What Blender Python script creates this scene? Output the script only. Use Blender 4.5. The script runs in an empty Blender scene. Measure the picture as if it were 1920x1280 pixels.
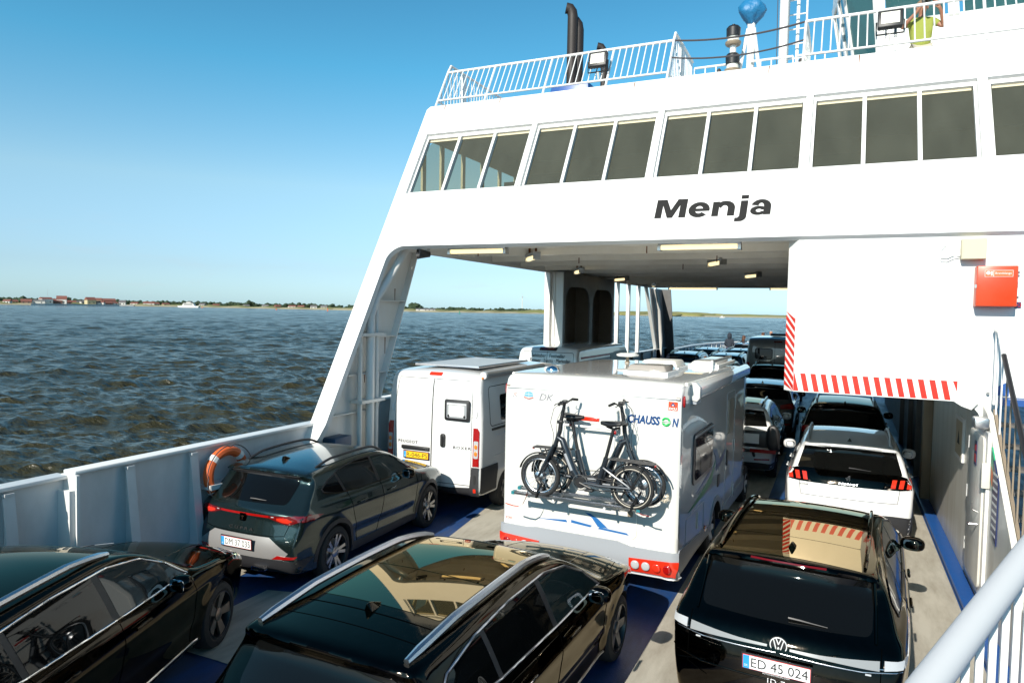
import bpy, bmesh, math, random
import numpy as np
from mathutils import Vector, Matrix
from mathutils.bvhtree import BVHTree
from mathutils.geometry import delaunay_2d_cdt

random.seed(7)
S = bpy.context.scene
C = S.collection
R = math.radians
PI = math.pi

# ------------------------------------------------------------------ camera, sky, sun, exposure
CAM_H = 3.55
yaw, pitch, roll = R(25.0), R(2.58), R(1.10)
fwd = Vector((-math.sin(yaw) * math.cos(pitch), math.cos(yaw) * math.cos(pitch), -math.sin(pitch)))
rgt = Vector((math.cos(yaw), math.sin(yaw), 0))
upv = rgt.cross(fwd)
rr = rgt * math.cos(roll) + upv * math.sin(roll)
uu = upv * math.cos(roll) - rgt * math.sin(roll)
cam_d = bpy.data.cameras.new('camera')
cam = bpy.data.objects.new('camera', cam_d)
C.objects.link(cam)
cam.matrix_world = Matrix(((rr.x, uu.x, -fwd.x, 0), (rr.y, uu.y, -fwd.y, 0), (rr.z, uu.z, -fwd.z, CAM_H), (0, 0, 0, 1)))
cam_d.sensor_width = 36.0
cam_d.lens = 36.0 * 1320 / 1920
cam_d.clip_start = 0.05
cam_d.clip_end = 30000
S.camera = cam

SUN_EL, SUN_AZ = R(32), R(187.5)          # azimuth clockwise from +Y: behind the camera, a little to the left
world = bpy.data.worlds.new('World')
S.world = world
world.use_nodes = True
nt = world.node_tree
nt.nodes.clear()
w_out = nt.nodes.new('ShaderNodeOutputWorld')
w_bg = nt.nodes.new('ShaderNodeBackground')
w_sky = nt.nodes.new('ShaderNodeTexSky')
w_sky.sky_type = 'NISHITA'
w_sky.sun_disc = False
w_sky.sun_elevation = SUN_EL
w_sky.sun_rotation = SUN_AZ
w_sky.altitude = 0
w_sky.air_density = 1.0
w_sky.dust_density = 0.35
w_sky.ozone_density = 1.6
w_hsv = nt.nodes.new('ShaderNodeMixRGB'); w_hsv.blend_type = 'MULTIPLY'; w_hsv.inputs['Fac'].default_value = 1.0
# the clear northern air of the photograph: cyan at the horizon, deep teal higher up
w_tint = nt.nodes.new('ShaderNodeValToRGB')
for pos, c in ((0.0, (0.78, 1.22, 1.90)), (0.05, (0.86, 1.13, 1.52)), (0.16, (1.25, 1.52, 1.50)), (0.31, (0.60, 1.55, 1.64)), (0.55, (0.40, 1.15, 1.30)), (1.0, (0.33, 0.75, 0.90))):
    e = w_tint.color_ramp.elements[0] if pos == 0.0 else (w_tint.color_ramp.elements[-1] if pos == 1.0 else w_tint.color_ramp.elements.new(pos))
    e.position = pos; e.color = (*[v / 2 for v in c], 1)       # ramp values stop at 1: halved here, doubled below
w_bg.inputs['Strength'].default_value = 0.0685
# a few faint low clouds over the horizon
w_tc = nt.nodes.new('ShaderNodeTexCoord')
w_map = nt.nodes.new('ShaderNodeMapping')
w_map.inputs['Scale'].default_value = (5.0, 5.0, 22.0)
w_noise = nt.nodes.new('ShaderNodeTexNoise')
w_noise.inputs['Scale'].default_value = 2.6
w_noise.inputs['Detail'].default_value = 6
w_ramp = nt.nodes.new('ShaderNodeValToRGB')
w_ramp.color_ramp.elements[0].position = 0.56
w_ramp.color_ramp.elements[1].position = 0.80
w_sep = nt.nodes.new('ShaderNodeSeparateXYZ')
w_band = nt.nodes.new('ShaderNodeMapRange')
w_band.inputs['From Min'].default_value = 0.13
w_band.inputs['From Max'].default_value = 0.02
w_mul = nt.nodes.new('ShaderNodeMath'); w_mul.operation = 'MULTIPLY'
w_mul2 = nt.nodes.new('ShaderNodeMath'); w_mul2.operation = 'MULTIPLY'; w_mul2.inputs[1].default_value = 0.22
w_mix = nt.nodes.new('ShaderNodeMixRGB')
w_mix.inputs['Color2'].default_value = (6.2, 6.2, 6.4, 1)
L_ = nt.links.new
L_(w_sky.outputs[0], w_hsv.inputs['Color1']); w_dbl = nt.nodes.new('ShaderNodeVectorMath'); w_dbl.operation = 'SCALE'; w_dbl.inputs['Scale'].default_value = 2.0; L_(w_tint.outputs[0], w_dbl.inputs[0]); L_(w_dbl.outputs[0], w_hsv.inputs['Color2'])
L_(w_tc.outputs['Generated'], w_map.inputs[0]); L_(w_map.outputs[0], w_noise.inputs['Vector'])
L_(w_noise.outputs[0], w_ramp.inputs[0])
L_(w_tc.outputs['Generated'], w_sep.inputs[0]); L_(w_sep.outputs['Z'], w_tint.inputs[0]); L_(w_sep.outputs['Z'], w_band.inputs['Value'])
L_(w_ramp.outputs[0], w_mul.inputs[0]); L_(w_band.outputs[0], w_mul.inputs[1]); L_(w_mul.outputs[0], w_mul2.inputs[0])
L_(w_mul2.outputs[0], w_mix.inputs['Fac'])
L_(w_hsv.outputs[0], w_mix.inputs['Color1'])
L_(w_mix.outputs[0], w_bg.inputs['Color'])
L_(w_bg.outputs[0], w_out.inputs['Surface'])

sun_d = bpy.data.lights.new('sun', 'SUN')
sun_d.energy = 4.6
sun_d.angle = R(0.53)
sun_d.color = (1.0, 0.94, 0.84)
sun = bpy.data.objects.new('sun', sun_d)
C.objects.link(sun)
sdir = Vector((math.sin(SUN_AZ) * math.cos(SUN_EL), math.cos(SUN_AZ) * math.cos(SUN_EL), math.sin(SUN_EL)))
sun.rotation_euler = sdir.to_track_quat('Z', 'Y').to_euler()
sun.location = (0, 0, 40)

S.view_settings.view_transform = 'Standard'
S.view_settings.look = 'None'
S.view_settings.exposure = 0.60
S.view_settings.gamma = 1.0
S.view_settings.use_curve_mapping = False
S.render.engine = 'CYCLES'
S.cycles.use_denoising = True
S.cycles.max_bounces = 12
S.cycles.diffuse_bounces = 8
S.cycles.glossy_bounces = 5
S.cycles.transparent_max_bounces = 12
S.cycles.sample_clamp_indirect = 6
S.cycles.caustics_reflective = False
S.cycles.caustics_refractive = False

# ------------------------------------------------------------------ materials
MATS = {}

def mat(name, col, rough=0.5, metal=0.0, coat=0.0, ior=1.5, spec=0.5, noise=None, bump=None, tint=None, trans=0.0, alpha=1.0):
    """noise=(scale, amount, colour2) mottles the base colour; bump=(scale, strength)"""
    if name in MATS:
        return MATS[name]
    m = bpy.data.materials.new(name)
    m.use_nodes = True
    n = m.node_tree
    b = n.nodes['Principled BSDF']
    b.inputs['Base Color'].default_value = (*col, 1)
    b.inputs['Roughness'].default_value = rough
    b.inputs['Metallic'].default_value = metal
    b.inputs['IOR'].default_value = ior
    b.inputs['Specular IOR Level'].default_value = spec
    b.inputs['Coat Weight'].default_value = coat
    b.inputs['Coat Roughness'].default_value = 0.02
    b.inputs['Transmission Weight'].default_value = trans
    b.inputs['Alpha'].default_value = alpha
    if tint:
        b.inputs['Specular Tint'].default_value = (*tint, 1)
    if noise or bump:
        tc = n.nodes.new('ShaderNodeTexCoord')
        mp = n.nodes.new('ShaderNodeMapping')
        n.links.new(tc.outputs['Object'], mp.inputs[0])
    if noise:
        t = n.nodes.new('ShaderNodeTexNoise')
        t.inputs['Scale'].default_value = noise[0]
        t.inputs['Detail'].default_value = 7
        t.inputs['Roughness'].default_value = 0.62
        if len(noise) > 3:
            mp.inputs['Scale'].default_value = noise[3]
        n.links.new(mp.outputs[0], t.inputs['Vector'])
        r = n.nodes.new('ShaderNodeValToRGB')
        r.color_ramp.elements[0].position = 0.40
        r.color_ramp.elements[1].position = 0.72
        r.color_ramp.elements[0].color = (0, 0, 0, 1)
        a = noise[1]
        r.color_ramp.elements[1].color = (a, a, a, 1)
        n.links.new(t.outputs[0], r.inputs[0])
        mx = n.nodes.new('ShaderNodeMixRGB')
        mx.inputs['Color1'].default_value = (*col, 1)
        mx.inputs['Color2'].default_value = (*noise[2], 1)
        n.links.new(r.outputs[0], mx.inputs['Fac'])
        n.links.new(mx.outputs[0], b.inputs['Base Color'])
        ma = n.nodes.new('ShaderNodeMath'); ma.operation = 'MULTIPLY_ADD'
        ma.inputs[1].default_value = 0.18; ma.inputs[2].default_value = rough
        n.links.new(r.outputs[0], ma.inputs[0])
        n.links.new(ma.outputs[0], b.inputs['Roughness'])
    if bump:
        t2 = n.nodes.new('ShaderNodeTexNoise')
        t2.inputs['Scale'].default_value = bump[0]
        t2.inputs['Detail'].default_value = 4
        n.links.new(tc.outputs['Object'], t2.inputs['Vector'])
        bp = n.nodes.new('ShaderNodeBump')
        bp.inputs['Strength'].default_value = bump[1]
        bp.inputs['Distance'].default_value = bump[2] if len(bump) > 2 else 0.02
        n.links.new(t2.outputs[0], bp.inputs['Height'])
        n.links.new(bp.outputs[0], b.inputs['Normal'])
    MATS[name] = m
    return m

M_WHITE = mat('ship_white', (0.72, 0.72, 0.705), 0.30, noise=(0.9, 0.6, (0.62, 0.61, 0.57), (1, 1, .3)), bump=(0.9, 0.16, 0.02))
M_WHITE2 = mat('ship_white_worn', (0.70, 0.70, 0.68), 0.32, noise=(2.2, 0.55, (0.60, 0.56, 0.48), (1, 1, 0.22)), bump=(1.6, 0.12, 0.015))
M_CASING = mat('casing_cream', (0.66, 0.64, 0.58), 0.33, noise=(3.0, 0.7, (0.50, 0.46, 0.38), (1, 1, 0.12)), bump=(1.8, 0.15, 0.015))
M_GREYWALL = mat('bulwark_grey_white', (0.66, 0.66, 0.65), 0.42, noise=(1.4, 0.6, (0.40, 0.40, 0.38), (1, 1, 0.5)), bump=(2.0, 0.15, 0.02))
M_CEIL = mat('ceiling_white', (0.90, 0.87, 0.79), 0.28, noise=(2.5, 0.35, (0.70, 0.63, 0.50)))
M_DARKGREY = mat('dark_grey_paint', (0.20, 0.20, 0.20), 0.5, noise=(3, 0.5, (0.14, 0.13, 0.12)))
M_BLUE = mat('deck_blue', (0.010, 0.055, 0.19), 0.42, noise=(3.0, 0.9, (0.045, 0.055, 0.09), (1.6, .35, 1)), bump=(40, 0.25, 0.01))
M_BLUETRIM = mat('blue_trim', (0.012, 0.075, 0.27), 0.35, noise=(6.0, 0.4, (0.03, 0.07, 0.22)))
M_DECK = mat('deck_beige', (0.45, 0.42, 0.35), 0.62, noise=(2.6, 0.9, (0.26, 0.23, 0.18), (1.6, .35, 1)), bump=(60, 0.3, 0.01))
M_RED = mat('hazard_red', (0.56, 0.022, 0.010), 0.35, noise=(5, 0.3, (0.66, 0.05, 0.03)))
M_CABRED = mat('cabinet_red', (0.56, 0.048, 0.008), 0.32, noise=(2.5, 0.5, (0.52, 0.085, 0.03)))
M_BEIGE = mat('junction_beige', (0.56, 0.50, 0.35), 0.45, noise=(4, 0.3, (0.58, 0.52, 0.36)))
M_BLACK = mat('black_plastic', (0.012, 0.012, 0.013), 0.45)
M_RUBBER = mat('rubber', (0.018, 0.018, 0.018), 0.75, bump=(60, 0.2, 0.004))
M_SOOT = mat('exhaust_brown', (0.022, 0.015, 0.012), 0.55, noise=(4, 0.6, (0.02, 0.016, 0.014), (1, 1, 0.3)))
M_STEEL = mat('steel', (0.55, 0.55, 0.55), 0.3, 1.0, noise=(8, 0.5, (0.35, 0.33, 0.30)))
M_CHROME = mat('chrome', (0.82, 0.82, 0.83), 0.08, 1.0)
M_SATIN = mat('satin_aluminium', (0.56, 0.57, 0.60), 0.28, 1.0)
M_LETTER = mat('lettering_charcoal', (0.012, 0.0115, 0.011), 0.6, spec=0.25)
M_TUBE = mat('fluorescent_tube', (0.85, 0.74, 0.44), 0.25)
_b = M_TUBE.node_tree.nodes['Principled BSDF']
_b.inputs['Emission Color'].default_value = (1.0, 0.80, 0.42, 1)
_b.inputs['Emission Strength'].default_value = 1.0
M_RUST = mat('rust', (0.22, 0.08, 0.025), 0.8, noise=(30, 0.8, (0.09, 0.03, 0.01)))
M_ROPE = mat('rope_dark', (0.06, 0.055, 0.06), 0.8)
M_COVER = mat('blue_tarp', (0.012, 0.15, 0.32), 0.5, bump=(7, 0.6, 0.05))
M_LAMPGLASS = mat('lamp_glass', (0.75, 0.73, 0.64), 0.15)
M_ORANGE = mat('buoy_orange', (0.72, 0.13, 0.03), 0.5, noise=(5, 0.4, (0.55, 0.1, 0.03)))
M_SIGNGREEN = mat('sign_green', (0.0, 0.36, 0.16), 0.4)
M_SIGNBLUE = mat('sign_navy', (0.012, 0.022, 0.09), 0.4)
M_PRINTW = mat('print_white', (0.70, 0.70, 0.68), 0.45)

def glass_mat(name, tintc, refl=0.9, dirt_sheen=0.0):
    m = bpy.data.materials.new(name)
    m.use_nodes = True
    n = m.node_tree
    n.nodes.clear()
    o = n.nodes.new('ShaderNodeOutputMaterial')
    tr = n.nodes.new('ShaderNodeBsdfTransparent'); tr.inputs[0].default_value = (*tintc, 1)
    gl = n.nodes.new('ShaderNodeBsdfGlossy'); gl.inputs['Roughness'].default_value = 0.02
    gl.inputs[0].default_value = (refl, refl, refl, 1)
    fr = n.nodes.new('ShaderNodeFresnel'); fr.inputs[0].default_value = 1.5
    mx = n.nodes.new('ShaderNodeMixShader')
    ge = n.nodes.new('ShaderNodeNewGeometry')       # only the outer face of the pane mirrors
    iv = n.nodes.new('ShaderNodeMath'); iv.operation = 'SUBTRACT'; iv.inputs[0].default_value = 1.0
    mf = n.nodes.new('ShaderNodeMath'); mf.operation = 'MULTIPLY'
    n.links.new(ge.outputs['Backfacing'], iv.inputs[1]); n.links.new(iv.outputs[0], mf.inputs[0]); n.links.new(fr.outputs[0], mf.inputs[1])
    n.links.new(mf.outputs[0], mx.inputs[0]); n.links.new(tr.outputs[0], mx.inputs[1]); n.links.new(gl.outputs[0], mx.inputs[2])
    last = mx
    if dirt_sheen:
        tc = n.nodes.new('ShaderNodeTexCoord'); mp = n.nodes.new('ShaderNodeMapping')
        mp.inputs['Scale'].default_value = (1.3, 0.5, 0.45)
        ns = n.nodes.new('ShaderNodeTexNoise'); ns.inputs['Scale'].default_value = 2.0; ns.inputs['Detail'].default_value = 5
        rp = n.nodes.new('ShaderNodeMapRange'); rp.inputs['From Min'].default_value = 0.35; rp.inputs['From Max'].default_value = 0.75
        rp.inputs['To Min'].default_value = dirt_sheen * 0.72; rp.inputs['To Max'].default_value = dirt_sheen
        df = n.nodes.new('ShaderNodeBsdfDiffuse'); df.inputs[0].default_value = (0.235, 0.24, 0.19, 1)  # olive mottle: grimy glass plus mottled reflections put in as diffuse colour
        m2 = n.nodes.new('ShaderNodeMixShader')
        n.links.new(tc.outputs['Object'], mp.inputs[0]); n.links.new(mp.outputs[0], ns.inputs['Vector'])
        n.links.new(ns.outputs[0], rp.inputs['Value']); n.links.new(rp.outputs[0], m2.inputs[0])
        n.links.new(mx.outputs[0], m2.inputs[1]); n.links.new(df.outputs[0], m2.inputs[2])
        last = m2
    n.links.new(last.outputs[0], o.inputs['Surface'])
    return m

M_PANE = glass_mat('dirty_sheen_pane', (0.74, 0.76, 0.69), 0.9, 0.20)
M_CLEAR = glass_mat('clear_pane', (0.62, 0.74, 0.72), 1.0)

# ------------------------------------------------------------------ helpers
WORLD_PARENTS = set()

class MB:
    def __init__(s):
        s.bm = bmesh.new()
    def box(s, x0, x1, y0, y1, z0, z1, M=None):
        v = [s.bm.verts.new(p) for p in ((x0, y0, z0), (x1, y0, z0), (x1, y1, z0), (x0, y1, z0), (x0, y0, z1), (x1, y0, z1), (x1, y1, z1), (x0, y1, z1))]
        for f in ((0, 3, 2, 1), (4, 5, 6, 7), (0, 1, 5, 4), (1, 2, 6, 5), (2, 3, 7, 6), (3, 0, 4, 7)):
            s.bm.faces.new([v[i] for i in f])
        if M is not None:
            for q in v: q.co = M @ q.co
        return s
    def cbox(s, c, d, M=None):
        m = Matrix.Translation(c) @ (M.to_4x4() if M is not None else Matrix.Identity(4))
        return s.box(-d[0] / 2, d[0] / 2, -d[1] / 2, d[1] / 2, -d[2] / 2, d[2] / 2, m)
    def tube(s, pts, r, n=8, closed=False, flat=1.0):
        pts = [Vector(p) for p in pts]
        k = len(pts)
        rs = r if isinstance(r, (list, tuple)) else [r] * k
        rings = []
        prev = None
        for i, p in enumerate(pts):
            a = pts[(i - 1) % k] if (i > 0 or closed) else p
            b = pts[(i + 1) % k] if (i < k - 1 or closed) else p
            t = (b - a)
            if t.length < 1e-9: t = Vector((0, 0, 1))
            t.normalize()
            if prev is None:
                ref = Vector((0, 0, 1)) if abs(t.z) < 0.9 else Vector((1, 0, 0))
                u = t.cross(ref).normalized()
            else:
                u = prev - t * prev.dot(t)
                u = u.normalized() if u.length > 1e-6 else t.orthogonal().normalized()
            prev = u
            w = t.cross(u)
            rings.append([s.bm.verts.new(p + (u * math.cos(2 * PI * j / n) + w * math.sin(2 * PI * j / n) * flat) * rs[i]) for j in range(n)])
        for i in range(k if closed else k - 1):
            A, B = rings[i], rings[(i + 1) % k]
            for j in range(n):
                s.bm.faces.new((A[j], A[(j + 1) % n], B[(j + 1) % n], B[j]))
        if not closed:
            s.bm.faces.new(rings[0][::-1]); s.bm.faces.new(rings[-1])
        return s
    def prism(s, poly, vec):
        vec = Vector(vec)
        a = [s.bm.verts.new(Vector(p)) for p in poly]
        b = [s.bm.verts.new(Vector(p) + vec) for p in poly]
        k = len(a)
        s.bm.faces.new(a[::-1]); s.bm.faces.new(b)
        for i in range(k):
            s.bm.faces.new((a[i], a[(i + 1) % k], b[(i + 1) % k], b[i]))
        return s
    def lathe(s, prof, M=None, n=24, closed_ends=True):
        M = M or Matrix.Identity(4)
        rings = []
        for r, h in prof:
            if r < 1e-6:
                rings.append([s.bm.verts.new(M @ Vector((0, 0, h)))])
            else:
                rings.append([s.bm.verts.new(M @ Vector((r * math.cos(2 * PI * j / n), r * math.sin(2 * PI * j / n), h))) for j in range(n)])
        for A, B in zip(rings[:-1], rings[1:]):
            for j in range(n):
                if len(A) == 1 and len(B) == 1: continue
                if len(A) == 1: s.bm.faces.new((A[0], B[(j + 1) % n], B[j]))
                elif len(B) == 1: s.bm.faces.new((A[j], A[(j + 1) % n], B[0]))
                else: s.bm.faces.new((A[j], A[(j + 1) % n], B[(j + 1) % n], B[j]))
        if closed_ends:
            if len(rings[0]) > 1: s.bm.faces.new(rings[0][::-1])
            if len(rings[-1]) > 1: s.bm.faces.new(rings[-1])
        return s
    def bevel(s, w, seg=2, ang=30):
        s.bm.normal_update()
        ed = [e for e in s.bm.edges if len(e.link_faces) == 2 and e.calc_face_angle(0) > R(ang)]
        bmesh.ops.bevel(s.bm, geom=ed, offset=w, segments=seg, profile=0.5, affect='EDGES', clamp_overlap=True)
        return s
    def mesh(s, name, m, ang=35):
        me = bpy.data.meshes.new(name)
        bmesh.ops.recalc_face_normals(s.bm, faces=s.bm.faces)
        s.bm.to_mesh(me); s.bm.free()
        ms = m if isinstance(m, (list, tuple)) else [m]
        for q in ms: me.materials.append(q)
        if ang is not None and len(me.polygons):
            me.polygons.foreach_set('use_smooth', [True] * len(me.polygons))
            me.set_sharp_from_angle(angle=R(ang))
        return me
    def build(s, name, m, parent=None, ang=35):
        return link(name, s.mesh(name, m, ang), parent)

def link(name, me, parent=None):
    o = bpy.data.objects.new(name, me)
    C.objects.link(o)
    if parent is not None:
        o.parent = parent
        if parent.name in WORLD_PARENTS:
            o.location = -parent.location
    return o

def tag(o, label=None, cat=None, group=None, kind=None):
    if label: o['label'] = label
    if cat: o['category'] = cat
    if group: o['group'] = group
    if kind: o['kind'] = kind
    return o

def thing(name, label, cat, loc=(0, 0, 0), rotz=0.0, group=None, world=False):
    """Empty at the thing's base; world=True: its parts are given in world coordinates"""
    o = bpy.data.objects.new(name, None)
    o.empty_display_size = 0.3
    C.objects.link(o)
    o.location = loc
    o.rotation_euler = (0, 0, rotz)
    tag(o, label, cat, group)
    if world: WORLD_PARENTS.add(o.name)
    return o

KIDS = {}
def copy_tree(root, loc=None, rotz=None, label=None, group=None, swap=None):
    ch = {}
    for o in list(C.objects):
        if o.parent: ch.setdefault(o.parent.name, []).append(o)
    def rec(o, par):
        c = o.copy(); C.objects.link(c)
        if par is not None: c.parent = par
        if swap and c.type == 'MESH':
            for sl in c.material_slots:
                om = sl.material
                if om and om.name in swap:
                    sl.link = 'OBJECT'; sl.material = swap[om.name]
        for k in ch.get(o.name, []): rec(k, c)
        return c
    r = rec(root, None)
    if loc is not None: r.location = loc
    if rotz is not None: r.rotation_euler = (0, 0, rotz)
    if label: r['label'] = label
    if group: r['group'] = group
    return r

def arc(cx, cy, r, a0, a1, n=8):
    return [(cx + r * math.cos(R(a0 + (a1 - a0) * i / n)), cy + r * math.sin(R(a0 + (a1 - a0) * i / n))) for i in range(n + 1)]

def rrect(x0, x1, y0, y1, r, n=4):
    return arc(x1 - r, y0 + r, r, -90, 0, n) + arc(x1 - r, y1 - r, r, 0, 90, n) + arc(x0 + r, y1 - r, r, 90, 180, n) + arc(x0 + r, y0 + r, r, 180, 270, n)

_txt = {}
def text_mesh(s, size=1.0, shear=0.0, bold=0.0, depth=0.01, space=1.0):
    key = (s, size, shear, bold, depth, space)
    if key in _txt: return _txt[key]
    cu = bpy.data.curves.new('lettering_curve', 'FONT')
    cu.body = s; cu.size = size; cu.shear = shear; cu.offset = bold; cu.extrude = depth
    cu.align_x = 'CENTER'; cu.align_y = 'CENTER'; cu.space_character = space
    cu.resolution_u = 3
    o = bpy.data.objects.new('lettering_tmp', cu)
    C.objects.link(o)
    dg = bpy.context.evaluated_depsgraph_get()
    me = bpy.data.meshes.new_from_object(o.evaluated_get(dg))
    bpy.data.objects.remove(o); bpy.data.curves.remove(cu)
    _txt[key] = me
    return me

def frame(o, right, up):
    right = Vector(right).normalized(); up = Vector(up)
    up = (up - right * up.dot(right)).normalized()
    nrm = right.cross(up)
    return Matrix(((right.x, up.x, nrm.x, o[0]), (right.y, up.y, nrm.y, o[1]), (right.z, up.z, nrm.z, o[2]), (0, 0, 0, 1)))

def letter(s, m, M, parent, size, shear=0, bold=0.0, depth=0.003, width=None, name='lettering', space=1.0, height=None):
    """flat lettering with matrix M (x right, y up, z out); width/height fit it to a size in metres"""
    src = text_mesh(s, size, shear, bold, depth, space)
    me = src.copy()
    n = len(me.vertices)
    a = np.empty(n * 3, dtype=np.float32); me.vertices.foreach_get('co', a); a = a.reshape(-1, 3)
    if n:
        c0, c1 = a.min(0), a.max(0)
        a[:, :2] -= (c0[:2] + c1[:2]) / 2
        if width: a[:, 0] *= width / (c1[0] - c0[0])
        if height: a[:, 1] *= height / (c1[1] - c0[1])
    Mn = np.array(M)
    a = a @ Mn[:3, :3].T + Mn[:3, 3]
    me.vertices.foreach_set('co', a.astype(np.float32).ravel())
    me.materials.clear(); me.materials.append(m)
    me.update()
    o = link(name, me, parent)
    return o
# ------------------------------------------------------------------ sea
SEA_Z = -2.3
def sea_material():
    m = bpy.data.materials.new('sea_water')
    m.use_nodes = True
    n = m.node_tree; b = n.nodes['Principled BSDF']
    b.inputs['Base Color'].default_value = (0.030, 0.027, 0.011, 1)
    b.inputs['Roughness'].default_value = 0.15
    b.inputs['IOR'].default_value = 1.333
    tc = n.nodes.new('ShaderNodeTexCoord')
    last = None
    for sc, st, di, det in ((1.3, 1.0, 0.42, 8), (4.8, 0.9, 0.09, 6), (0.30, 0.8, 1.1, 4)):
        mp = n.nodes.new('ShaderNodeMapping'); mp.inputs['Scale'].default_value = (0.55, 1.25, 1); mp.inputs['Rotation'].default_value = (0, 0, R(22))
        t = n.nodes.new('ShaderNodeTexNoise'); t.inputs['Scale'].default_value = sc; t.inputs['Detail'].default_value = det
        bp = n.nodes.new('ShaderNodeBump'); bp.inputs['Strength'].default_value = st; bp.inputs['Distance'].default_value = di
        n.links.new(tc.outputs['Object'], mp.inputs[0]); n.links.new(mp.outputs[0], t.inputs['Vector']); n.links.new(t.outputs[0], bp.inputs['Height'])
        if last: n.links.new(last.outputs[0], bp.inputs['Normal'])
        last = bp
    n.links.new(last.outputs[0], b.inputs['Normal'])
    return m
M_SEA = sea_material()

def build_sea():
    rng = np.random.default_rng(5)
    ths = np.radians(np.linspace(64, 196, 720))          # ahead and to the left of the ship
    r = [11.0]
    while r[-1] < 6000: r.append(r[-1] * (1.0046 if r[-1] < 700 else 1.02) + 0.02)
    r = np.array(r)
    Rr, T = np.meshgrid(r, ths, indexing='ij')
    X = Rr * np.cos(T); Y = Rr * np.sin(T)
    H = np.zeros_like(X); DX = np.zeros_like(X); DY = np.zeros_like(X)
    cell = np.where(Rr < 700, Rr * 0.0046, Rr * 0.02)
    for i in range(130):
        lam = 0.4 * (4.6 / 0.4) ** rng.random() if i < 90 else 4.0 * (15 / 4.0) ** rng.random()
        a = R(112) + rng.normal() * 0.75
        amp = 0.0082 * lam ** 0.60 if i < 90 else 0.016 * lam / 6.283
        ph = rng.random() * 6.283
        k = 2 * PI / lam
        fade = np.clip((lam / cell - 2.0) / 2.0, 0, 1)
        p = k * (X * math.cos(a) + Y * math.sin(a)) + ph
        H += amp * fade * np.sin(p)
        c = 0.95 * amp * fade * np.cos(p)
        DX += c * math.cos(a); DY += c * math.sin(a)
    P = np.stack([X + DX, Y + DY, H + SEA_Z], -1).reshape(-1, 3)
    ni, nj = X.shape
    idx = np.arange(ni * nj).reshape(ni, nj)
    q = np.stack([idx[:-1, :-1], idx[1:, :-1], idx[1:, 1:], idx[:-1, 1:]], -1).reshape(-1, 4)
    # the flat rest of the sea: behind, right and out to the horizon
    ex = []
    base = len(P)
    for rad in (11.0, 200.0, 6000.0, 25000.0):
        for a in np.radians(np.linspace(0, 360, 97)[:-1]):
            ex.append((rad * math.cos(a), rad * math.sin(a), SEA_Z - (0.02 if rad < 5999 else 0.0) - 0.28 * (rad < 5999)))
    P = np.vstack([P, np.array(ex)])
    f2 = []
    for k in range(3):
        for j in range(96):
            f2.append((base + k * 96 + j, base + (k + 1) * 96 + j, base + (k + 1) * 96 + (j + 1) % 96, base + k * 96 + (j + 1) % 96))
    q = np.vstack([q, np.array(f2)])
    me = bpy.data.meshes.new('sea')
    me.vertices.add(len(P)); me.vertices.foreach_set('co', P.astype(np.float32).ravel())
    me.loops.add(len(q) * 4); me.loops.foreach_set('vertex_index', q.astype(np.int32).ravel())
    me.polygons.add(len(q)); me.polygons.foreach_set('loop_start', np.arange(len(q), dtype=np.int32) * 4)
    me.update(calc_edges=True); me.validate()
    me.polygons.foreach_set('use_smooth', [True] * len(me.polygons))
    me.materials.append(M_SEA)
    tag(link('sea', me), 'choppy brown green sea all round the ferry', kind='structure')
build_sea()

# ------------------------------------------------------------------ the far shore
M_SAND = mat('beach_sand', (0.36, 0.31, 0.20), 0.9, noise=(0.03, 0.6, (0.40, 0.36, 0.18)))
M_GRASS = mat('dune_grass', (0.16, 0.17, 0.05), 0.9, noise=(0.02, 0.9, (0.30, 0.25, 0.11)))
M_TREES = mat('far_trees', (0.020, 0.040, 0.018), 0.9, noise=(0.15, 0.8, (0.045, 0.065, 0.03)))
M_TRUNK = mat('bark', (0.06, 0.045, 0.03), 0.9)
M_TILE = mat('red_roof', (0.20, 0.075, 0.055), 0.7, noise=(0.3, 0.6, (0.15, 0.065, 0.05)))
M_TILE2 = mat('grey_roof', (0.13, 0.12, 0.12), 0.7)
M_HWHITE = mat('house_white', (0.62, 0.60, 0.56), 0.7)
M_HYEL = mat('house_yellow', (0.46, 0.39, 0.24), 0.7)
M_HBRICK = mat('house_brick', (0.19, 0.10, 0.075), 0.8)
M_HWIN = mat('house_window', (0.03, 0.035, 0.04), 0.2)

SHORE_PTS = [(-1300, 60), (-1020, 300), (-950, 520), (-985, 650), (-1000, 720), (-960, 800), (-895, 827), (-800, 860), (-720, 879), (-640, 885), (-545, 900), (-455, 1057), (-370, 1130), (-270, 1203), (-190, 1330), (-100, 1452), (60, 1560), (400, 1700)]
def shore_at(px_ang):
    """point of the shoreline in the direction px_ang (degrees left of +Y)"""
    best = None
    for (a, b) in zip(SHORE_PTS[:-1], SHORE_PTS[1:]):
        a_ = math.degrees(math.atan2(-a[0], a[1])); b_ = math.degrees(math.atan2(-b[0], b[1]))
        if min(a_, b_) <= px_ang <= max(a_, b_):
            t = (px_ang - a_) / (b_ - a_) if b_ != a_ else 0
            best = Vector((a[0] + (b[0] - a[0]) * t, a[1] + (b[1] - a[1]) * t, 0))
    return best or Vector((*SHORE_PTS[8], 0))
def ang_of_px(x): return 25.0 - math.degrees(math.atan((x - 960) / 1320))
def shore_px(x, back=0.0):
    p = shore_at(ang_of_px(x))
    return p + p.normalized() * back

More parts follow.
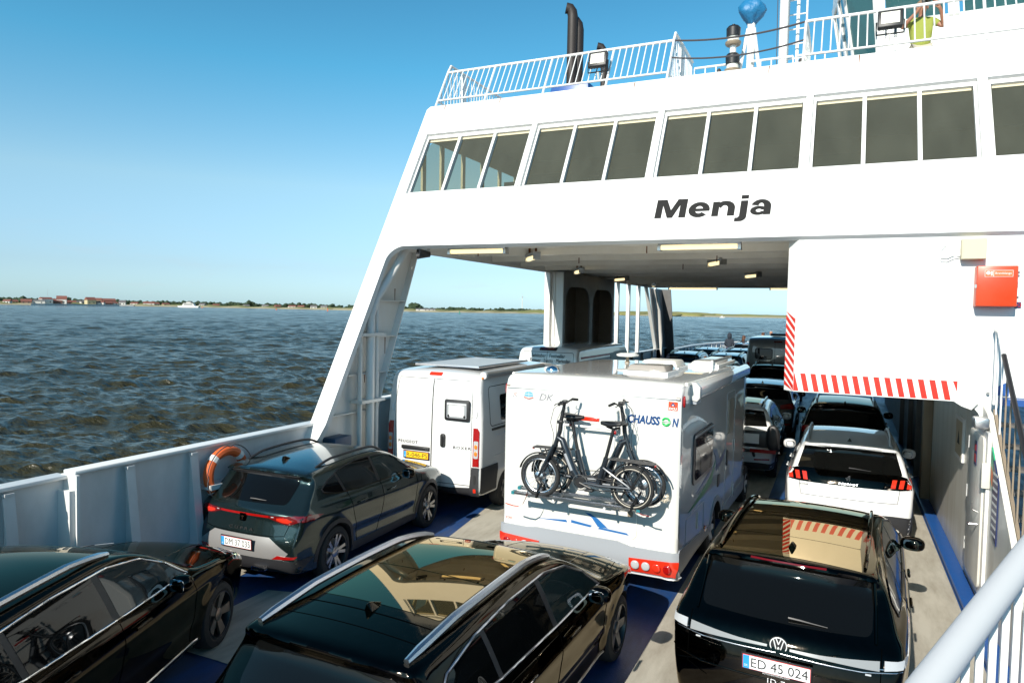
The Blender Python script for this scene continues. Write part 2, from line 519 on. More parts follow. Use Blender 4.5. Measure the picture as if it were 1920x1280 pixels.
def strip(name, m, prof, kind, label):
    """sweep a profile [(distance inland, height)] along the shoreline"""
    bm = bmesh.new(); rows = []
    n = 150
    for i in range(n + 1):
        a = ang_of_px(-420) + (ang_of_px(2100) - ang_of_px(-420)) * i / n
        p = shore_at(a); d = p.normalized()
        rows.append([bm.verts.new((p.x + d.x * q, p.y + d.y * q, SEA_Z + h * (1 + 0.35 * math.sin(i * 1.7 + q) * (k > 0)))) for k, (q, h) in enumerate(prof)])
    for A, B in zip(rows[:-1], rows[1:]):
        for j in range(len(prof) - 1): bm.faces.new((A[j], A[j + 1], B[j + 1], B[j]))
    me = bpy.data.meshes.new(name); bm.to_mesh(me); bm.free(); me.materials.append(m)
    return tag(link(name, me), label, kind=kind)
strip('beach', M_SAND, [(-6, -0.6), (6, 0.9), (30, 1.8)], 'structure', 'pale sandy beach along the far shore')
strip('coastal_land', M_GRASS, [(24, 1.5), (60, 3.4), (160, 3.2), (900, 2.0)], 'structure', 'low grassy coast behind the beach')

def dunes():
    bm = bmesh.new()
    for i in range(90):
        x = 980 + 560 * random.random()
        p = shore_px(x, 40 + random.random() * 90)
        h = 2.2 + random.random() * 4.5 * (1 if x < 1400 else 0.5); w = 22 + random.random() * 38
        M = Matrix.Translation((p.x, p.y, SEA_Z + 1.5)) @ Matrix.Rotation(random.random() * 3, 4, 'Z') @ Matrix.Diagonal((w, w * 0.5, h, 1))
        bmesh.ops.create_icosphere(bm, subdivisions=2, radius=1, matrix=M)
    me = bpy.data.meshes.new('dunes'); bm.to_mesh(me); bm.free(); me.materials.append(M_GRASS)
    me.polygons.foreach_set('use_smooth', [True] * len(me.polygons))
    tag(link('dunes', me), 'low grassy dunes beyond the water', kind='stuff')
dunes()

def treeline():
    bm = bmesh.new()
    def clump(p, h, w):
        for k in range(7):
            q = p + Vector((random.uniform(-w, w), random.uniform(-w, w), 0))
            s = h * random.uniform(0.30, 0.55)
            M = Matrix.Translation((q.x, q.y, SEA_Z + 2.6 + h * random.uniform(0.25, 0.78))) @ Matrix.Rotation(random.random() * 6, 4, 'Z') @ Matrix.Diagonal((s * random.uniform(.8, 1.5), s, s * random.uniform(.7, 1.1), 1))
            r = bmesh.ops.create_icosphere(bm, subdivisions=1, radius=1, matrix=M)
            for v in r['verts']: v.co += Vector((random.uniform(-1, 1), random.uniform(-1, 1), random.uniform(-1, 1))) * s * 0.22
    x = -420.0
    while x < 1130:
        dens = 1.0 if x < 640 else (0.9 if 760 < x < 1080 else 0.6)
        if random.random() < dens:
            h = random.uniform(3.5, 7.5) * (0.9 if 60 < x < 340 else 1.0) * (0.8 if x > 640 else 1.0)
            clump(shore_px(x, random.uniform(95, 240)), h, 5)
        x += 3.4
    for xx in (775, 778, 782, 40, 120, 470, 560): clump(shore_px(xx, 90), 10 if xx > 700 else 8, 3.5)
    me = bpy.data.meshes.new('far_wood'); bm.to_mesh(me); bm.free(); me.materials.append(M_TREES)
    tag(link('far_wood', me), 'dark green trees along the far shore', kind='stuff')
treeline()

def house(x, w, d, h, roof, wallm, roofm, back, label, rot=None, windows=2):
    p = shore_px(x, back)
    rz = (math.atan2(p.y, p.x) - PI / 2) + (rot if rot is not None else random.uniform(-0.5, 0.5))
    t = thing('house', label, 'house', (p.x, p.y, SEA_Z + 1.2), rz, 'houses on the far shore')
    h *= .88; roof *= .85
    MB().box(-w / 2, w / 2, -d / 2, d / 2, 0, h).build('wall', wallm, t)
    m = MB()
    o = 0.4
    m.prism([(-w / 2 - o, -d / 2 - o, h), (-w / 2 - o, d / 2 + o, h), (-w / 2 - o, 0, h + roof)], (w + 2 * o, 0, 0))
    m.build('roof', roofm, t)
    me = None
    for k in range(windows):
        xx = -w / 2 + w * (k + 0.5) / windows
        o_ = MB().box(xx - 0.7, xx + 0.7, -d / 2 - 0.06, -d / 2 + 0.02, h * 0.35, h * 0.35 + 1.4).build('window', M_HWIN, t)
    return t
hs = [ # px x, width, depth, height, roof, wall, roof mat, inland, description
    (12, 8, 7, 3.5, 3, 0, 0, 45, 'small white house with red roof at the far left of the town'),
    (24, 7, 7, 3.2, 3, 1, 0, 60, 'pale house among trees left of the radio mast'),
    (46, 12, 8, 4, 3.5, 2, 0, 40, 'long red brick house left of the radio mast'),
    (56, 9, 8, 3.5, 3, 0, 0, 55, 'low white house with a red roof left of the mast'),
    (67, 16, 9, 5, 2, 0, 1, 30, 'flat grey roofed white shed on the town quay'),
    (82, 14, 10, 8, 3, 0, 0, 36, 'tall white building with red brick flank near the mast'),
    (92, 10, 9, 6, 3, 2, 0, 44, 'dark red brick house right of the mast'),
    (103, 13, 9, 5, 3.5, 2, 0, 34, 'wide brick warehouse with red roof on the quay'),
    (113, 12, 10, 8, 6, 0, 0, 30, 'tall white gabled house with a steep red roof'),
    (124, 10, 8, 4, 3, 2, 0, 40, 'low brick house right of the white gabled house'),
    (134, 9, 8, 3.6, 3, 0, 0, 70, 'white cottage half hidden by trees mid town'),
    (146, 10, 8, 3.6, 3, 2, 1, 75, 'grey roofed cottage in front of dark trees'),
    (156, 9, 7, 4.5, 3, 0, 1, 50, 'narrow white house with grey roof mid town'),
    (168, 12, 10, 8, 5, 1, 0, 30, 'large yellow building with a steep red roof'),
    (179, 15, 10, 8, 4, 1, 0, 42, 'yellow wing with long red roof beside large yellow building'),
    (186, 12, 9, 4, 3, 0, 0, 24, 'white low house below the yellow building'),
    (201, 20, 11, 7.5, 4, 2, 0, 46, 'wide brick hotel with broad orange red roof'),
    (200, 12, 8, 3.6, 3, 2, 0, 26, 'low brick house in front of the wide hotel'),
    (212, 10, 8, 3.2, 2.6, 0, 0, 24, 'white bungalow right of the wide hotel'),
    (229, 9, 8, 4.5, 4.5, 0, 1, 24, 'white gabled house standing alone on the quay'),
    (252, 11, 8, 3.2, 2.8, 0, 0, 60, 'low white house left of the moored ferry'),
    (278, 16, 9, 4, 3.5, 0, 0, 50, 'long white house with a red roof left of the ferry'),
    (292, 8, 7, 3.4, 3, 0, 0, 60, 'small white house close left of the ferry'),
    (310, 10, 7, 3, 2.6, 1, 0, 62, 'yellow bungalow just left of the ferry'),
    (380, 9, 8, 3.2, 3.2, 0, 1, 50, 'white cottage with grey roof right of the ferry'),
    (405, 10, 8, 3, 2.5, 2, 0, 62, 'brick cottage right of the ferry'),
    (462, 9, 8, 3, 2.8, 0, 1, 62, 'white cottage with dark roof on the open shore'),
    (498, 10, 8, 3.2, 2.8, 0, 1, 55, 'pale cottage in the middle of the open shore'),
    (520, 9, 7, 3.2, 2.8, 2, 0, 52, 'brick cottage with red roof on the open shore'),
    (548, 12, 8, 3.2, 2.6, 0, 0, 52, 'red roofed white house near the orange buoy'),
    (565, 11, 8, 3.2, 2.8, 2, 0, 58, 'brick house near the orange buoy'),
    (588, 10, 8, 3.6, 3.2, 0, 1, 48, 'white house with dark gable left of the slanted leg'),
    (607, 10, 8, 3.6, 3.2, 0, 1, 50, 'white house nearest the slanted white leg'),
    (792, 20, 8, 2.6, 2, 0, 1, 34, 'long low white house below the tall tree'),
    (808, 12, 8, 2.6, 2, 0, 1, 38, 'short low white house right of the tall tree'),
]
for (x, w, d, h, rf, wm, rm, back, lab) in hs:
    house(x, w, d, h, rf, (M_HWHITE, M_HYEL, M_HBRICK)[wm], (M_TILE, M_TILE2)[rm], back, lab)
# quay wall of the town
q = MB()
for x0 in range(54, 250, 14):
    a = shore_px(x0, -3); b = shore_px(x0 + 14, -3)
    d = a.normalized() * 9
    q.prism([(a.x, a.y, SEA_Z - .5), (b.x, b.y, SEA_Z - .5), (b.x, b.y, SEA_Z + 1.9), (a.x, a.y, SEA_Z + 1.9)], (d.x, d.y, 0))
tag(q.build('harbour_quay', M_HWHITE), 'pale harbour quay wall below the far town', 'quay')
# radio mast
p = shore_px(86, 120)
t = thing('radio_mast', 'thin grey radio mast rising above the far town', 'mast', (p.x, p.y, SEA_Z + 2))
MB().tube([(0, 0, 0), (0, 0, 22)], [0.45, 0.12], 6).build('pole', M_STEEL, t)
m = MB()
for z in (8, 14, 19): m.tube([(-1.2, 0, z), (1.2, 0, z)], 0.1, 5)
m.build('cross_arm', M_STEEL, t)
# white ferry in the distance
p = shore_px(354, -120)
t = thing('distant_ferry', 'small white ferry under way near the far town', 'ferry', (p.x, p.y, SEA_Z), R(32))
MB().prism([(-13, -4, -0.6), (13, -4, -0.6), (15, -4, 2.4), (-15, -4, 2.4)], (0, 8, 0)).build('hull', M_WHITE, t)
MB().prism([(-9, -3.8, 2.4), (9, -3.8, 2.4), (6.5, -3.8, 6.4), (-6.5, -3.8, 6.4)], (0, 7.6, 0)).build('superstructure', M_HWHITE, t)
MB().box(-3, 3, -2.6, 2.6, 6.4, 8.8).build('bridge', M_HWHITE, t)
MB().box(-3.05, 3.05, -2.7, 2.7, 7.3, 8.2).build('bridge_window', M_HWIN, t)
MB().box(-6, 6, -3.9, -3.75, 4.0, 5.2).build('window_band', M_HWIN, t)
MB().tube([(4, 0, 6.4), (4, 0, 9.5)], 0.5, 8).build('funnel', M_TILE2, t)
# buoys
def buoy(x, y_above, m, lab, h=3.0, back=-260):
    p = shore_px(x, back)
    t = thing('channel_buoy', lab, 'buoy', (p.x, p.y, SEA_Z - .3), 0)
    MB().lathe([(0, 0), (1.0, 0), (1.0, .7), (.4, 1.0), (.32, h), (0, h)], n=10).build('float', m, t)
    MB().lathe([(.5, h - .5), (.6, h + .1), (0, h + .5)], n=8).build('topmark', m, t)
buoy(614, 0, M_ORANGE, 'orange channel buoy left of the slanted white leg', 3.4)
buoy(518, 0, M_ORANGE, 'low orange buoy on the open water off the cottages', 1.6)
buoy(379, 0, M_ORANGE, 'small orange buoy right of the distant ferry', 1.2, -150)
buoy(858, 0, mat('buoy_green', (0.0, 0.22, 0.13), 0.5), 'green channel buoy seen through the side opening', 3.2)
# wind turbine
p = shore_px(976, 900)
t = thing('wind_turbine', 'white wind turbine beyond the far dunes', 'wind turbine', (p.x, p.y, SEA_Z), R(30))
MB().tube([(0, 0, 0), (0, 0, 44)], [1.3, 0.7], 10).build('tower', M_HWHITE, t)
MB().box(-1, 1, -2.4, 2, 43.2, 45.4).build('nacelle', M_HWHITE, t)
for k in range(3):
    a = R(100 + 120 * k)
    d = Vector((math.cos(a), 0, math.sin(a)))
    MB().tube([Vector((0, -2.6, 44.3)) + d * s for s in (0.5, 4, 19)], [0.6, 0.9, 0.12], 6, flat=0.3).build('blade', M_HWHITE, t)
# little fishing boat on the far left of the side opening
p = shore_px(1352, -260)
t = thing('distant_boat', 'tiny white boat off the far dunes', 'boat', (p.x, p.y, SEA_Z), 0.4)
MB().prism([(-3.4, -1, -.2), (3, -1, -.2), (4, -1, 1.1), (-3.6, -1, 1.1)], (0, 2, 0)).build('hull', M_HWHITE, t)
MB().box(-1.5, .6, -.8, .8, 1.1, 2.7).build('cabin', M_HWHITE, t)
MB().tube([(0, 0, 2.6), (0, 0, 5)], .1, 5).build('mast', M_STEEL, t)
# ------------------------------------------------------------------ the ferry: deck
XL = -7.6           # inside of the port side
XW = 1.66           # casing wall on the right of the lanes
RK = R(30)          # rake of the deckhouse front
Y0, Z0 = 10.45, 4.63
def FP(x, s, d=0.0):
    """point on the raked front: s up the slope, d out of it"""
    return Vector((x, Y0 + s * math.sin(RK) - d * math.cos(RK), Z0 + s * math.cos(RK) + d * math.sin(RK)))
F_UP = Vector((0, math.sin(RK), math.cos(RK)))
F_OUT = Vector((0, -math.cos(RK), math.sin(RK)))

tag(MB().prism([(-7.75, -14, -.25), (-7.75, 52, -.25), (-7.75, 52, .52), (-7.75, 43.5, .52), (-7.75, 43.2, .27), (-7.75, 33, .27), (-7.75, 19.5, 0), (-7.75, -14, 0)], (19.75, 0, 0)).build('car_deck', M_BLUE), 'blue painted car deck of the ferry', kind='structure')
def mark(poly, lift, lab, m=M_DECK):
    o = MB().prism([(x, y, lift - 0.003) for x, y in poly], (0, 0, 0.003)).build('deck_lane', m)
    tag(o, lab, kind='structure')
mark([(0.74, -8), (1.45, -8), (1.45, 15.5), (1.45, 19.4), (0.74, 19.4)], 0.006, 'pale walkway strip along the casing wall')
mark([(-1.75, -8), (-1.15, -8), (-1.15, 19.4), (-1.75, 19.4)], 0.006, 'pale walkway strip between motorhome lane and right lane')
mark([(-4.55, -8), (-5.0, 6.4), (-5.75, 12), (-5.9, 19.4), (-4.5, 19.4), (-4.45, 12), (-4.0, 6.4), (-3.7, -8)][::-1], 0.006, 'pale lane strip left of the motorhome')
mark([(-6.35, 5.0), (-4.3, 5.0), (-4.6, 7.05), (-6.35, 6.55)], 0.010, 'pale cross strip behind the green car')
mark([(-7.55, -8), (-6.9, -8), (-6.9, 6.0), (-7.3, 9.0), (-7.3, 19.4), (-7.55, 19.4)], 0.006, 'pale strip along the bulwark')

# hull side below the deck
tag(MB().box(-7.9, -7.74, -14, 48, -2.9, -0.02).build('hull_side', M_BLUETRIM), 'blue hull side below the car deck', kind='structure')

# ------------------------------------------------------------------ port bulwark
def bulwark(name, lab, y0, y1, h, x, stiff, port=None, depth0=0.07, depth1=0.26):
    t = thing(name, lab, 'bulwark', (x, y0, 0), 0, 'bulwark sections on the port side', world=True)
    if port:
        pa, pb, pz0, pz1 = port
        MB().box(x - .06, x, y0, pa, 0, h).box(x - .06, x, pb, y1, 0, h).box(x - .06, x, pa, pb, pz1, h).box(x - .06, x, pa, pb, 0, pz0).build('side_plate', M_GREYWALL, t, None)
        MB().tube([(x - .03, pa, pz0 + .012), (x - .03, pb, pz0 + .012)], .02, 8).build('port_sill', M_WHITE, t)
    else:
        MB().box(x - .06, x, y0, y1, 0, h).build('side_plate', M_GREYWALL, t, None)
    MB().box(x - .13, x + .075, y0, y1, h + .001, h + .045).bevel(.012).build('top_rail', M_WHITE, t)
    for y in stiff:
        MB().prism([(x + .002, y, 0.0), (x + depth1, y, 0.0), (x + depth0, y, h - .02), (x + .002, y, h - .02)], (0, .016, 0)).box(x + depth0 - .03, x + depth0 + .03, y - .04, y + .055, h - .05, h - .021).build('stiffener', M_GREYWALL, t, None)
        MB().prism([(x + depth1, y - .05, 0.0), (x + depth1, y + .066, 0.0), (x + depth0, y + .066, h - .055), (x + depth0, y - .05, h - .055)], (.012, 0, 0)).build('stiffener_flange', M_GREYWALL, t, None)
    return t
b1 = bulwark('bulwark', 'grey white bulwark section nearest the camera with pipe loops', -4, 4.88, 1.61, -7.67, (1.6, 3.2, 4.25))
b2 = bulwark('bulwark', 'grey white bulwark section with freeing port beside the green car', 4.9, 9.2, 1.65, XL, (5.55, 6.45), (5.57, 6.43, 0.10, 0.40))
MB().box(XL - .1, XL + .16, 4.86, 4.90, 0, 1.66).box(XL - .1, XL + .13, 4.80, 4.86, 0, 1.5).build('end_post', M_WHITE2, b2, None)
MB().box(XL + .02, XL + .55, 5.2, 6.5, 0.005, 0.10).bevel(.02).build('kerb_plate', M_BLUETRIM, b2)
MB().prism([(XL + .55, 5.2, .005), (XL + .62, 5.2, .005), (XL + .55, 5.2, .1)], (0, 1.3, 0)).build('kerb_edge', M_BLUETRIM, b2)
MB().box(XL + .0, XL + .30, 6.38, 6.56, 0.10, 0.30).bevel(.02).build('bracket_foot', M_BLUETRIM, b2)
b3 = bulwark('bulwark', 'grey white bulwark running on behind the slanted leg', 10.3, 18.6, 1.85, XL, (12.2, 14.0, 15.8, 17.4))
b4 = bulwark('bulwark', 'shaded bulwark below the slatted window bay', 23.57, 34.5, 1.85, XL, (26.2, 27.7, 29.3, 31.0, 33))
# far bulwark round the bow
bw = thing('bow_bulwark', 'pale curved bulwark across the far bow beyond the parked cars', 'bulwark', (-7, 40, 0), 0, None, world=True)
pts = [(-7.6, 34.5), (-7.6, 40), (-7.35, 43.5), (-6.9, 46), (-6.0, 48), (-4.9, 49)]
for (xa, ya), (xb, yb) in zip(pts[:-1], pts[1:]):
    MB().prism([(xa, ya, 0), (xb, yb, 0), (xb, yb, 1.70), (xa, ya, 1.70)], (-.06, .03, 0)).build('side_plate', M_GREYWALL, bw, None)
    n_ = max(2, int(math.hypot(xb - xa, yb - ya) / 0.8))
    for k in range(n_):
        f = k / n_
        x_, y_ = xa + (xb - xa) * f, ya + (yb - ya) * f
        MB().prism([(x_, y_, 0), (x_ + .2, y_ - .05, 0), (x_ + .06, y_ - .02, 1.66), (x_, y_, 1.66)], (0, .03, 0)).build('stiffener', M_WHITE, bw, None)
MB().tube([(x, y, 1.72) for x, y in pts], .06, 6).build('top_rail', M_WHITE, bw)
MB().box(-4.9, -3.9, 48.4, 48.9, 0, 1.9).build('end_post', M_WHITE, bw)
# pipe loops at the far left
for k, (ya, top) in enumerate(((3.42, 1.36), (3.62, 1.26))):
    t = thing('vent_pipe', ('taller' if k == 0 else 'shorter') + ' white looped pipe against the nearest bulwark', 'pipe', (XL - .04, ya, 0), 0, 'looped pipes', world=True)
    p_ = [(XL - .03, ya, 0)] + [(XL - .03, ya, top - .1)] + [(XL - .03, ya - .09 + .09 * math.cos(a), top - .1 + .09 * math.sin(a)) for a in np.linspace(0.3, PI, 6)] + [(XL - .03, ya - .18, 0.9), (XL - .03, ya - .18, 0)]
    MB().tube(p_, .028, 8).build('pipe', M_WHITE2, t)
    MB().box(XL - .10, XL + .02, ya - .22, ya + .06, 0.86 - .1 * k, 0.91 - .1 * k).build('clamp', M_WHITE2, t)
# mooring bollard
t = thing('mooring_bollard', 'dark navy mooring bollard at the foot of the bulwark', 'bollard', (-7.0, 4.95, 0))
MB().lathe([(.2, 0), (.17, .06), (.15, .42), (.24, .5), (.24, .58), (.16, .66), (0, .68)], n=20).build('post', M_SIGNBLUE, t)
MB().box(-.34, .34, -.24, .24, 0.004, .04).bevel(.01).build('base_plate', M_SIGNBLUE, t)
# lifebuoy on the bulwark
t = thing('lifebuoy', 'worn orange lifebuoy with white bands hung on the bulwark', 'lifebuoy', (XL + .12, 6.95, 1.27))
Mx = Matrix.Rotation(R(90), 4, 'Y')
def ring_arc(a0, a1, r, rad, n=26, closed=False):
    return [Mx @ Vector((r * math.cos(a0 + (a1 - a0) * i / n), r * math.sin(a0 + (a1 - a0) * i / n), 0)) for i in range(n + (0 if closed else 1))]
MB().tube(ring_arc(0, 2 * PI, .30, .065, 40, True), .066, 10, True).build('ring', M_ORANGE, t)
for k in range(4):
    a = PI / 4 + k * PI / 2
    MB().tube(ring_arc(a - .12, a + .12, .30, .07, 5), .070, 10).build('band', M_PRINTW, t)
MB().tube([Vector((.085, .39 * math.cos(a) , .39 * math.sin(a))) * (1 if i % 10 else .93) for i, a in enumerate(np.linspace(0, 2 * PI, 41)[:-1])], .008, 5, True).build('grab_line', M_ROPE, t)
MB().box(-.12, .10, -.34, .34, -.16, -.10).box(-.12, .10, -.2, .2, -.37, -.31).build('holder', M_PRINTW, t)

# ------------------------------------------------------------------ deckhouse
dh = thing('ferry_deckhouse', 'white raked deckhouse of the ferry spanning the car lanes', 'deckhouse', (-3, 12, 4.6), 0, None, world=True)
XR = 9.0
# lower band with the leg and its fillet, one raked plate
poly = [(XL, -3.80), (XL + .20, -3.80), (XL + .27, -3.62), (XL + .31, -3.40)] + [(XL + .31, -.30)] + [(XL + .31 + .30 - .30 * math.cos(a), -.30 + .30 * math.sin(a)) for a in np.linspace(0.2, PI / 2, 7)] + [(XR, 0), (XR, 1.185), (XL, 1.185)]
MB().prism([FP(x, s) for x, s in poly], -F_OUT * 0.10).build('front_plate', M_WHITE, dh, None)
TOP = 3.36
MB().prism([FP(XL, 2.62), FP(XR, 2.62), FP(XR, TOP), FP(XL + .06, TOP), FP(XL, TOP - .08)], -F_OUT * 0.12).build('upper_band', M_WHITE, dh, None)
MB().prism([FP(XL, 1.186), FP(XL + .22, 1.186), FP(XL + .22, 2.619), FP(XL, 2.619)], -F_OUT * 0.10).build('corner_plate', M_WHITE, dh, None)
# groups of three windows
groups = [(-7.38, -5.16), (-5.06, -2.87), (-2.77, -.60), (-.50, 1.60), (1.72, 3.84), (3.96, 6.1), (6.2, 8.4)]
for gi, (xa, xb) in enumerate(groups):
    # post between groups, standing a little proud
    px0 = xb; px1 = groups[gi + 1][0] if gi + 1 < len(groups) else XR
    MB().prism([FP(px0 + .002, 1.187), FP(px1 - .002, 1.187), FP(px1 - .002, 2.618), FP(px0 + .002, 2.618)], -F_OUT * 0.10).build('window_post', M_WHITE, dh, None)
    MB().prism([FP(px0 + .035, 1.15, .0), FP(px0 + .06, 1.15, .0), FP(px0 + .06, 2.62, .0), FP(px0 + .035, 2.62, .0)], F_OUT * 0.02).build('post_rib', M_WHITE, dh, None)
    w = (xb - xa) / 3
    for k in range(3):
        a = xa + w * k; b = a + w
        l = .04 if k == 0 else .025; r_ = .04 if k == 2 else .025
        rad = 0.10 if (gi == 0 and k == 0) else 0.02
        o_ = rrect(a + l, b - r_, 1.245, 2.545, .02)
        if rad > .05:
            o_ = arc(b - r_ - .02, 1.265, .02, -90, 0, 3) + arc(b - r_ - .02, 2.525, .02, 0, 90, 3) + arc(a + l + .2, 2.345, .2, 90, 180, 6) + arc(a + l + .06, 1.305, .06, 180, 270, 4)
        f = MB().prism([FP(x, s, -.115) for x, s in o_], -F_OUT * .008).build('window_pane', M_PANE, dh, None)
    # one frame plate per group with three openings: built as bars
    m = MB()
    D = -.055
    def bar(x0, x1, s0, s1): m.prism([FP(x0, s0, D), FP(x1, s0, D), FP(x1, s1, D), FP(x0, s1, D)], -F_OUT * .075)
    bar(xa + .001, xb - .001, 1.188, 1.25); bar(xa + .001, xb - .001, 2.54, 2.617)
    bar(xa + .001, xa + .042, 1.2501, 2.5399); bar(xb - .042, xb - .001, 1.2501, 2.5399)
    m.build('window_frame', M_WHITE, dh, None)
    for k in (1, 2):
        c = xa + w * k
        MB().prism([FP(c - .027, 1.2502, D + .012), FP(c + .027, 1.2502, D + .012), FP(c + .027, 2.5398, D + .012), FP(c - .027, 2.5398, D + .012)], -F_OUT * .085).build('window_mullion', M_WHITE, dh, None)
    MB().prism([FP(xa + .06, 2.50, -.10), FP(xb - .06, 2.50, -.10), FP(xb - .06, 2.54, -.10), FP(xa + .06, 2.54, -.10)], -F_OUT * .02).build('window_seal', M_BEIGE, dh, None)
# the name
NM = frame(FP(-1.80, .565, .001), (1, 0, 0), F_UP)
def bold_name():
    def E(cx, cy, rx, ry, a0, a1, n=16): return [(cx + rx * math.cos(R(a0 + (a1 - a0) * i / n)), cy + ry * math.sin(R(a0 + (a1 - a0) * i / n))) for i in range(n + 1)]
    L = [(0.0, [[(0, 0), (0, 1), (.50, 1), (.78, .42), (1.06, 1), (1.55, 1), (1.55, 0), (1.21, 0), (1.21, .68), (.90, 0), (.64, 0), (.34, .68), (.34, 0)]]),
         (1.66, [E(.52, .38, .52, .41, 8, 318) + E(.52, .38, .19, .20, 318, 8), [(.20, .30), (1.035, .30), (1.035, .44), (.20, .44)]]),
         (2.82, [[(0, 0), (0, .76), (.32, .76), (.32, 0)], E(.60, .40, .48, .39, 150, 0) + [(1.08, 0), (.74, 0)] + E(.58, .40, .16, .16, 0, 180)]),
         (4.04, [[(.10, .76), (.44, .76), (.44, -.06)] + E(.14, -.06, .30, .25, 0, -90, 8) + [(-.10, -.31), (-.10, -.12), (.02, -.12), (.10, -.04)], [(.10, .86), (.10, 1.05), (.44, 1.05), (.44, .86)]]),
         (4.62, [E(.48, .42, .46, .37, 0, 165) + E(.48, .42, .13, .19, 165, 0) + [(.61, 0), (.94, 0)], E(.38, .215, .38, .235, 20, 340) + E(.40, .215, .14, .085, 340, 20)])]
    k = 1.66 / 5.56; h = .345
    m = MB(); lift = 0
    for dx, polys in L:
        for p in polys:
            lift += .0002
            q = [NM @ Vector(((x + dx + y * .03 - 2.76) * k, (y - .5) * h, lift)) for x, y in p]
            m.prism(q, F_OUT * .004)
    m.build('ship_name', M_LETTER, dh, None)
bold_name()
# lounge inside: floor, side wall with windows, ceiling, back wall, rows of posts
M_INT = mat('lounge_wall', (0.42, 0.40, 0.33), 0.7)
M_INTF = mat('lounge_floor', (0.10, 0.10, 0.12), 0.7)
M_CURT = mat('lounge_curtain', (0.12, 0.12, 0.13), 0.9, noise=(7, .7, (0.26, 0.26, 0.22), (1, 1, .1)))
MB().box(XL + .05, XR, 11.02, 29.5, 5.03, 5.2).build('lounge_floor', M_INTF, dh)
MB().box(XL, XR, 12.22, 29.4, 7.30, 7.50).build('upper_deck', M_WHITE2, dh)
MB().box(XL + .2, XR, 16.6, 16.7, 5.2, 7.3).build('lounge_partition', M_INT, dh)
sy = [11.9, 12.6, 13.5, 14.4, 15.3, 16.2, 17.1, 18.0, 29.4]
zl = lambda y: 5.66
m = MB()
m.prism([(XL, 10.9, 5.2), (XL, 29.4, 5.2), (XL, 29.4, 5.65), (XL, 11.16, 5.65)], (.05, 0, 0))
m.prism([(XL, 11.84, 6.88), (XL, 29.4, 6.88), (XL, 29.4, 7.5), (XL, 12.2, 7.5)], (.05, 0, 0))
m.build('side_wall', M_WHITE, dh, None)
for y in sy[:-1]:
    MB().box(XL + .001, XL + .049, y, y + .12, 5.651, 6.879).build('side_window_post', M_BEIGE, dh)
MB().box(XL + .001, XL + .049, 18.2, 29.4, 5.651, 6.879).build('side_panel', M_WHITE, dh)
m = MB()
for k in range(4): m.box(-6.6 + 1.9 * k, -5.4 + 1.9 * k, 13.6, 14.4, 5.2, 6.25).box(-6.6 + 1.9 * k, -5.4 + 1.9 * k, 14.25, 14.45, 6.25, 6.5)
m.build('lounge_seat', M_CURT, dh)

# ceiling over the lanes
MB().box(XL, XR, 10.78, 30.2, 4.92, 4.96).build('ceiling_plate', M_CEIL, dh, None)
for k in range(12):
    y = 11.6 + 1.62 * k
    MB().prism([(XL + .13, y, 4.665), (XL + .13, y + .09, 4.665), (XL + .13, y + .13, 4.919), (XL + .13, y - .06, 4.919)], (XW - XL - .14, 0, 0)).build('ceiling_beam', M_CEIL, dh, None)
MB().box(XL + .001, XL + .12, 11.0, 30.2, 4.62, 4.917).build('side_girder', M_WHITE, dh)
for y, x in ((13.95, -5.0), (13.95, -2.2), (16.2, -3.3), (11.72, -6.2), (11.72, -3.0), (16.2, -.9)):
    MB().box(x - .008, x + .008, y - .008, y + .01, 4.54, 4.66).build('rusty_hook', M_RUST, dh)
# slanted leg: outer web, ribs, back flange, pipes
LB = lambda z: 10.42 + (z - 1.92) * .445      # back edge of the web
LF = lambda z: Y0 + (z - Z0) * math.tan(RK) + .06
MB().prism([(XL, LF(1.7), 1.7), (XL, LB(1.7), 1.7), (XL, LB(4.45), 4.45), (XL, LB(4.58) + .06, 4.58), (XL, LB(4.64) + .3, 4.64), (XL, LF(4.64), 4.64)], (.03, 0, 0)).build('leg_web', M_WHITE2, dh, None)
MB().prism([(XL, LF(1.2), 0), (XL, 10.3, 0), (XL, LB(1.7), 1.699), (XL, LF(1.7), 1.699)], (.03, 0, 0)).build('leg_base_plate', M_WHITE2, dh, None)
MB().prism([(XL + .03, LB(1.7) - .02, 1.7), (XL + .16, LB(1.7) - .02, 1.7), (XL + .16, LB(4.61) - .02, 4.61), (XL + .03, LB(4.61) - .02, 4.61)], (0, .025, 0)).build('leg_back_flange', M_WHITE, dh, None)
for z in (1.74, 2.38, 3.02, 3.66):
    MB().box(XL + .031, XL + .15, LF(z) + .02, LB(z) - .03, z, z + .018).build('leg_rib', M_WHITE2, dh, None)
zpts = [(-7.40, 10.05, 0.0), (-7.40, 10.05, 3.40), (-7.40, 10.20, 3.70), (-7.30, 10.62, 4.25), (-7.2, 10.9, 4.7)]
MB().tube(zpts, .075, 12).build('leg_pipe', M_WHITE2, dh)
MB().tube([(-7.42, 9.78, 0), (-7.42, 9.78, 3.15)], .045, 10).build('leg_pipe', M_WHITE2, dh)
MB().tube([(-7.44, 10.28, 0), (-7.44, 10.28, 3.95)], .045, 10).build('leg_pipe', M_WHITE2, dh)
for z in (1.9, 3.05): MB().box(-7.55, -7.3, 9.7, 10.36, z, z + .05).build('pipe_clamp', M_WHITE2, dh)
MB().box(-7.56, -7.3, 9.0, 9.42, .9, 1.42).bevel(.01).build('leg_locker', mat('locker_blue', (0.01, 0.06, 0.13), .5), dh)
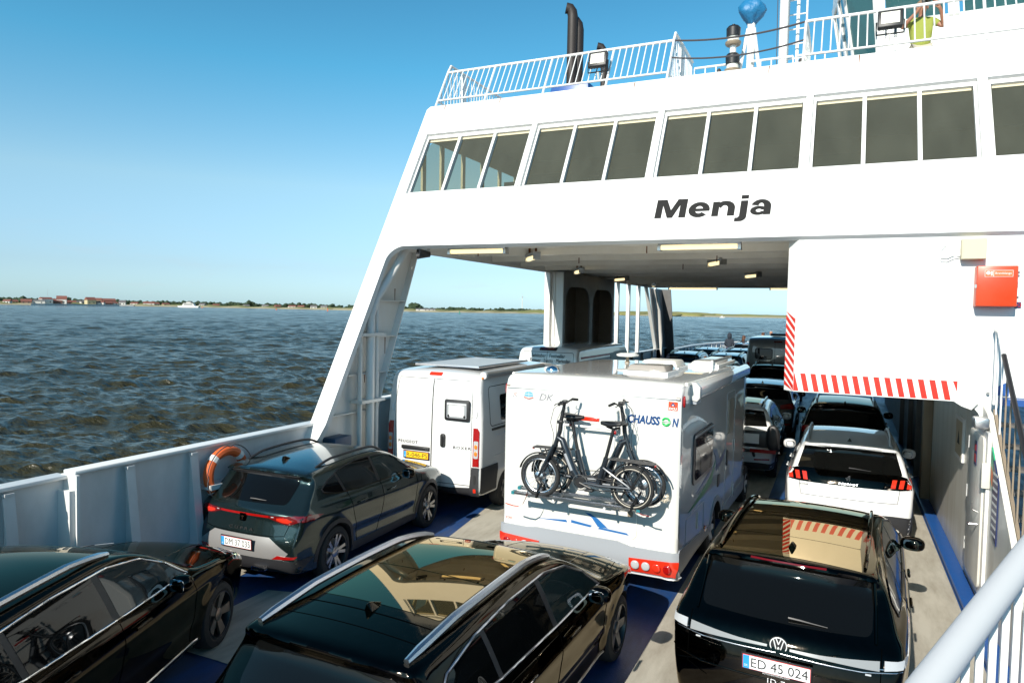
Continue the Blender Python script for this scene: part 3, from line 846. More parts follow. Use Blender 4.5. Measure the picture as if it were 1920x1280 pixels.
for (x, y0_, z0_, L_r) in ((XL + .036, 11.0, 3.9, .22), (XL + .036, 10.7, 3.0, .3), (XL + .036, 10.1, 2.4, .18), (XL + .036, 9.9, 1.75, .2)):
    MB().prism([(x - .004, y0_, z0_), (x - .004, y0_ + .022, z0_), (x - .004, y0_ + .014, z0_ - L_r), (x - .004, y0_ + .006, z0_ - L_r)], (.005, 0, 0)).build('rust_streak', M_RUST, dh, None)
for x, s_ in ((-7.2, .0), (-6.0, .0), (-3.4, .0), (-1.2, .0), (.1, .0)):
    MB().prism([FP(x, 3.35, .001), FP(x + .02, 3.35, .001), FP(x + .013, 3.18, .001), FP(x + .007, 3.18, .001)], F_OUT * .002).build('rust_streak', M_RUST, dh, None)
# port side pillar block with two arched recesses
m = MB()
m.box(XL + .0, -7.12, 18.6, 18.66, 0, 4.64)
m.build('pillar_face', M_WHITE, dh, None)
MB().box(XL - .02, XL + .14, 18.46, 18.599, 0, 4.62).build('pillar_edge', M_WHITE, dh)
MB().box(XL + .22, XL + .25, 18.56, 18.599, 0, 4.62).build('pillar_rib', M_WHITE, dh)
M_TAN2 = mat('recess_tan', (.20, .17, .13), .5, noise=(3, .5, (.15, .12, .09)))
def arch_wall(ya, yb):
    o_ = [(ya, 0), (ya + .14, 0), (ya + .14, 3.7)] + [(ya + .14 + .55 - .55 * math.cos(a), 3.7 + .55 * math.sin(a)) for a in np.linspace(.15, PI / 2, 6)] + [(yb - .14 - .55 + .55 * math.sin(a), 3.7 + .55 * math.cos(a)) for a in np.linspace(0, PI / 2 - .15, 6)] + [(yb - .14, 3.7), (yb - .14, 0), (yb, 0), (yb, 4.64), (ya, 4.64)]
    return [(-7.12, y, z) for y, z in o_]
for ya, yb in ((18.665, 21.1), (21.102, 23.5)):
    MB().prism(arch_wall(ya, yb), (-.05, 0, 0)).build('arch_frame', M_DARKGREY, dh, None)
    MB().box(XL + .0, -7.171, yb - .1, yb - .04, 0, 4.6).build('recess_side', M_TAN2, dh)
    MB().box(XL - .04, XL - .001, ya, yb, 0, 4.64).build('recess_back', M_TAN2, dh)
    MB().box(XL + .01, XL + .05, yb - .6, yb - .2, 2.0, 2.4).build('recess_box', M_BLACK, dh)
MB().box(XL - .04, -7.12, 23.501, 23.56, 0, 4.6).build('pillar_end', M_CEIL, dh)
tag(MB().box(-7.30, -7.14, 18.57, 18.599, 2.28, 2.5).build('exit_sign', M_SIGNGREEN), 'small green exit sign on the white pillar', 'sign')
# slatted bay
for k in range(4):
    y = 23.85 + 1.5 * k
    MB().box(XL - .03, XL + .10, y, y + .14, 1.9, 4.62).build('bay_mullion', M_WHITE, dh)
MB().prism([(XL, 29.4, 4.62), (XL, 29.52, 4.62), (XL, 31.5, 1.9), (XL, 31.38, 1.9)], (.14, 0, 0)).build('bay_frame', M_WHITE2, dh, None)
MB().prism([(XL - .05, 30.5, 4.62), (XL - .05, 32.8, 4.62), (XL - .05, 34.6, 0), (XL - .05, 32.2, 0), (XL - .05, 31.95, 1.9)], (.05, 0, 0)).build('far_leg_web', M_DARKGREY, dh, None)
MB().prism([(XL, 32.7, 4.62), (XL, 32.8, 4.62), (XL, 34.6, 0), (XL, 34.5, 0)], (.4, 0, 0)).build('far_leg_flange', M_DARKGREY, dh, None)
MB().tube([(XL + .1, 31.0, 4.6), (XL + .14, 31.6, 3.7), (XL + .14, 32.4, 1.6), (XL + .14, 32.5, 0)], .08, 8).build('leg_pipe', M_WHITE2, dh)
MB().prism([(XL, 30.3, 4.62), (XR, 30.3, 4.62), (XR, 28.6, 7.5), (XL, 28.6, 7.5)], (0, .1, 0)).build('far_front_plate', M_WHITE2, dh, None)

# ------------------------------------------------------------------ casing wall on the right, door, signs
cw = thing('casing_wall', 'cream casing wall along the right lane with a steel door', 'casing wall', (XW, 10, 0), 0, None, world=True)
SL = lambda y: 2.43 - .735 * (10.25 - y)
MB().prism([(XW, 7.0, 0), (XW, 15.5, 0), (XW, 15.5, 4.9), (XW, 10.63, 4.9), (XW, 10.63, 2.48), (XW, 10.2, 2.39), (XW, 7.0, .06)], (.06, 0, 0)).build('wall_plate', M_CASING, cw, None)
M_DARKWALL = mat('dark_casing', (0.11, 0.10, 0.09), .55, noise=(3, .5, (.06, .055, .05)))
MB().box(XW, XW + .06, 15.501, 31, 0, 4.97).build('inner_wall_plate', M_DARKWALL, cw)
MB().box(XW - .16, XW - .001, 15.5, 15.72, 0, 4.6).bevel(.01).build('door_post', mat('brown_post', (.30, .23, .15), .5, noise=(3, .6, (.16, .11, .07), (1, 1, .2))), cw)
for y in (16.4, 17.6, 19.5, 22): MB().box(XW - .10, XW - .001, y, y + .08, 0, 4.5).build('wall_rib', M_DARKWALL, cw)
MB().box(XW - .19, XW - .001, 4.5, 30, 0.004, .075).bevel(.015).build('blue_kerb', M_BLUETRIM, cw)
# steel door
MB().box(XW - .035, XW - .001, 9.86, 11.02, .20, 2.20).build('door_frame', M_WHITE, cw)
dr = MB().prism([(XW - .037, y, z) for y, z in rrect(9.95, 10.93, .29, 2.13, .10)], (-.028, 0, 0)).bevel(.006).build('door', M_CASING, cw)
hd = MB().tube([(XW - .07, 10.1, 1.05), (XW - .14, 10.1, 1.05), (XW - .14, 10.32, 1.0)], .014, 8).tube([(XW - .07, 10.1, 1.2), (XW - .12, 10.1, 1.22), (XW - .12, 10.2, 1.28)], .010, 8).build('handle', M_STEEL, dr)
for z in (.5, 1.2, 1.85): MB().tube([(XW - .05, 10.96, z), (XW - .05, 10.96, z + .16)], .022, 8).build('door_hinge', M_WHITE2, cw)
MB().box(XW - .16, XW - .001, 10.0, 10.2, 2.23, 2.36).bevel(.02).build('door_lamp', M_STEEL, cw)
MB().box(XW - .09, XW - .001, 9.82, 9.90, 1.55, 1.85).bevel(.01).build('junction_box', M_CASING, cw)
t = tag(MB().box(XW - .072, XW - .066, 10.34, 10.5, 1.72, 2.02).build('door_notice', M_SIGNBLUE), 'small dark notice on the steel door', 'sign')
MB().box(XW - .0735, XW - .0725, 10.36, 10.48, 1.90, 1.98).box(XW - .0735, XW - .0725, 10.36, 10.48, 1.76, 1.86).build('print', mat('print_red', (.5, .03, .03), .5), t)
po = tag(MB().box(XW - .035, XW - .002, 11.72, 12.4, 1.50, 2.12).build('wall_notice', M_WHITE), 'white framed notice on the wall beyond the steel door', 'sign')
MB().box(XW - .038, XW - .0355, 11.78, 12.34, 1.56, 2.06).build('notice_sheet', mat('sheet_tan', (.42, .34, .22), .5), po)
MB().prism([(XW - .0395, 11.95, 1.72), (XW - .0395, 12.17, 1.72), (XW - .0395, 12.06, 1.93)], (.001, 0, 0)).build('warning_symbol', M_LETTER, po)
nb = tag(MB().prism([(XW - .014, 9.62, 1.95), (XW - .014, 9.62, 1.12), (XW - .014, 9.30, 1.02), (XW - .014, 9.30, 1.72)], (.012, 0, 0)).build('notice_board', M_SIGNBLUE), 'navy notice board with white lines below the stair', 'sign')
for k in range(9):
    z = 1.10 + k * .085
    MB().box(XW - .0165, XW - .0150, 9.34, 9.58, z, z + .03).build('print_line', M_PRINTW, nb)
nb2 = tag(MB().prism([(XW - .014, 9.76, 2.06), (XW - .014, 9.76, 1.66), (XW - .014, 9.60, 1.56), (XW - .014, 9.60, 1.96)], (.012, 0, 0)).build('pictogram_sign', M_SIGNGREEN), 'green and orange pictogram sign below the stair top', 'sign')
MB().prism([(XW - .016, 9.73, 1.84), (XW - .016, 9.73, 1.68), (XW - .016, 9.63, 1.62), (XW - .016, 9.63, 1.78)], (.0015, 0, 0)).build('orange_panel', M_ORANGE, nb2)

# ------------------------------------------------------------------ the hanging wall over the right lane with hazard stripes
hw = thing('hanging_wall', 'white wall over the right lane edged with red hazard stripes', 'bulkhead', (.5, 10.52, 2.5), 0, None, world=True)
YB = 10.52
k1 = [(-.57, 2.49), (1.38, 2.49)] + [(1.38 + .27 * math.sin(a), 2.22 + .27 * math.cos(a)) for a in np.linspace(.2, PI / 2, 6)] + [(1.655, 2.1), (1.78, 2.35), (1.86, 2.58), (XR, 2.58), (XR, 4.75), (-.57, 4.75)]
MB().prism([(x, YB, z) for x, z in k1], (0, .08, 0)).build('wall_plate', M_WHITE, hw, None)
MB().prism([(-.572, YB, 2.49), (-.70, YB + .16, 2.49), (-.70, YB + .16, 4.75), (-.572, YB, 4.75)], (.0, .05, 0)).build('bevelled_edge', M_WHITE, hw, None)
MB().box(-.699, -.65, YB + .21, YB + .9, 2.49, 4.66).build('side_return', M_WHITE, hw)
MB().prism([(1.34, YB - .012, 2.492), (1.60, YB - .012, 2.492), (1.53, YB - .012, 2.40), (1.42, YB - .012, 2.44)], (0, -.05, 0)).build('corner_gusset', M_WHITE2, hw)
MB().tube([(1.70, YB - .01, 2.62), (1.70, YB - .05, 2.62)], .018, 8).build('stud', M_STEEL, hw)
z0, z1 = 2.503, 2.748
st = .129
for k in range(15):
    xa = -.615 + k * st
    q = [(xa + .052 * 0, z1), (xa + .066, z1), (xa + .066 + .052, z0), (xa + .052, z0)]
    q = [(max(x, -.568), z) for x, z in q]
    if k == 0: q = [(-.568, z1), (-.56, z1), (-.50, z0), (-.568, z0)]
    q = [(min(x, 1.375), z) for x, z in q]
    if k == 15: continue
    MB().prism([(x, YB - .0005, z) for x, z in q], (0, -.0025, 0)).build('hazard_stripe', M_RED, hw, None)
MB().prism([(x, YB - .0005, z) for x, z in ((1.325, z1), (1.375, z1), (1.375, z1 - .14))], (0, -.0025, 0)).build('hazard_stripe', M_RED, hw, None)
for k in range(11):
    za = 2.40 + k * .115
    q = [(0, za + .17), (0, za + .17 + .062), (1, za + .062), (1, za)]
    q = [(f, min(max(z, 2.5), 3.60)) for f, z in q]
    if len({z for f, z in q}) < 3: continue
    B0 = Vector((-.699, YB + .158, 0)); B1 = Vector((-.574, YB + .002, 0)); nn = Vector((-.78, -.62, 0)) * .004
    MB().prism([B0 + (B1 - B0) * f + Vector((0, 0, z)) + nn * .15 for f, z in q], nn).build('hazard_stripe', M_RED, hw, None)
jb = thing('junction_box', 'beige junction box with a loose cable on the white wall', 'junction box', (1.46, YB, 4.43), 0, None, world=True)
MB().box(1.335, 1.60, YB - .13, YB - .001, 4.285, 4.545).bevel(.012).build('box', M_BEIGE, jb)
MB().box(1.343, 1.592, YB - .139, YB - .131, 4.293, 4.537).build('lid', M_BEIGE, jb)
MB().tube([(1.335, YB - .05, 4.36), (1.26, YB - .04, 4.36), (1.20, YB - .02, 4.31), (1.13, YB - .012, 4.31), (1.11, YB - .012, 4.38), (1.16, YB - .012, 4.46), (1.18, YB - .004, 4.47)], .006, 6).build('cable', M_PRINTW, jb)
MB().tube([(1.335, YB - .05, 4.34), (1.26, YB - .04, 4.32), (1.20, YB - .02, 4.27), (1.14, YB - .012, 4.27), (1.10, YB - .012, 4.33)], .005, 6).build('cable', M_PRINTW, jb)
fc = thing('fire_cabinet', 'orange red fire equipment cabinet on the white wall', 'fire cabinet', (1.74, YB, 3.97), 0, None, world=True)
MB().box(1.50, 1.925, YB - .19, YB - .001, 3.70, 4.20).bevel(.012).build('cabinet', M_CABRED, fc)
MB().box(1.506, 1.919, YB - .204, YB - .192, 3.707, 4.193).bevel(.004).build('door', M_CABRED, fc)
for z in (3.8, 4.06, 4.1): MB().tube([(1.93, YB - .19, z), (1.93, YB - .19, z + .03)], .008, 6).build('hinge', M_STEEL, fc)
MB().box(1.485, 1.503, YB - .20, YB - .16, 3.93, 3.97).build('latch', M_STEEL, fc)
lb = MB().box(1.58, 1.87, YB - .2065, YB - .2042, 4.065, 4.145).build('label_plate', M_PRINTW, fc)
MB().box(1.584, 1.668, YB - .2085, YB - .2068, 4.069, 4.141).box(1.674, 1.866, YB - .2085, YB - .2068, 4.069, 4.141).build('label_field', M_ORANGE, lb)
letter('Brandslange', M_PRINTW, frame((1.77, YB - .2088, 4.105), (1, 0, 0), (0, 0, 1)), lb, .05, depth=.0005, width=.165, height=.034)
MB().tube([(1.615, YB - .209, 4.112), (1.615, YB - .2095, 4.112)], .022, 12).box(1.642, 1.658, YB - .2095, YB - .2087, 4.08, 4.13).build('hose_symbol', M_PRINTW, lb)
t = tag(MB().box(1.935, 2.0, YB - .012, YB - .002, 3.69, 3.765).build('cabinet_sticker', M_SIGNBLUE), 'small navy and red sticker beside the fire cabinet', 'sticker')
MB().tube([(1.98 + .02 * math.cos(a), YB - .0135, 3.727 + .022 * math.sin(a)) for a in np.linspace(-2.2, 2.2, 9)], .004, 4).tube([(1.945, YB - .0135, 3.71), (1.97, YB - .0135, 3.73)], .005, 4).build('symbol', M_RED, t)

# ------------------------------------------------------------------ stair at the right with its railing, landing
sr = thing('side_stair', 'steep stair with tan stringer rising to the blue landing', 'stair', (2.0, 9, 0), 0, None, world=True)
M_TAN = mat('stair_tan', (.25, .195, .135), .45, noise=(3, .5, (.17, .13, .09), (1, 1, .3)))
MB().prism([(1.725, 10.25, 2.45), (1.725, 10.25, 2.27), (1.725, 7.2, .02), (1.725, 7.0, .02), (1.725, 7.0, .06)], (.035, 0, 0)).build('stringer', M_TAN, sr, None)
MB().prism([(2.47, 10.25, 2.45), (2.47, 10.25, 2.27), (2.47, 7.2, .02), (2.47, 7.0, .02), (2.47, 7.0, .06)], (.035, 0, 0)).build('stringer', M_TAN, sr, None)
for k in range(11):
    z = .2 + k * .21; y = 10.25 - (2.40 - z) / .735
    MB().box(1.761, 2.469, y - .12, y + .12, z - .03, z).build('tread', M_DARKWALL, sr)
ld = tag(MB().box(1.82, 6, 10.26, 10.515, 2.50, 2.575).build('stair_landing', M_BLUETRIM), 'blue landing at the head of the stair', 'landing')
tag(MB().prism([(1.79, YB - .004, 2.60), (1.92, YB - .004, 2.60), (1.92, YB - .004, 2.78), (1.79, YB - .004, 2.70)], (0, -.02, 0)).build('landing_flange', M_BLUETRIM), 'blue triangular flange at the stair head', 'flange')
tag(MB().box(2.55, 6, 7.5, 10.255, 2.40, 2.56).build('side_platform', M_BLUETRIM), 'blue side platform beyond the stair', 'platform')
tag(MB().box(2.53, 2.549, 7.5, 10.25, 2.36, 2.58).build('platform_edge', M_TAN), 'tan edge plate of the side platform', 'edge plate')
rl = thing('stair_railing', 'stair railing with black covered handrail', 'railing', (1.74, 9, 1.5), 0, None, world=True)
for k in range(10):
    y = 10.18 - k * .27; zb = SL(y) - .02
    zt = zb + .93 if y < 10.02 else zb + .93
    MB().box(1.732, 1.748, y - .008, y + .008, zb, zt).build('baluster', M_TAN if k > 1 else M_WHITE, rl)
MB().tube([(1.74, 9.88, 3.13), (1.74, 8.1, 1.83), (1.74, 7.4, 1.30)], .028, 10).build('handrail', M_BLACK, rl)
MB().tube([(1.74, 10.42, 3.42), (1.74, 10.18, 3.40), (1.74, 10.06, 3.30), (1.74, 9.88, 3.13)], .028, 10).tube([(1.78, 10.5, 3.44), (1.74, 10.42, 3.42)], .03, 8).build('rail_end', M_WHITE, rl)
MB().tube([(1.74, 10.3, 3.40), (1.74, 10.3, 2.5)], .022, 8).build('rail_post', M_WHITE, rl)

# near rail of the camera's platform
nr = thing('near_railing', 'white handrail greyed for shade with white balusters close to the camera', 'railing', (.3, 1.8, 2), 0, None, world=True)
A_ = Vector((.172, 1.482, 2.877)); B_ = Vector((.409, 1.985, 2.991))
dv = (B_ - A_)
P0 = A_ - dv * 1.0; P1 = B_ + dv * 2.0
MB().tube([P0, A_, B_, P1], .030, 16).build('handrail', mat('rail_shade_grey', (.52, .53, .54), .55), nr)  # white rail; its shade is put into the grey colour
for k in range(-2, 16):
    q = A_ + dv * (k * .15 + .04)
    MB().box(q.x - .007, q.x + .007, q.y - .007, q.y + .007, q.z - 1.0, q.z - .015).build('baluster', M_WHITE, nr)
q0 = P0 - Vector((0, 0, 1.0)); q1 = P1 - Vector((0, 0, 1.0))
MB().tube([q0, q1], .02, 8).build('bottom_rail', M_WHITE, nr)

# ------------------------------------------------------------------ lights below the ceiling
def tube_light(x, y, z, L, lab, rz=0):
    t = thing('fluorescent_light', lab, 'light', (x, y, z), rz, 'lights under the ferry ceiling')
    MB().box(-L / 2, L / 2, -.075, .075, .03, .10).bevel(.012).build('housing', M_STEEL, t)
    MB().tube([(-L / 2 + .04, 0, .0), (L / 2 - .04, 0, .0)], .055, 10, flat=.7).build('diffuser', M_TUBE, t)
    for s in (-1, 1): MB().box(s * (L / 2 - .02) - .025, s * (L / 2 - .02) + .025, -.07, .07, -.05, .032).build('end_cap', M_STEEL, t)
    for s in (-1, 1): MB().box(s * (L / 2 - .11) - .015, s * (L / 2 - .11) + .015, -.02, .02, .10, .22).build('bracket', M_RUST, t)
    return t
tube_light(-5.75, 10.85, 4.55, 1.12, 'long tube light with rusty brackets near the slanted leg')
tube_light(-1.98, 10.85, 4.55, 1.22, 'long tube light below the ship name')
tube_light(-5.6, 12.9, 4.58, .85, 'yellow tube light behind the one near the slanted leg', R(-55))
tube_light(-2.4, 15.2, 4.60, .8, 'yellow tube light in the middle of the ceiling', R(-62))
tube_light(-6.3, 17.6, 4.58, .8, 'dark tube light at the white pillar', R(-60))
tube_light(-6.4, 21.9, 4.58, .9, 'dark tube light above the arches', R(-50))
tube_light(-2.2, 20.0, 4.58, .8, 'dark lamp hanging far back in the ceiling', R(-60))
tube_light(-6.5, 26.6, 4.58, .9, 'yellow light above the slatted bay', R(-75))
tube_light(-5.6, 29.6, 4.56, 2.0, 'long yellow light at the far end of the ceiling')
tube_light(-1.6, 29.6, 4.56, 2.0, 'long yellow light at the far end beside the hanging wall')
t = thing('deck_loudspeaker', 'black horn loudspeaker under the front edge near the leg', 'loudspeaker', (-6.68, 10.68, 4.50), R(-35))
MB().lathe([(.05, -.06), (.06, .0), (.085, .12), (.095, .16), (.08, .165), (.045, .10), (0, .08)], Matrix.Rotation(R(90), 4, 'X'), 16).build('horn', M_BLACK, t)
MB().box(-.03, .03, -.02, .05, .06, .16).build('bracket', M_STEEL, t)

# ------------------------------------------------------------------ roof level: railings, lamps, masts, bridge
def raked_rail(name, lab, x0, x1, n, posts, s0=3.50, s1=4.27):
    t = thing(name, lab, 'railing', FP(x0, 3.4), 0, 'railings on the deckhouse roof', world=True)
    MB().tube([FP(x0, s1), FP(x1, s1)], .026, 8).build('top_rail', M_WHITE, t)
    MB().tube([FP(x0, s0), FP(x1, s0)], .020, 8).build('bottom_rail', M_WHITE, t)
    for k in range(n + 1):
        x = x0 + (x1 - x0) * k / n
        p = min(abs(x - q) for q in posts) < (x1 - x0) / n * .5
        MB().tube([FP(x, 3.34 if p else s0), FP(x, s1)], .022 if p else .011, 6).build('post' if p else 'baluster', M_WHITE, t)
    return t
r1 = raked_rail('roof_railing', 'raked white railing left on the deckhouse roof', -7.42, -2.84, 38, (-7.42, -6.28, -5.1, -3.95, -2.84))
a0 = FP(-7.42, 4.27); b0 = FP(-2.84, 4.27)
for side, (x, ya) in enumerate(((-7.42, a0.y), (-2.84, b0.y))):
    yb = 16.8 if side == 0 else 14.3
    zt = 8.50
    MB().tube([(x, ya, a0.z), (x, ya + .12, zt), (x, yb, zt)], .024, 8).build('top_rail', M_WHITE, r1)
    MB().tube([(x, 12.2, 7.64), (x, yb, 7.64)], .018, 8).build('bottom_rail', M_WHITE, r1)
    for k in range(int((yb - 12.3) / .125)):
        y = 12.3 + k * .125 + .05
        zz = zt if y > ya + .12 else 7.56 + (y - 12.14) * 1.73
        MB().tube([(x, y, 7.64), (x, y, zz)], .011, 5).build('baluster', M_WHITE, r1)
    MB().box(x - .03, x + .03, 13.2, 13.32, 7.5, zt).build('post', M_WHITE, r1)
r2 = raked_rail('roof_railing', 'raked white railing right on the deckhouse roof in front of the person', -.69, 7.0, 60, (-.69, .57, 1.75, 2.95, 4.1, 5.3, 6.5))
MB().tube([FP(-.69, 4.27), (-.69, 13.2, 8.45), (-.69, 14.4, 8.45)], .022, 8).tube([FP(-.69, 3.5), (-.69, 14.4, 7.64)], .016, 8).build('top_rail', M_WHITE, r2)
for k in range(12): MB().tube([(-.69, 12.62 + k * .14, 7.64), (-.69, 12.62 + k * .14, 8.30 + min(.15, k * .05))], .011, 5).build('baluster', M_WHITE, r2)
r3 = thing('low_railing', 'low white railing across the roof between the two raked railings', 'railing', (-1.9, 14.5, 7.5), 0, 'railings on the deckhouse roof', world=True)
for (xa, xb) in ((-2.84, -2.0), (-1.78, -1.0), (-.95, -.45)):
    MB().tube([(xa, 14.5, 8.44), (xb, 14.5, 8.44)], .024, 8).build('top_rail', M_WHITE, r3)
    MB().tube([(xa, 14.5, 7.7), (xb, 14.5, 7.7)], .018, 8).build('bottom_rail', M_WHITE, r3)
    n_ = max(3, int((xb - xa) / .17))
    for k in range(n_ + 1): MB().tube([(xa + (xb - xa) * k / n_, 14.5, 7.5), (xa + (xb - xa) * k / n_, 14.5, 8.44)], .014, 6).build('baluster', M_WHITE, r3)
def sag(a, b, d, n=12): return [Vector(a).lerp(Vector(b), i / n) - Vector((0, 0, d * 4 * (i / n) * (1 - i / n))) for i in range(n + 1)]
tag(MB().tube(sag(FP(-2.84, 4.27), FP(-.69, 4.27), .09), .016, 6).build('chain', M_ROPE), 'upper dark chain across the gap between the roof railings', 'chain')
tag(MB().tube(sag(FP(-2.84, 3.85), FP(-.69, 3.85), .11), .014, 6).build('chain', M_ROPE), 'lower dark chain across the gap between the roof railings', 'chain')
def floodlight(x, lab, s=3.72):
    b = FP(x, s, .12)
    t = thing('floodlight', lab, 'floodlight', b, 0, 'floodlights on the roof railings')
    M = Matrix.Rotation(R(-14), 4, 'X')
    MB().cbox((0, 0, .12), (.34, .10, .28), M).bevel(.018).build('housing', M_BLACK, t)
    MB().cbox(Vector((0, 0, .12)) + M @ Vector((0, -.052, .0)), (.25, .012, .19), M).build('lamp_glass', M_LAMPGLASS, t)
    m = MB()
    for k in range(6): m.cbox(Vector((0, 0, .12)) + M @ Vector((-.14 + k * .056, .07, 0)), (.012, .05, .22), M)
    m.build('cooling_fins', M_BLACK, t)
    MB().tube([(-.185, 0, .10), (-.185, .0, -.09), (.185, 0, -.09), (.185, 0, .10)], .013, 6).build('bracket', M_BLACK, t)
    MB().tube([(0, 0, -.09), (0, .05, -.2)], .02, 6).build('foot', M_WHITE2, t)
floodlight(-4.10, 'black floodlight on the left roof railing')
floodlight(.51, 'black floodlight on the right roof railing beside the person')
# exhausts
def exhaust(x, y, h, r, lab, n=2):
    t = thing('exhaust_pipe', lab, 'exhaust', (x, y, 7.5), 0, 'exhaust pipes on the roof')
    for k in range(n):
        dx = .11 * k; hh = h - .28 * k
        MB().tube([(dx, .15 * k, .1), (dx, .15 * k, hh - .22), (dx - .02, .15 * k - .01, hh - .10), (dx - .07, .15 * k - .04, hh - .02), (dx - .16, .15 * k - .08, hh)], r, 12).build('pipe', M_SOOT, t)
    return t
exhaust(-6.48, 17.2, 3.75, .135, 'tall brown twin exhaust pipe behind the left roof railing')
exhaust(-5.42, 16.6, 2.45, .085, 'short brown exhaust pipe behind the left roof railing', 1)
tag(MB().prism([(-7.1, 16.4, 7.5), (-5.6, 16.4, 7.5), (-5.75, 16.4, 9.1), (-6.7, 16.4, 9.1)], (0, 1.3, 0)).bevel(.02).build('exhaust_housing', M_BLUETRIM), 'blue housing at the foot of the tall exhaust pipe', 'housing')
# signal lamp pair
t = thing('signal_lamp', 'two tier black signal lamp on a white post', 'lamp', (-2.08, 14.3, 7.5))
MB().tube([(0, 0, 0), (0, 0, .72)], .05, 10).build('post', M_WHITE, t)
for k, z in enumerate((.70, 1.22)):
    MB().lathe([(.13, z), (.15, z + .03), (.15, z + .06), (.11, z + .08)], n=16).build('collar', M_TAN, t)
    MB().lathe([(.11, z + .06), (.11, z + .16)], n=16).build('lens', M_LAMPGLASS, t)
    MB().lathe([(.13, z + .16), (.135, z + .32), (.10, z + .36), (.03, z + .37), (.03, z + .40)], n=16).build('hood', M_BLACK, t)
MB().tube([(0, 0, 1.05), (0, 0, 1.23)], .06, 8).build('neck', M_WHITE, t)
# tripod with covered instrument
t = thing('tripod_mast', 'white tripod mast carrying the covered instrument', 'mast', (-1.79, 14.6, 7.5))
MB().tube([(0, 0, 0), (0, 0, 1.75)], .075, 12).build('pole', M_WHITE, t)
for a in (100, 200, 330): MB().tube([(.34 * math.cos(R(a)), .34 * math.sin(R(a)), .0), (.06 * math.cos(R(a)), .06 * math.sin(R(a)), 1.6)], .035, 8).build('leg', M_WHITE, t)
def tarp():
    m = MB()
    prof = [(.02, 0), (.09, .02), (.13, .10), (.26, .24), (.30, .36), (.28, .50), (.20, .62), (.12, .70), (.09, .80), (0, .84)]
    m.lathe(prof, n=20)
    rnd = random.Random(3)
    for v in m.bm.verts:
        a = math.atan2(v.co.y, v.co.x)
        f = .80 + .13 * math.sin(3 * a + v.co.z * 6) + .06 * math.sin(7 * a - v.co.z * 9) + rnd.uniform(-.03, .03)
        v.co.x *= f; v.co.y *= f; v.co.z *= .72
    return m
t2 = tag(tarp().build('tarp_cover', M_COVER, None, 50), 'bright blue tarp tied over the instrument on the tripod', 'cover')
t2.location = (-1.79, 14.6, 9.16)
# signal mast and ladder
t = thing('signal_mast', 'tall white signal mast right of the blue cover', 'mast', (-1.22, 14.9, 7.5))
MB().tube([(0, 0, 0), (0, 0, 5.5)], .085, 12).build('pole', M_WHITE, t)
MB().tube([(-.18, 0, .5), (.2, 0, .56)], .02, 6).build('cross_arm', M_WHITE, t)
MB().tube([(-.6, .3, .6), (-.75, .2, 5.2)], .008, 5).tube([(-.10, -.1, .7), (-.16, 0, 5)], .008, 5).build('stay_wire', M_ROPE, t)
t = thing('mast_ladder', 'white ladder standing right of the signal mast', 'ladder', (-1.0, 15.3, 7.5))
for s in (-1, 1): MB().tube([(s * .17, 0, 0), (s * .17, .1, 4.2)], .02, 6).build('rail', M_WHITE, t)
for k in range(13): MB().tube([(-.17, .1 * k / 13, .3 + k * .29), (.17, .1 * k / 13, .3 + k * .29)], .014, 6).build('rung', M_WHITE, t)
MB().tube([(0, .14, 0), (0, .2, 3.5)], .035, 6).build('spine', M_WHITE, t)
t = thing('radar_arm', 'curved white radar bracket at the top of the ladder', 'bracket', (-1.0, 15.3, 10.4))
MB().tube([(-.2, 0, 0), (.0, 0, .1), (.4, 0, .16), (.8, 0, .42)], .03, 8).build('arm', M_WHITE, t)
MB().box(.0, .75, -.06, .06, .0, .06).build('scanner', M_PRINTW, t)
for x, y, lab in ((-2.35, 14.42, 'small navigation lamp on the low railing left'), (-.86, 14.42, 'small navigation lamp on the low railing below the ladder')):
    t = thing('navigation_lamp', lab, 'lamp', (x, y, 8.1), 0, 'small lamps at the low railing')
    MB().lathe([(.05, 0), (.05, .1), (.04, .12), (.04, .22), (.02, .25), (0, .25)], n=12).build('lamp_body', M_SOOT, t)
    MB().box(-.1, .1, -.05, .05, -.06, 0).build('base', M_PRINTW, t)

# the bridge
br = thing('wheelhouse', 'white wheelhouse with outward leaning teal windows', 'wheelhouse', (2, 16, 7.5), 0, None, world=True)
M_TEAL = mat('bridge_glass', (0.03, 0.10, 0.11), 0.03, ior=1.6)
plan = [(-.15, 17.6), (.06, 16.35), (.47, 15.75), (8, 15.75), (8, 22), (-.15, 22)]
plan_up = [(-.42, 17.6), (-.24, 16.05), (.30, 15.42), (8, 15.42), (8, 22), (-.42, 22)]
def ringwall(name, pa, za, pb, zb, m, i0, i1, inset=0):
    for i in range(i0, i1):
        a, b, c, d = pa[i], pa[i + 1], pb[i + 1], pb[i]
        cx = Vector((3, 19, 0)); 
        q = [Vector((*a, za)), Vector((*b, za)), Vector((*c, zb)), Vector((*d, zb))]
        nrm = (q[1] - q[0]).cross(q[3] - q[0]).normalized()
        if nrm.dot(q[0] - Vector((3, 19, za))) < 0: nrm = -nrm
        MB().prism(q, -nrm * .06).build(name, m, br, None)
ringwall('wall', plan, 7.5, plan, 8.60, M_WHITE, 0, 2)
plan_f = [plan[0], plan[1], (.47, 15.75), (8, 15.75), (8, 22), plan[5]]
ringwall('wall', plan_f, 7.5, plan_f, 9.22, M_WHITE, 2, 4)
MB().prism([(.44, 15.77, 8.6), (.60, 15.70, 8.6), (.50, 15.36, 10.4), (.28, 15.44, 10.4)], (0, .06, 0)).build('corner_post', M_WHITE, br, None)
ringwall('upper_wall', plan_up, 10.3, plan_up, 10.9, M_WHITE, 0, 4)
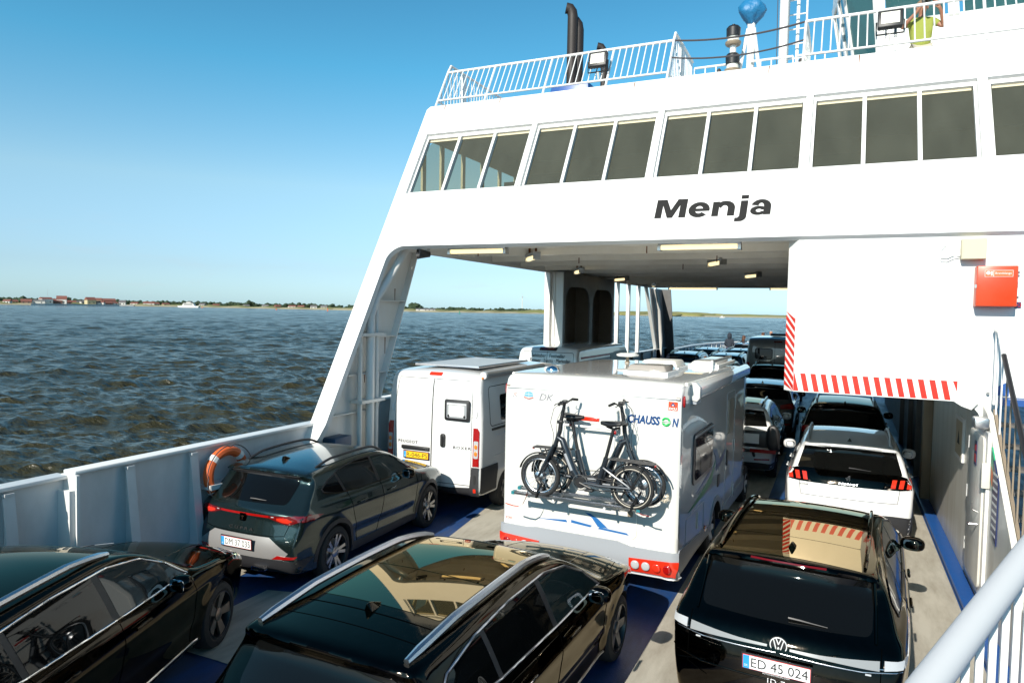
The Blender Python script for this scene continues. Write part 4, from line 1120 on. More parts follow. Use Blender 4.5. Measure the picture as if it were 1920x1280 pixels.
def win(i, f0, f1, g0=.04, g1=.96):
    zs = 9.24 if i == 2 else 8.62
    a, b = Vector((*plan[i], zs)), Vector((*plan[i + 1], zs)); d, c = Vector((*plan_up[i], 10.3)), Vector((*plan_up[i + 1], 10.3))
    def P(f, g): return a.lerp(b, f).lerp(d.lerp(c, f), g)
    q = [P(f0, g0), P(f1, g0), P(f1, g1), P(f0, g1)]
    nrm = (q[1] - q[0]).cross(q[3] - q[0]).normalized()
    if nrm.dot(q[0] - Vector((3, 19, 9))) < 0: nrm = -nrm
    MB().prism([v - nrm * .02 for v in q], -nrm * .015).build('window_pane', M_TEAL, br, None)
def winbar(i, f0, f1, g0=0, g1=1):
    zs = 9.24 if i == 2 else 8.62
    a, b = Vector((*plan[i], zs)), Vector((*plan[i + 1], zs)); d, c = Vector((*plan_up[i], 10.3)), Vector((*plan_up[i + 1], 10.3))
    def P(f, g): return a.lerp(b, f).lerp(d.lerp(c, f), g)
    q = [P(f0, g0), P(f1, g0), P(f1, g1), P(f0, g1)]
    nrm = (q[1] - q[0]).cross(q[3] - q[0]).normalized()
    if nrm.dot(q[0] - Vector((3, 19, 9))) < 0: nrm = -nrm
    MB().prism([v + nrm * .01 for v in q], -nrm * .05).build('window_bar', M_WHITE, br, None)
for i, n_ in ((0, 2), (1, 1), (2, 6)):
    for k in range(n_):
        win(i, k / n_ + .02, (k + 1) / n_ - .02)
    winbar(i, 0, 1, -.06, .05); winbar(i, 0, 1, .95, 1.04)
    for k in range(n_ + 1):
        f = k / n_
        winbar(i, max(0, f - (.012 if i == 2 else .05)), min(1, f + (.012 if i == 2 else .05)))
for k in range(26): MB().box(1.3 + k * .25, 1.305 + k * .25, 15.74, 15.749, 7.5, 8.7).build('panel_joint', M_CEIL, br)
MB().tube([(.45, 15.6, 8.60), (3, 15.6, 8.60)], .03, 8).build('grab_rail', M_WHITE, br)
for i, x in enumerate((.5, 1.1, 1.7, 2.3, 2.9)): MB().tube([(x, 15.6, 8.60), (x, 15.74, 8.60)], .02, 6).build('rail_stay', M_WHITE, br)
MB().prism([(2.55, 15.2, 7.5), (2.85, 15.2, 7.5), (2.85, 15.2, 8.1)], (0, .06, 0)).build('support_gusset', M_CEIL, br)
# ------------------------------------------------------------------ vehicle bodies: smooth implicit shapes turned into clean meshes
def chaikin(p, n=3, closed=True):
    p = np.array(p, float)
    for _ in range(n):
        a = p; b = np.roll(p, -1, 0) if closed else p[1:]
        a = a if closed else p[:-1]
        q = np.empty((len(a) * 2, 2)); q[0::2] = .75 * a + .25 * b; q[1::2] = .25 * a + .75 * b
        if not closed: q = np.vstack([p[:1], q, p[-1:]])
        p = q
    return p

def sdf2(poly, gy, gz):
    P = np.stack(np.meshgrid(gy, gz, indexing='ij'), -1).reshape(-1, 2)
    d = np.full(len(P), 1e9); ins = np.zeros(len(P), bool)
    for a, b in zip(poly, np.roll(poly, -1, 0)):
        e = b - a; w = P - a
        t = np.clip((w @ e) / (e @ e + 1e-12), 0, 1)
        d = np.minimum(d, ((w - t[:, None] * e) ** 2).sum(1))
        c = (a[1] > P[:, 1]) != (b[1] > P[:, 1])
        if c.any():
            xi = a[0] + (P[:, 1] - a[1]) / (b[1] - a[1] + 1e-12) * (b[0] - a[0])
            ins ^= c & (P[:, 0] < xi)
    d = np.sqrt(d); d[ins] *= -1
    return d.reshape(len(gy), len(gz))

def blur2(g, s):
    r = int(3 * s) + 1
    k = np.exp(-.5 * (np.arange(-r, r + 1) / s) ** 2); k /= k.sum()
    for ax in (0, 1):
        pad = [(r, r) if i == ax else (0, 0) for i in (0, 1)]
        q = np.pad(g, pad, mode='edge')
        g = sum(k[i] * (q[i:i + g.shape[0]] if ax == 0 else q[:, i:i + g.shape[1]]) for i in range(2 * r + 1))
    return g

def smax(a, b, k):
    h = np.clip(.5 + .5 * (a - b) / k, 0, 1)
    return b + (a - b) * h + k * h * (1 - h)

def sstep(a, b, x):
    t = np.clip((x - a) / (b - a), 0, 1)
    return t * t * (3 - 2 * t)

class Shape:
    """car body from a side outline, a plan taper, a section and rounding radii; y forward from the rear bumper, x right, z up"""
    def __init__(s, L, hw, side, sect, plan, crown=.06, rear_bow=.16, front_bow=.25, k=.05, belt=None, creases=(), flares=(), flare=.018, blur=.03, gh=None, rear_tuck=None):
        s.L, s.hw = L, hw
        s.h = 0.0125
        s.poly = chaikin(side, 3)
        s.y0, s.z0 = -.35, -.1
        gy = np.arange(s.y0, L + .35, s.h); gz = np.arange(s.z0, s.poly[:, 1].max() + .35, s.h)
        s.g = blur2(sdf2(s.poly, gy, gz), blur / s.h)
        s.sect = np.array(sect, float)        # (z relative: 0 ground, values in metres at the belt height), fraction of half width
        s.plan = np.array(plan, float)
        s.crown, s.rb, s.fb, s.k = crown, rear_bow, front_bow, k
        s.belt = belt or (lambda y: 0 * y)
        s.creases, s.flares, s.flare = creases, flares, flare
        s.gh = gh
    def side(s, y, z):
        u = np.clip((y - s.y0) / s.h, 0, s.g.shape[0] - 1.001); v = np.clip((z - s.z0) / s.h, 0, s.g.shape[1] - 1.001)
        i = u.astype(int); j = v.astype(int); u = u - i; v = v - j
        g = s.g
        return (g[i, j] * (1 - u) + g[i + 1, j] * u) * (1 - v) + (g[i, j + 1] * (1 - u) + g[i + 1, j + 1] * u) * v
    def width(s, y, z):
        w = pchip(s.plan[:, 0], s.plan[:, 1], y)
        f = pchip(s.sect[:, 0], s.sect[:, 1], z - s.belt(y))
        w = w * f * s.hw
        for (yc0, yc1, zc0, zc1, amp, wd) in s.creases:
            t = np.clip((y - yc0) / (yc1 - yc0), 0, 1)
            zc = zc0 + (zc1 - zc0) * t
            m = sstep(yc0 - .2, yc0 + .15, y) * (1 - sstep(yc1 - .15, yc1 + .2, y))
            d = (z - zc) / wd
            w = w + amp * m * np.where(d > 0, np.exp(-(d * 1.6) ** 2), np.exp(-(d * .7) ** 2))
        for (yw, zw, rw) in s.flares:
            d = np.hypot(y - yw, z - zw)
            w = w + s.flare * (1 - sstep(rw, rw + .16, d)) * sstep(rw - .1, rw, d + .1)
        return w
    def F(s, P):
        x, y, z = np.abs(P[:, 0]), P[:, 1], P[:, 2]
        q = np.clip(x / s.hw, 0, 1.2)
        ye = y - s.rb * q ** 2.6 * np.clip(1 - y / 1.6, 0, 1) + s.fb * q ** 2.4 * np.clip((y - (s.L - 2.2)) / 2.2, 0, 1)
        ze = z + s.crown * q ** 2 * sstep(.55, 1.0, z)
        return smax(x - s.width(y, z), s.side(ye, ze), s.k)

def pchip(xp, yp, x):
    """smooth monotone interpolation"""
    xp = np.asarray(xp, float); yp = np.asarray(yp, float)
    h = np.diff(xp); dl = np.diff(yp) / h
    m = np.zeros(len(xp))
    for i in range(1, len(xp) - 1):
        if dl[i - 1] * dl[i] > 0:
            w1 = 2 * h[i] + h[i - 1]; w2 = h[i] + 2 * h[i - 1]
            m[i] = (w1 + w2) / (w1 / dl[i - 1] + w2 / dl[i])
    m[0], m[-1] = dl[0], dl[-1]
    xc = np.clip(x, xp[0], xp[-1])
    i = np.clip(np.searchsorted(xp, xc, side='right') - 1, 0, len(h) - 1)
    t = (xc - xp[i]) / h[i]
    return (yp[i] * (1 + 2 * t) * (1 - t) ** 2 + h[i] * m[i] * t * (1 - t) ** 2 + yp[i + 1] * t * t * (3 - 2 * t) + h[i] * m[i + 1] * t * t * (t - 1))

def nets(F, lo, hi, cell):
    """surface nets + projection onto the surface"""
    n = [int(math.ceil((hi[a] - lo[a]) / cell)) + 1 for a in range(3)]
    ax = [lo[a] + cell * np.arange(n[a]) for a in range(3)]
    V = np.empty(n)
    for i in range(n[0]):
        P = np.stack(np.meshgrid([ax[0][i]], ax[1], ax[2], indexing='ij'), -1).reshape(-1, 3)
        V[i] = F(P).reshape(n[1], n[2])
    ins = V < 0
    c = [n[0] - 1, n[1] - 1, n[2] - 1]
    cnt = np.zeros(c); acc = np.zeros(c + [3])
    sl = lambda a, b: tuple(slice(o, o + c[k]) for k, o in enumerate((a, b)[0:0] or a))
    corners = [(i, j, k) for i in (0, 1) for j in (0, 1) for k in (0, 1)]
    def sub(A, o): return A[o[0]:o[0] + c[0], o[1]:o[1] + c[1], o[2]:o[2] + c[2]]
    for o in corners:
        for a in range(3):
            if o[a]: continue
            o2 = list(o); o2[a] = 1
            A, B = sub(V, o), sub(V, o2)
            cr = (A < 0) != (B < 0)
            t = np.where(cr, A / (A - B + 1e-12), 0)
            for b in range(3):
                acc[..., b] += np.where(cr, o[b] + (t if b == a else 0), 0)
            cnt += cr
    act = cnt > 0
    idx = -np.ones(c, int); idx[act] = np.arange(act.sum())
    ii = np.argwhere(act)
    P = (ii + acc[act] / cnt[act][:, None]) * cell + np.array(lo)
    quads = []
    for a in range(3):
        b, d = (a + 1) % 3, (a + 2) % 3
        s0 = [slice(None)] * 3; s1 = [slice(None)] * 3
        s0[a] = slice(0, n[a] - 1); s1[a] = slice(1, n[a])
        A, B = ins[tuple(s0)], ins[tuple(s1)]
        for sign in (0, 1):
            e = np.argwhere((A & ~B) if sign == 0 else (~A & B))
            e = e[(e[:, b] > 0) & (e[:, d] > 0) & (e[:, b] < n[b] - 1) & (e[:, d] < n[d] - 1)]
            o = []
            for (db, dd) in ((-1, -1), (0, -1), (0, 0), (-1, 0)):
                q = e.copy(); q[:, b] += db; q[:, d] += dd
                o.append(idx[q[:, 0], q[:, 1], q[:, 2]])
            o = np.stack(o, 1)
            quads.append(o if sign == 0 else o[:, ::-1])
    Q = np.vstack(quads)
    base = P.copy(); e = cell * .15
    for it in range(4):
        f = F(P)
        g = np.stack([(F(P + np.eye(3)[a] * e) - F(P - np.eye(3)[a] * e)) / (2 * e) for a in range(3)], 1)
        st = -(f / np.maximum((g * g).sum(1), .2))[:, None] * g
        P = P + np.clip(st, -cell * .4, cell * .4)
        if it < 2:
            # relax sideways a little so that the quads stay even
            s_ = np.zeros_like(P); k_ = np.zeros(len(P))
            for u in range(4):
                np.add.at(s_, Q[:, u], P[Q[:, (u + 1) % 4]]); np.add.at(k_, Q[:, u], 1)
                np.add.at(s_, Q[:, u], P[Q[:, (u - 1) % 4]]); np.add.at(k_, Q[:, u], 1)
            P = P + .5 * (s_ / k_[:, None] - P)
    return P, Q

class Body:
    def __init__(s, shape, cell=.03, top=None):
        zt = shape.poly[:, 1].max() + .1
        s.shape = shape
        s.P, s.Q = nets(shape.F, (-shape.hw - .16, -.16, .05), (shape.hw + .16, shape.L + .16, zt + .06), cell)
        s.bvh = BVHTree.FromPolygons([tuple(p) for p in s.P], [tuple(int(i) for i in q) for q in s.Q])
    def mesh(s, name, paint, dark, arches=(), wide=2.4, gap=.0):
        me = bpy.data.meshes.new(name)
        me.from_pydata([tuple(p) for p in s.P], [], [tuple(int(i) for i in q) for q in s.Q])
        me.materials.append(paint); me.materials.append(dark)
        if arches:
            bm = bmesh.new()
            for (y, z, r) in arches:
                q = bmesh.ops.create_cone(bm, cap_ends=True, segments=56, radius1=r, radius2=r, depth=wide, matrix=Matrix.Translation((0, y, z)) @ Matrix.Rotation(PI / 2, 4, 'Y'))
            for f in bm.faces: f.material_index = 1
            cm = bpy.data.meshes.new('arch_cutter'); bm.to_mesh(cm); bm.free()
            cm.materials.append(paint); cm.materials.append(dark)
            oc = bpy.data.objects.new('arch_cutter', cm); ob = bpy.data.objects.new('body_tmp', me)
            C.objects.link(oc); C.objects.link(ob)
            md = ob.modifiers.new('cut', 'BOOLEAN'); md.operation = 'DIFFERENCE'; md.object = oc; md.solver = 'EXACT'
            dg = bpy.context.evaluated_depsgraph_get()
            m2 = bpy.data.meshes.new_from_object(ob.evaluated_get(dg))
            bpy.data.objects.remove(oc); bpy.data.objects.remove(ob)
            m2.name = name
            me = m2
        me.polygons.foreach_set('use_smooth', [True] * len(me.polygons))
        me.set_sharp_from_angle(angle=R(42))
        return me
    # -- projection of flat outlines onto the body
    def hit(s, p, axis):
        if axis == 'R': o, d = Vector((3, p[0], p[1])), Vector((-1, 0, 0))
        elif axis == 'L': o, d = Vector((-3, p[0], p[1])), Vector((1, 0, 0))
        elif axis == 'B': o, d = Vector((p[0], -3, p[1])), Vector((0, 1, 0))
        elif axis == 'F': o, d = Vector((p[0], s.shape.L + 3, p[1])), Vector((0, -1, 0))
        else: o, d = Vector((p[0], p[1], 5)), Vector((0, 0, -1))
        h = s.bvh.ray_cast(o, d)
        if h[0] is None:
            # slid off the silhouette: take the nearest point of the body
            tgt = o + d * 3
            if axis in 'RL': tgt = Vector((.8 * (1 if axis == 'R' else -1) * s.shape.hw, p[0], p[1]))
            if axis == 'B': tgt = Vector((p[0], .12, p[1]))
            if axis == 'F': tgt = Vector((p[0], s.shape.L - .2, p[1]))
            if axis == 'T': tgt = Vector((p[0], p[1], 1.3))
            h = s.bvh.find_nearest(tgt)
        co, n = h[0], h[1]
        if n.dot(d) > 0: n = -n
        return co, n
    def panel(s, name, poly, axis, m, parent, off=.004, thick=.012, res=.045, mirror=True):
        """solid skin that follows the body inside a 2D outline"""
        poly = [Vector(p) for p in poly]
        bd = []
        for a, b in zip(poly, poly[1:] + poly[:1]):
            n = max(1, int(math.ceil((b - a).length / res)))
            bd += [a.lerp(b, i / n) for i in range(n)]
        nb = len(bd)
        xs = [p.x for p in bd]; ys = [p.y for p in bd]
        inner = []
        y = min(ys) + res * .5; row = 0
        def inside(q):
            c = False
            for a, b in zip(bd, bd[1:] + bd[:1]):
                if (a.y > q.y) != (b.y > q.y) and q.x < a.x + (q.y - a.y) / (b.y - a.y) * (b.x - a.x): c = not c
            return c
        while y < max(ys):
            x = min(xs) + res * (.5 if row % 2 else 1.0)
            while x < max(xs):
                q = Vector((x, y))
                if inside(q) and min((q - b).length_squared for b in bd) > (res * .45) ** 2: inner.append(q)
                x += res
            y += res * .87; row += 1
        r = delaunay_2d_cdt(bd + inner, [], [list(range(nb))], 1, 1e-5)
        vs, fs = r[0], r[2]
        bm = bmesh.new()
        top = []
        for p in vs:
            co, n = s.hit(p, axis)
            v = bm.verts.new(co + n * off); top.append((v, n))
        for f in fs:
            if len(set(f)) > 2:
                try: bm.faces.new([top[i][0] for i in f])
                except ValueError: pass
        bm.normal_update()
        # orient outwards
        sgn = sum(f.normal.dot(top[0][1]) for f in bm.faces)
        if sgn < 0: bmesh.ops.reverse_faces(bm, faces=bm.faces)
        nm = {v: n for v, n in top}
        be = [e for e in bm.edges if len(e.link_faces) == 1]
        low = {}
        for e in be:
            for v in e.verts:
                if v not in low: low[v] = bm.verts.new(v.co - nm[v] * thick)
        for e in be:
            a, b = e.verts
            f = e.link_faces[0]
            vs_ = list(f.verts); i = vs_.index(a)
            if vs_[(i + 1) % len(vs_)] is b: bm.faces.new((b, a, low[a], low[b]))
            else: bm.faces.new((a, b, low[b], low[a]))
        me = bpy.data.meshes.new(name); bm.to_mesh(me); bm.free()
        me.materials.append(m)
        me.polygons.foreach_set('use_smooth', [True] * len(me.polygons))
        me.set_sharp_from_angle(angle=R(40))
        o = link(name, me, parent)
        if mirror and axis == 'R':
            return o, s.panel(name, [tuple(p) for p in poly], 'L', m, parent, off, thick, res, False)
        return o
    def line(s, name, pts, axis, r, m, parent, off=0.0, closed=False, res=.05, mirror=True, flat=1.0, n=6):
        pts = [Vector(p) for p in pts]
        q = []
        pr = list(zip(pts, pts[1:] + pts[:1])) if closed else list(zip(pts[:-1], pts[1:]))
        for a, b in pr:
            k = max(1, int(math.ceil((b - a).length / res)))
            q += [a.lerp(b, i / k) for i in range(k)]
        if not closed: q.append(pts[-1])
        w = []
        for p in q:
            co, nn = s.hit(p, axis); w.append(co + nn * off)
        o = MB().tube(w, r, n, closed, flat).build(name, m, parent, 60)
        if mirror and axis == 'R': s.line(name, [tuple(p) for p in pts], 'L', r, m, parent, off, closed, res, False, flat, n)
        return o

# car materials
def paint(name, c, flake=0.0, rough=.28, tint=None, ior=1.5, coat_ior=1.6):
    m = mat(name, c, rough, flake, 1.0, ior, 0.0 if max(c) < .02 else .4)
    b = m.node_tree.nodes['Principled BSDF']
    b.inputs['Coat IOR'].default_value = coat_ior
    b.inputs['Coat Roughness'].default_value = .015
    if tint: b.inputs['Coat Tint'].default_value = (*tint, 1)
    return m
P_BLACK = mat('paint_black', (0.025, 0.022, 0.019), 0.03, 1.0, noise=(14, .30, (.040, .037, .033)), tint=(.95, .88, .76))
P_BLACK2 = mat('paint_deep_black', (0.025, 0.0215, 0.018), 0.03, 1.0, noise=(14, .30, (.040, .037, .033)), tint=(.95, .86, .72))
P_GREEN = paint('paint_petrol_grey', (0.020, 0.036, 0.035), 0.75, .20, coat_ior=1.5)
P_WHITE = paint('paint_white', (0.66, 0.66, 0.65), 0.0, .3)
P_SILVER = paint('paint_silver', (0.42, 0.43, 0.44), 0.7, .3)
P_GREY = paint('paint_grey', (0.10, 0.10, 0.095), 0.6, .3)
P_NAVY = paint('paint_navy', (0.010, 0.014, 0.026), 0.4, .3)
P_CREAM = paint('motorhome_white', (0.64, 0.63, 0.595), 0.0, .25)
G_DARK = mat('tinted_glass', (0.003, 0.0032, 0.003), 0.02, ior=1.5, spec=0.28)
G_MID = mat('lightly_tinted_glass', (0.010, 0.018, 0.018), 0.02, ior=1.5)
G_ROOF = mat('roof_glass', (0.27, 0.215, 0.14), 0.02, 1.0, tint=(1.0, .87, .66))
T_RED = mat('tail_lamp_red', (0.30, 0.005, 0.004), 0.08, coat=1.0)
T_DRED = mat('tail_lamp_dark_red', (0.12, 0.004, 0.004), 0.06, coat=1.0)
T_BRIGHT = mat('tail_lamp_bright', (0.58, 0.028, 0.010), 0.15, coat=1.0)
T_CLEAR = mat('lamp_clear', (0.40, 0.41, 0.42), 0.12, coat=1.0)
T_AMBER = mat('lamp_amber', (0.75, 0.20, 0.02), 0.15, coat=1.0)
M_CLAD = mat('black_cladding', (0.022, 0.022, 0.024), 0.5, bump=(120, .1, .002))
M_WELL = mat('wheel_well', (0.006, 0.006, 0.006), 0.9)
M_SEAM = mat('shut_line', (0.001, 0.001, 0.001), 0.9, spec=0.0)
M_PLATE = mat('plate_white', (0.80, 0.80, 0.78), 0.35)
M_PLATEY = mat('plate_yellow', (0.80, 0.50, 0.02), 0.35)
M_EU = mat('plate_blue', (0.03, 0.30, 0.62), 0.4)
M_PLRED = mat('plate_red', (0.60, 0.03, 0.03), 0.4)
M_INK = mat('ink_black', (0.010, 0.010, 0.010), 0.5)
M_RIM = mat('alloy_grey', (0.20, 0.20, 0.21), 0.30, 0.85)
M_RIMD = mat('alloy_black', (0.015, 0.015, 0.016), 0.3)
M_COPPER = mat('copper_badge', (0.42, 0.20, 0.12), 0.3, 1.0)
M_MIRROR = mat('mirror_glass', (0.75, 0.8, 0.85), 0.02, 1.0)
M_GREYP = mat('silver_bumper', (0.36, 0.35, 0.34), 0.35, 0.5)

_wheel = {}
def wheel_meshes(r, rim_r, w, spokes, style, ma, mb):
    key = (r, rim_r, spokes, style, ma.name)
    if key in _wheel: return _wheel[key]
    Mx = Matrix.Rotation(PI / 2, 4, 'Y')     # axis along x, outside at +x
    t = MB().lathe([(rim_r - .01, -w / 2), (rim_r + .02, -w / 2), (r - .02, -w / 2 + .015), (r, -w / 2 + .05), (r, w / 2 - .05), (r - .02, w / 2 - .015), (rim_r + .025, w / 2), (rim_r, w / 2 - .01), (rim_r - .01, w / 2 - .02)], Mx, 44, False)
    tm = t.mesh('tyre', M_RUBBER)
    b = MB().lathe([(rim_r, w / 2 - .004), (rim_r - .012, w / 2 - .002), (rim_r - .02, w / 2 - .03), (rim_r - .03, -w / 2 + .04), (rim_r - .03, -w / 2)], Mx, 44, False)
    bmsh = b.mesh('rim_barrel', mb)
    s = MB()
    for k in range(spokes):
        a = 2 * PI * k / spokes
        for sgn in ((-1, 1) if style == 'double' else (0,)):
            a0 = a + sgn * .13 * (1 if style == 'double' else 0); a1 = a + sgn * (.20 if style == 'double' else 0)
            w0, w1 = (.020, .022) if style == 'double' else (.05, .035)
            if style == 'blade': w0, w1 = .03, .055
            c0 = Vector((w / 2 - .035, .045 * math.cos(a0), .045 * math.sin(a0))); c1 = Vector((w / 2 - .012, (rim_r - .012) * math.cos(a1), (rim_r - .012) * math.sin(a1)))
            d = Vector((0, -math.sin(a), math.cos(a)))
            s.prism([c0 - d * w0, c0 + d * w0, c1 + d * w1, c1 - d * w1], (-.03, 0, 0))
    s.lathe([(.066, w / 2 - .05), (.066, w / 2 - .022), (.05, w / 2 - .015), (0, w / 2 - .012)], Mx, 20)
    sm = s.mesh('spokes', ma)
    dm = MB().lathe([(rim_r * .72, w / 2 - .09), (rim_r * .72, w / 2 - .075), (.06, w / 2 - .075), (.06, w / 2 - .05)], Mx, 30).mesh('brake_disc', M_STEEL)
    _wheel[key] = (tm, bmsh, sm, dm)
    return _wheel[key]

def add_wheels(t, spots, r, rim_r, w, hw, spokes=5, style='single', ma=None, mb=None):
    tm, bmsh, sm, dm = wheel_meshes(r, rim_r, w, spokes, style, ma or M_RIM, mb or M_RIMD)
    for y in spots:
        for s in (1, -1):
            o = link('wheel', tm, t)
            o.location = (s * (hw - w / 2), y, r)
            if s < 0: o.rotation_euler = (0, 0, PI)
            for nme, me in (('rim', bmsh), ('spokes', sm), ('brake_disc', dm)):
                link(nme, me, o)

def blob(name, m, parent, loc, dims, rot=None, p=2.6, seg=16):
    """rounded box like lump (mirrors, fins)"""
    bm = bmesh.new()
    bmesh.ops.create_uvsphere(bm, u_segments=seg, v_segments=seg // 2 + 2, radius=1)
    for v in bm.verts:
        c = v.co
        k = (abs(c.x) ** p + abs(c.y) ** p + abs(c.z) ** p) ** (1 / p)
        v.co = Vector((c.x / k * dims[0] / 2, c.y / k * dims[1] / 2, c.z / k * dims[2] / 2))
    if rot is not None: bmesh.ops.transform(bm, matrix=rot.to_4x4(), verts=bm.verts)
    me = bpy.data.meshes.new(name); bm.to_mesh(me); bm.free(); me.materials.append(m)
    me.polygons.foreach_set('use_smooth', [True] * len(me.polygons))
    o = link(name, me, parent); o.location = loc
    return o

def mirrors(t, x, y, z, m, cap=None, size=(.20, .16, .15)):
    for s in (1, -1):
        o = blob('mirror', m, t, (s * (x + .07), y, z), size, Matrix.Rotation(R(-12 * s), 3, 'Z'))
        MB().prism([(-s * .10, -.02, -.07), (-s * .10, .04, -.07), (-s * .20, .06, -.10), (-s * .20, .0, -.10)], (0, 0, .03)).build('mirror_stalk', M_BLACK, o)
        g = MB().prism([Vector((q[0] * s, -size[1] / 2 - .001, q[1])) for q in rrect(-.075, .075, -.055, .055, .03)], (0, .006, 0)).build('mirror_glass', M_MIRROR, o)
        g.rotation_euler = (0, 0, R(-12 * s)); g.location = (0, .01, 0)

def plate_dk(t, x, y, z, s1, tilt=0, col=None, w=.504, h=.118):
    """number plate facing backwards with blue band and red edge"""
    o = MB().box(-w / 2 - .012, w / 2 + .012, 0, .012, -h / 2 - .014, h / 2 + .012).bevel(.004).build('licence_plate', M_BLACK, t)
    o.location = (x, y, z); o.rotation_euler = (R(tilt), 0, 0)
    MB().box(-w / 2, w / 2, -.003, -.0005, -h / 2, h / 2).build('red_edge', M_PLRED, o)
    MB().box(-w / 2 + .004, w / 2 - .004, -.0055, -.0032, -h / 2 + .004, h / 2 - .004).build('plate_field', col or M_PLATE, o)
    MB().box(-w / 2 + .004, -w / 2 + .052, -.0075, -.0057, -h / 2 + .004, h / 2 - .004).build('country_band', M_EU, o)
    letter('DK', M_PRINTW, frame((-w / 2 + .028, -.008, -h * .25), (1, 0, 0), (0, 0, 1)), o, .03, depth=.0004, width=.026, height=.018)
    letter(s1, M_INK, frame((.024, -.0058, 0), (1, 0, 0), (0, 0, 1)), o, .1, depth=.0006, width=w - .085, height=h * .66)
    return o

def badge_text(t, body, s, x, z, w, h, m, y=None, space=1.0, lift=.004, bold=.0):
    co, n = body.hit((x, z), 'B')
    up = Vector((0, 0, 1)) - n * n.z
    M = frame(co + n * lift, Vector((1, 0, 0)) - n * n.x, up)
    return letter(s, m, M, t, .1, depth=.003, width=w, height=h, space=space, bold=bold)

def sill_y(pts, y):
    for (a, b) in zip(pts[:-1], pts[1:]):
        if a[0] <= y <= b[0]: return a[1] + (b[1] - a[1]) * (y - a[0]) / (b[0] - a[0])

SECT = [(-1.0, .86), (-.75, .93), (-.55, .965), (-.30, .995), (-.10, 1.0), (-.02, .985), (.06, .935), (.20, .875), (.38, .79), (.56, .68), (.75, .55)]
PLAN = [(0, .86), (.25, .935), (.6, .975), (1.2, 1.0), (2.4, 1.0), (3.3, .985), (3.8, .955), (4.2, .89), (4.5, .78)]
def plan_for(L, r0=.86, f0=.78):
    return [(-.2, r0 - .05), (0, r0), (.25, r0 + (1 - r0) * .55), (.6, r0 + (1 - r0) * .83), (1.2, 1.0), (L * .55, 1.0), (L - 1.15, .985), (L - .65, .95), (L - .28, .89), (L, f0), (L + .2, f0 - .1)]

def rails(t, body, x, y0, y1, m, r=.018, lift=.055, bow=.03, feet=True, flat=1.0):
    for s in (1, -1):
        pts = []
        n = 16
        for i in range(n + 1):
            f = i / n
            y = y0 + (y1 - y0) * f
            co, nn = body.hit((s * (x - bow * (2 * f - 1) ** 2), y), 'T')
            h = lift * min(1, 6 * f, 6 * (1 - f)) if feet else lift * min(1, 4 * f, 4 * (1 - f)) + .012
            pts.append(co + Vector((s * .01, 0, h)))
        MB().tube(pts, [r * (.7 if i in (0, n) else 1) for i in range(n + 1)], 8, flat=flat).build('roof_rail', m, t)

def fin(t, body, x, y, m):
    co, n = body.hit((x, y), 'T')
    MB().prism([(-.028, -.07, 0), (-.028, .11, 0), (-.006, .02, .045), (-.006, -.06, .062), (-.006, -.075, .055)], (.012, 0, 0)).build('_f', m, None) if False else None
    bm = MB()
    a = [(.034, -.06, 0), (.034, .05, 0), (0, .13, 0), (-.034, .05, 0), (-.034, -.06, 0)]
    v = [bm.bm.verts.new(p) for p in a]; tp = [bm.bm.verts.new(p) for p in ((.006, -.075, .058), (.006, -.02, .056), (-.006, -.02, .056), (-.006, -.075, .058))]
    for f in ((v[0], v[1], tp[1], tp[0]), (v[1], v[2], tp[1]), (v[2], tp[2], tp[1]), (v[2], v[3], tp[2]), (v[3], v[4], tp[3], tp[2]), (v[4], v[0], tp[0], tp[3]), (tp[0], tp[1], tp[2], tp[3])): bm.bm.faces.new(f)
    bm.bevel(.006, 2)
    o = bm.build('antenna_fin', m, t)
    o.location = co - Vector((0, 0, .006))

def wiper(t, body, x0, z0, x1, z1):
    a, n = body.hit((x0, z0), 'B'); b, n2 = body.hit((x1, z1), 'B')
    pts = [a + n * .03, a.lerp(b, .3) + n * .028, a.lerp(b, .6) + n * .02, b + n2 * .012]
    MB().tube(pts, [.011, .010, .007, .004], 6).build('rear_wiper', M_BLACK, t)
# ------------------------------------------------------------------ passenger cars
def arch_ring(y, z, r0, r1, a0=-8, a1=188):
    return arc(y, z, r1, a0, a1, 20) + arc(y, z, r0, a1, a0, 20)

def side_glass(t, b, polys, m, trim=None, loop=None, tr=.008):
    for p, mm in zip(polys, m if isinstance(m, (list, tuple)) else [m] * len(polys)):
        b.panel('side_window', p, 'R', mm, t, off=.003)
    if trim and loop:
        b.line('window_trim', loop, 'R', tr, trim, t, off=.002, closed=True)

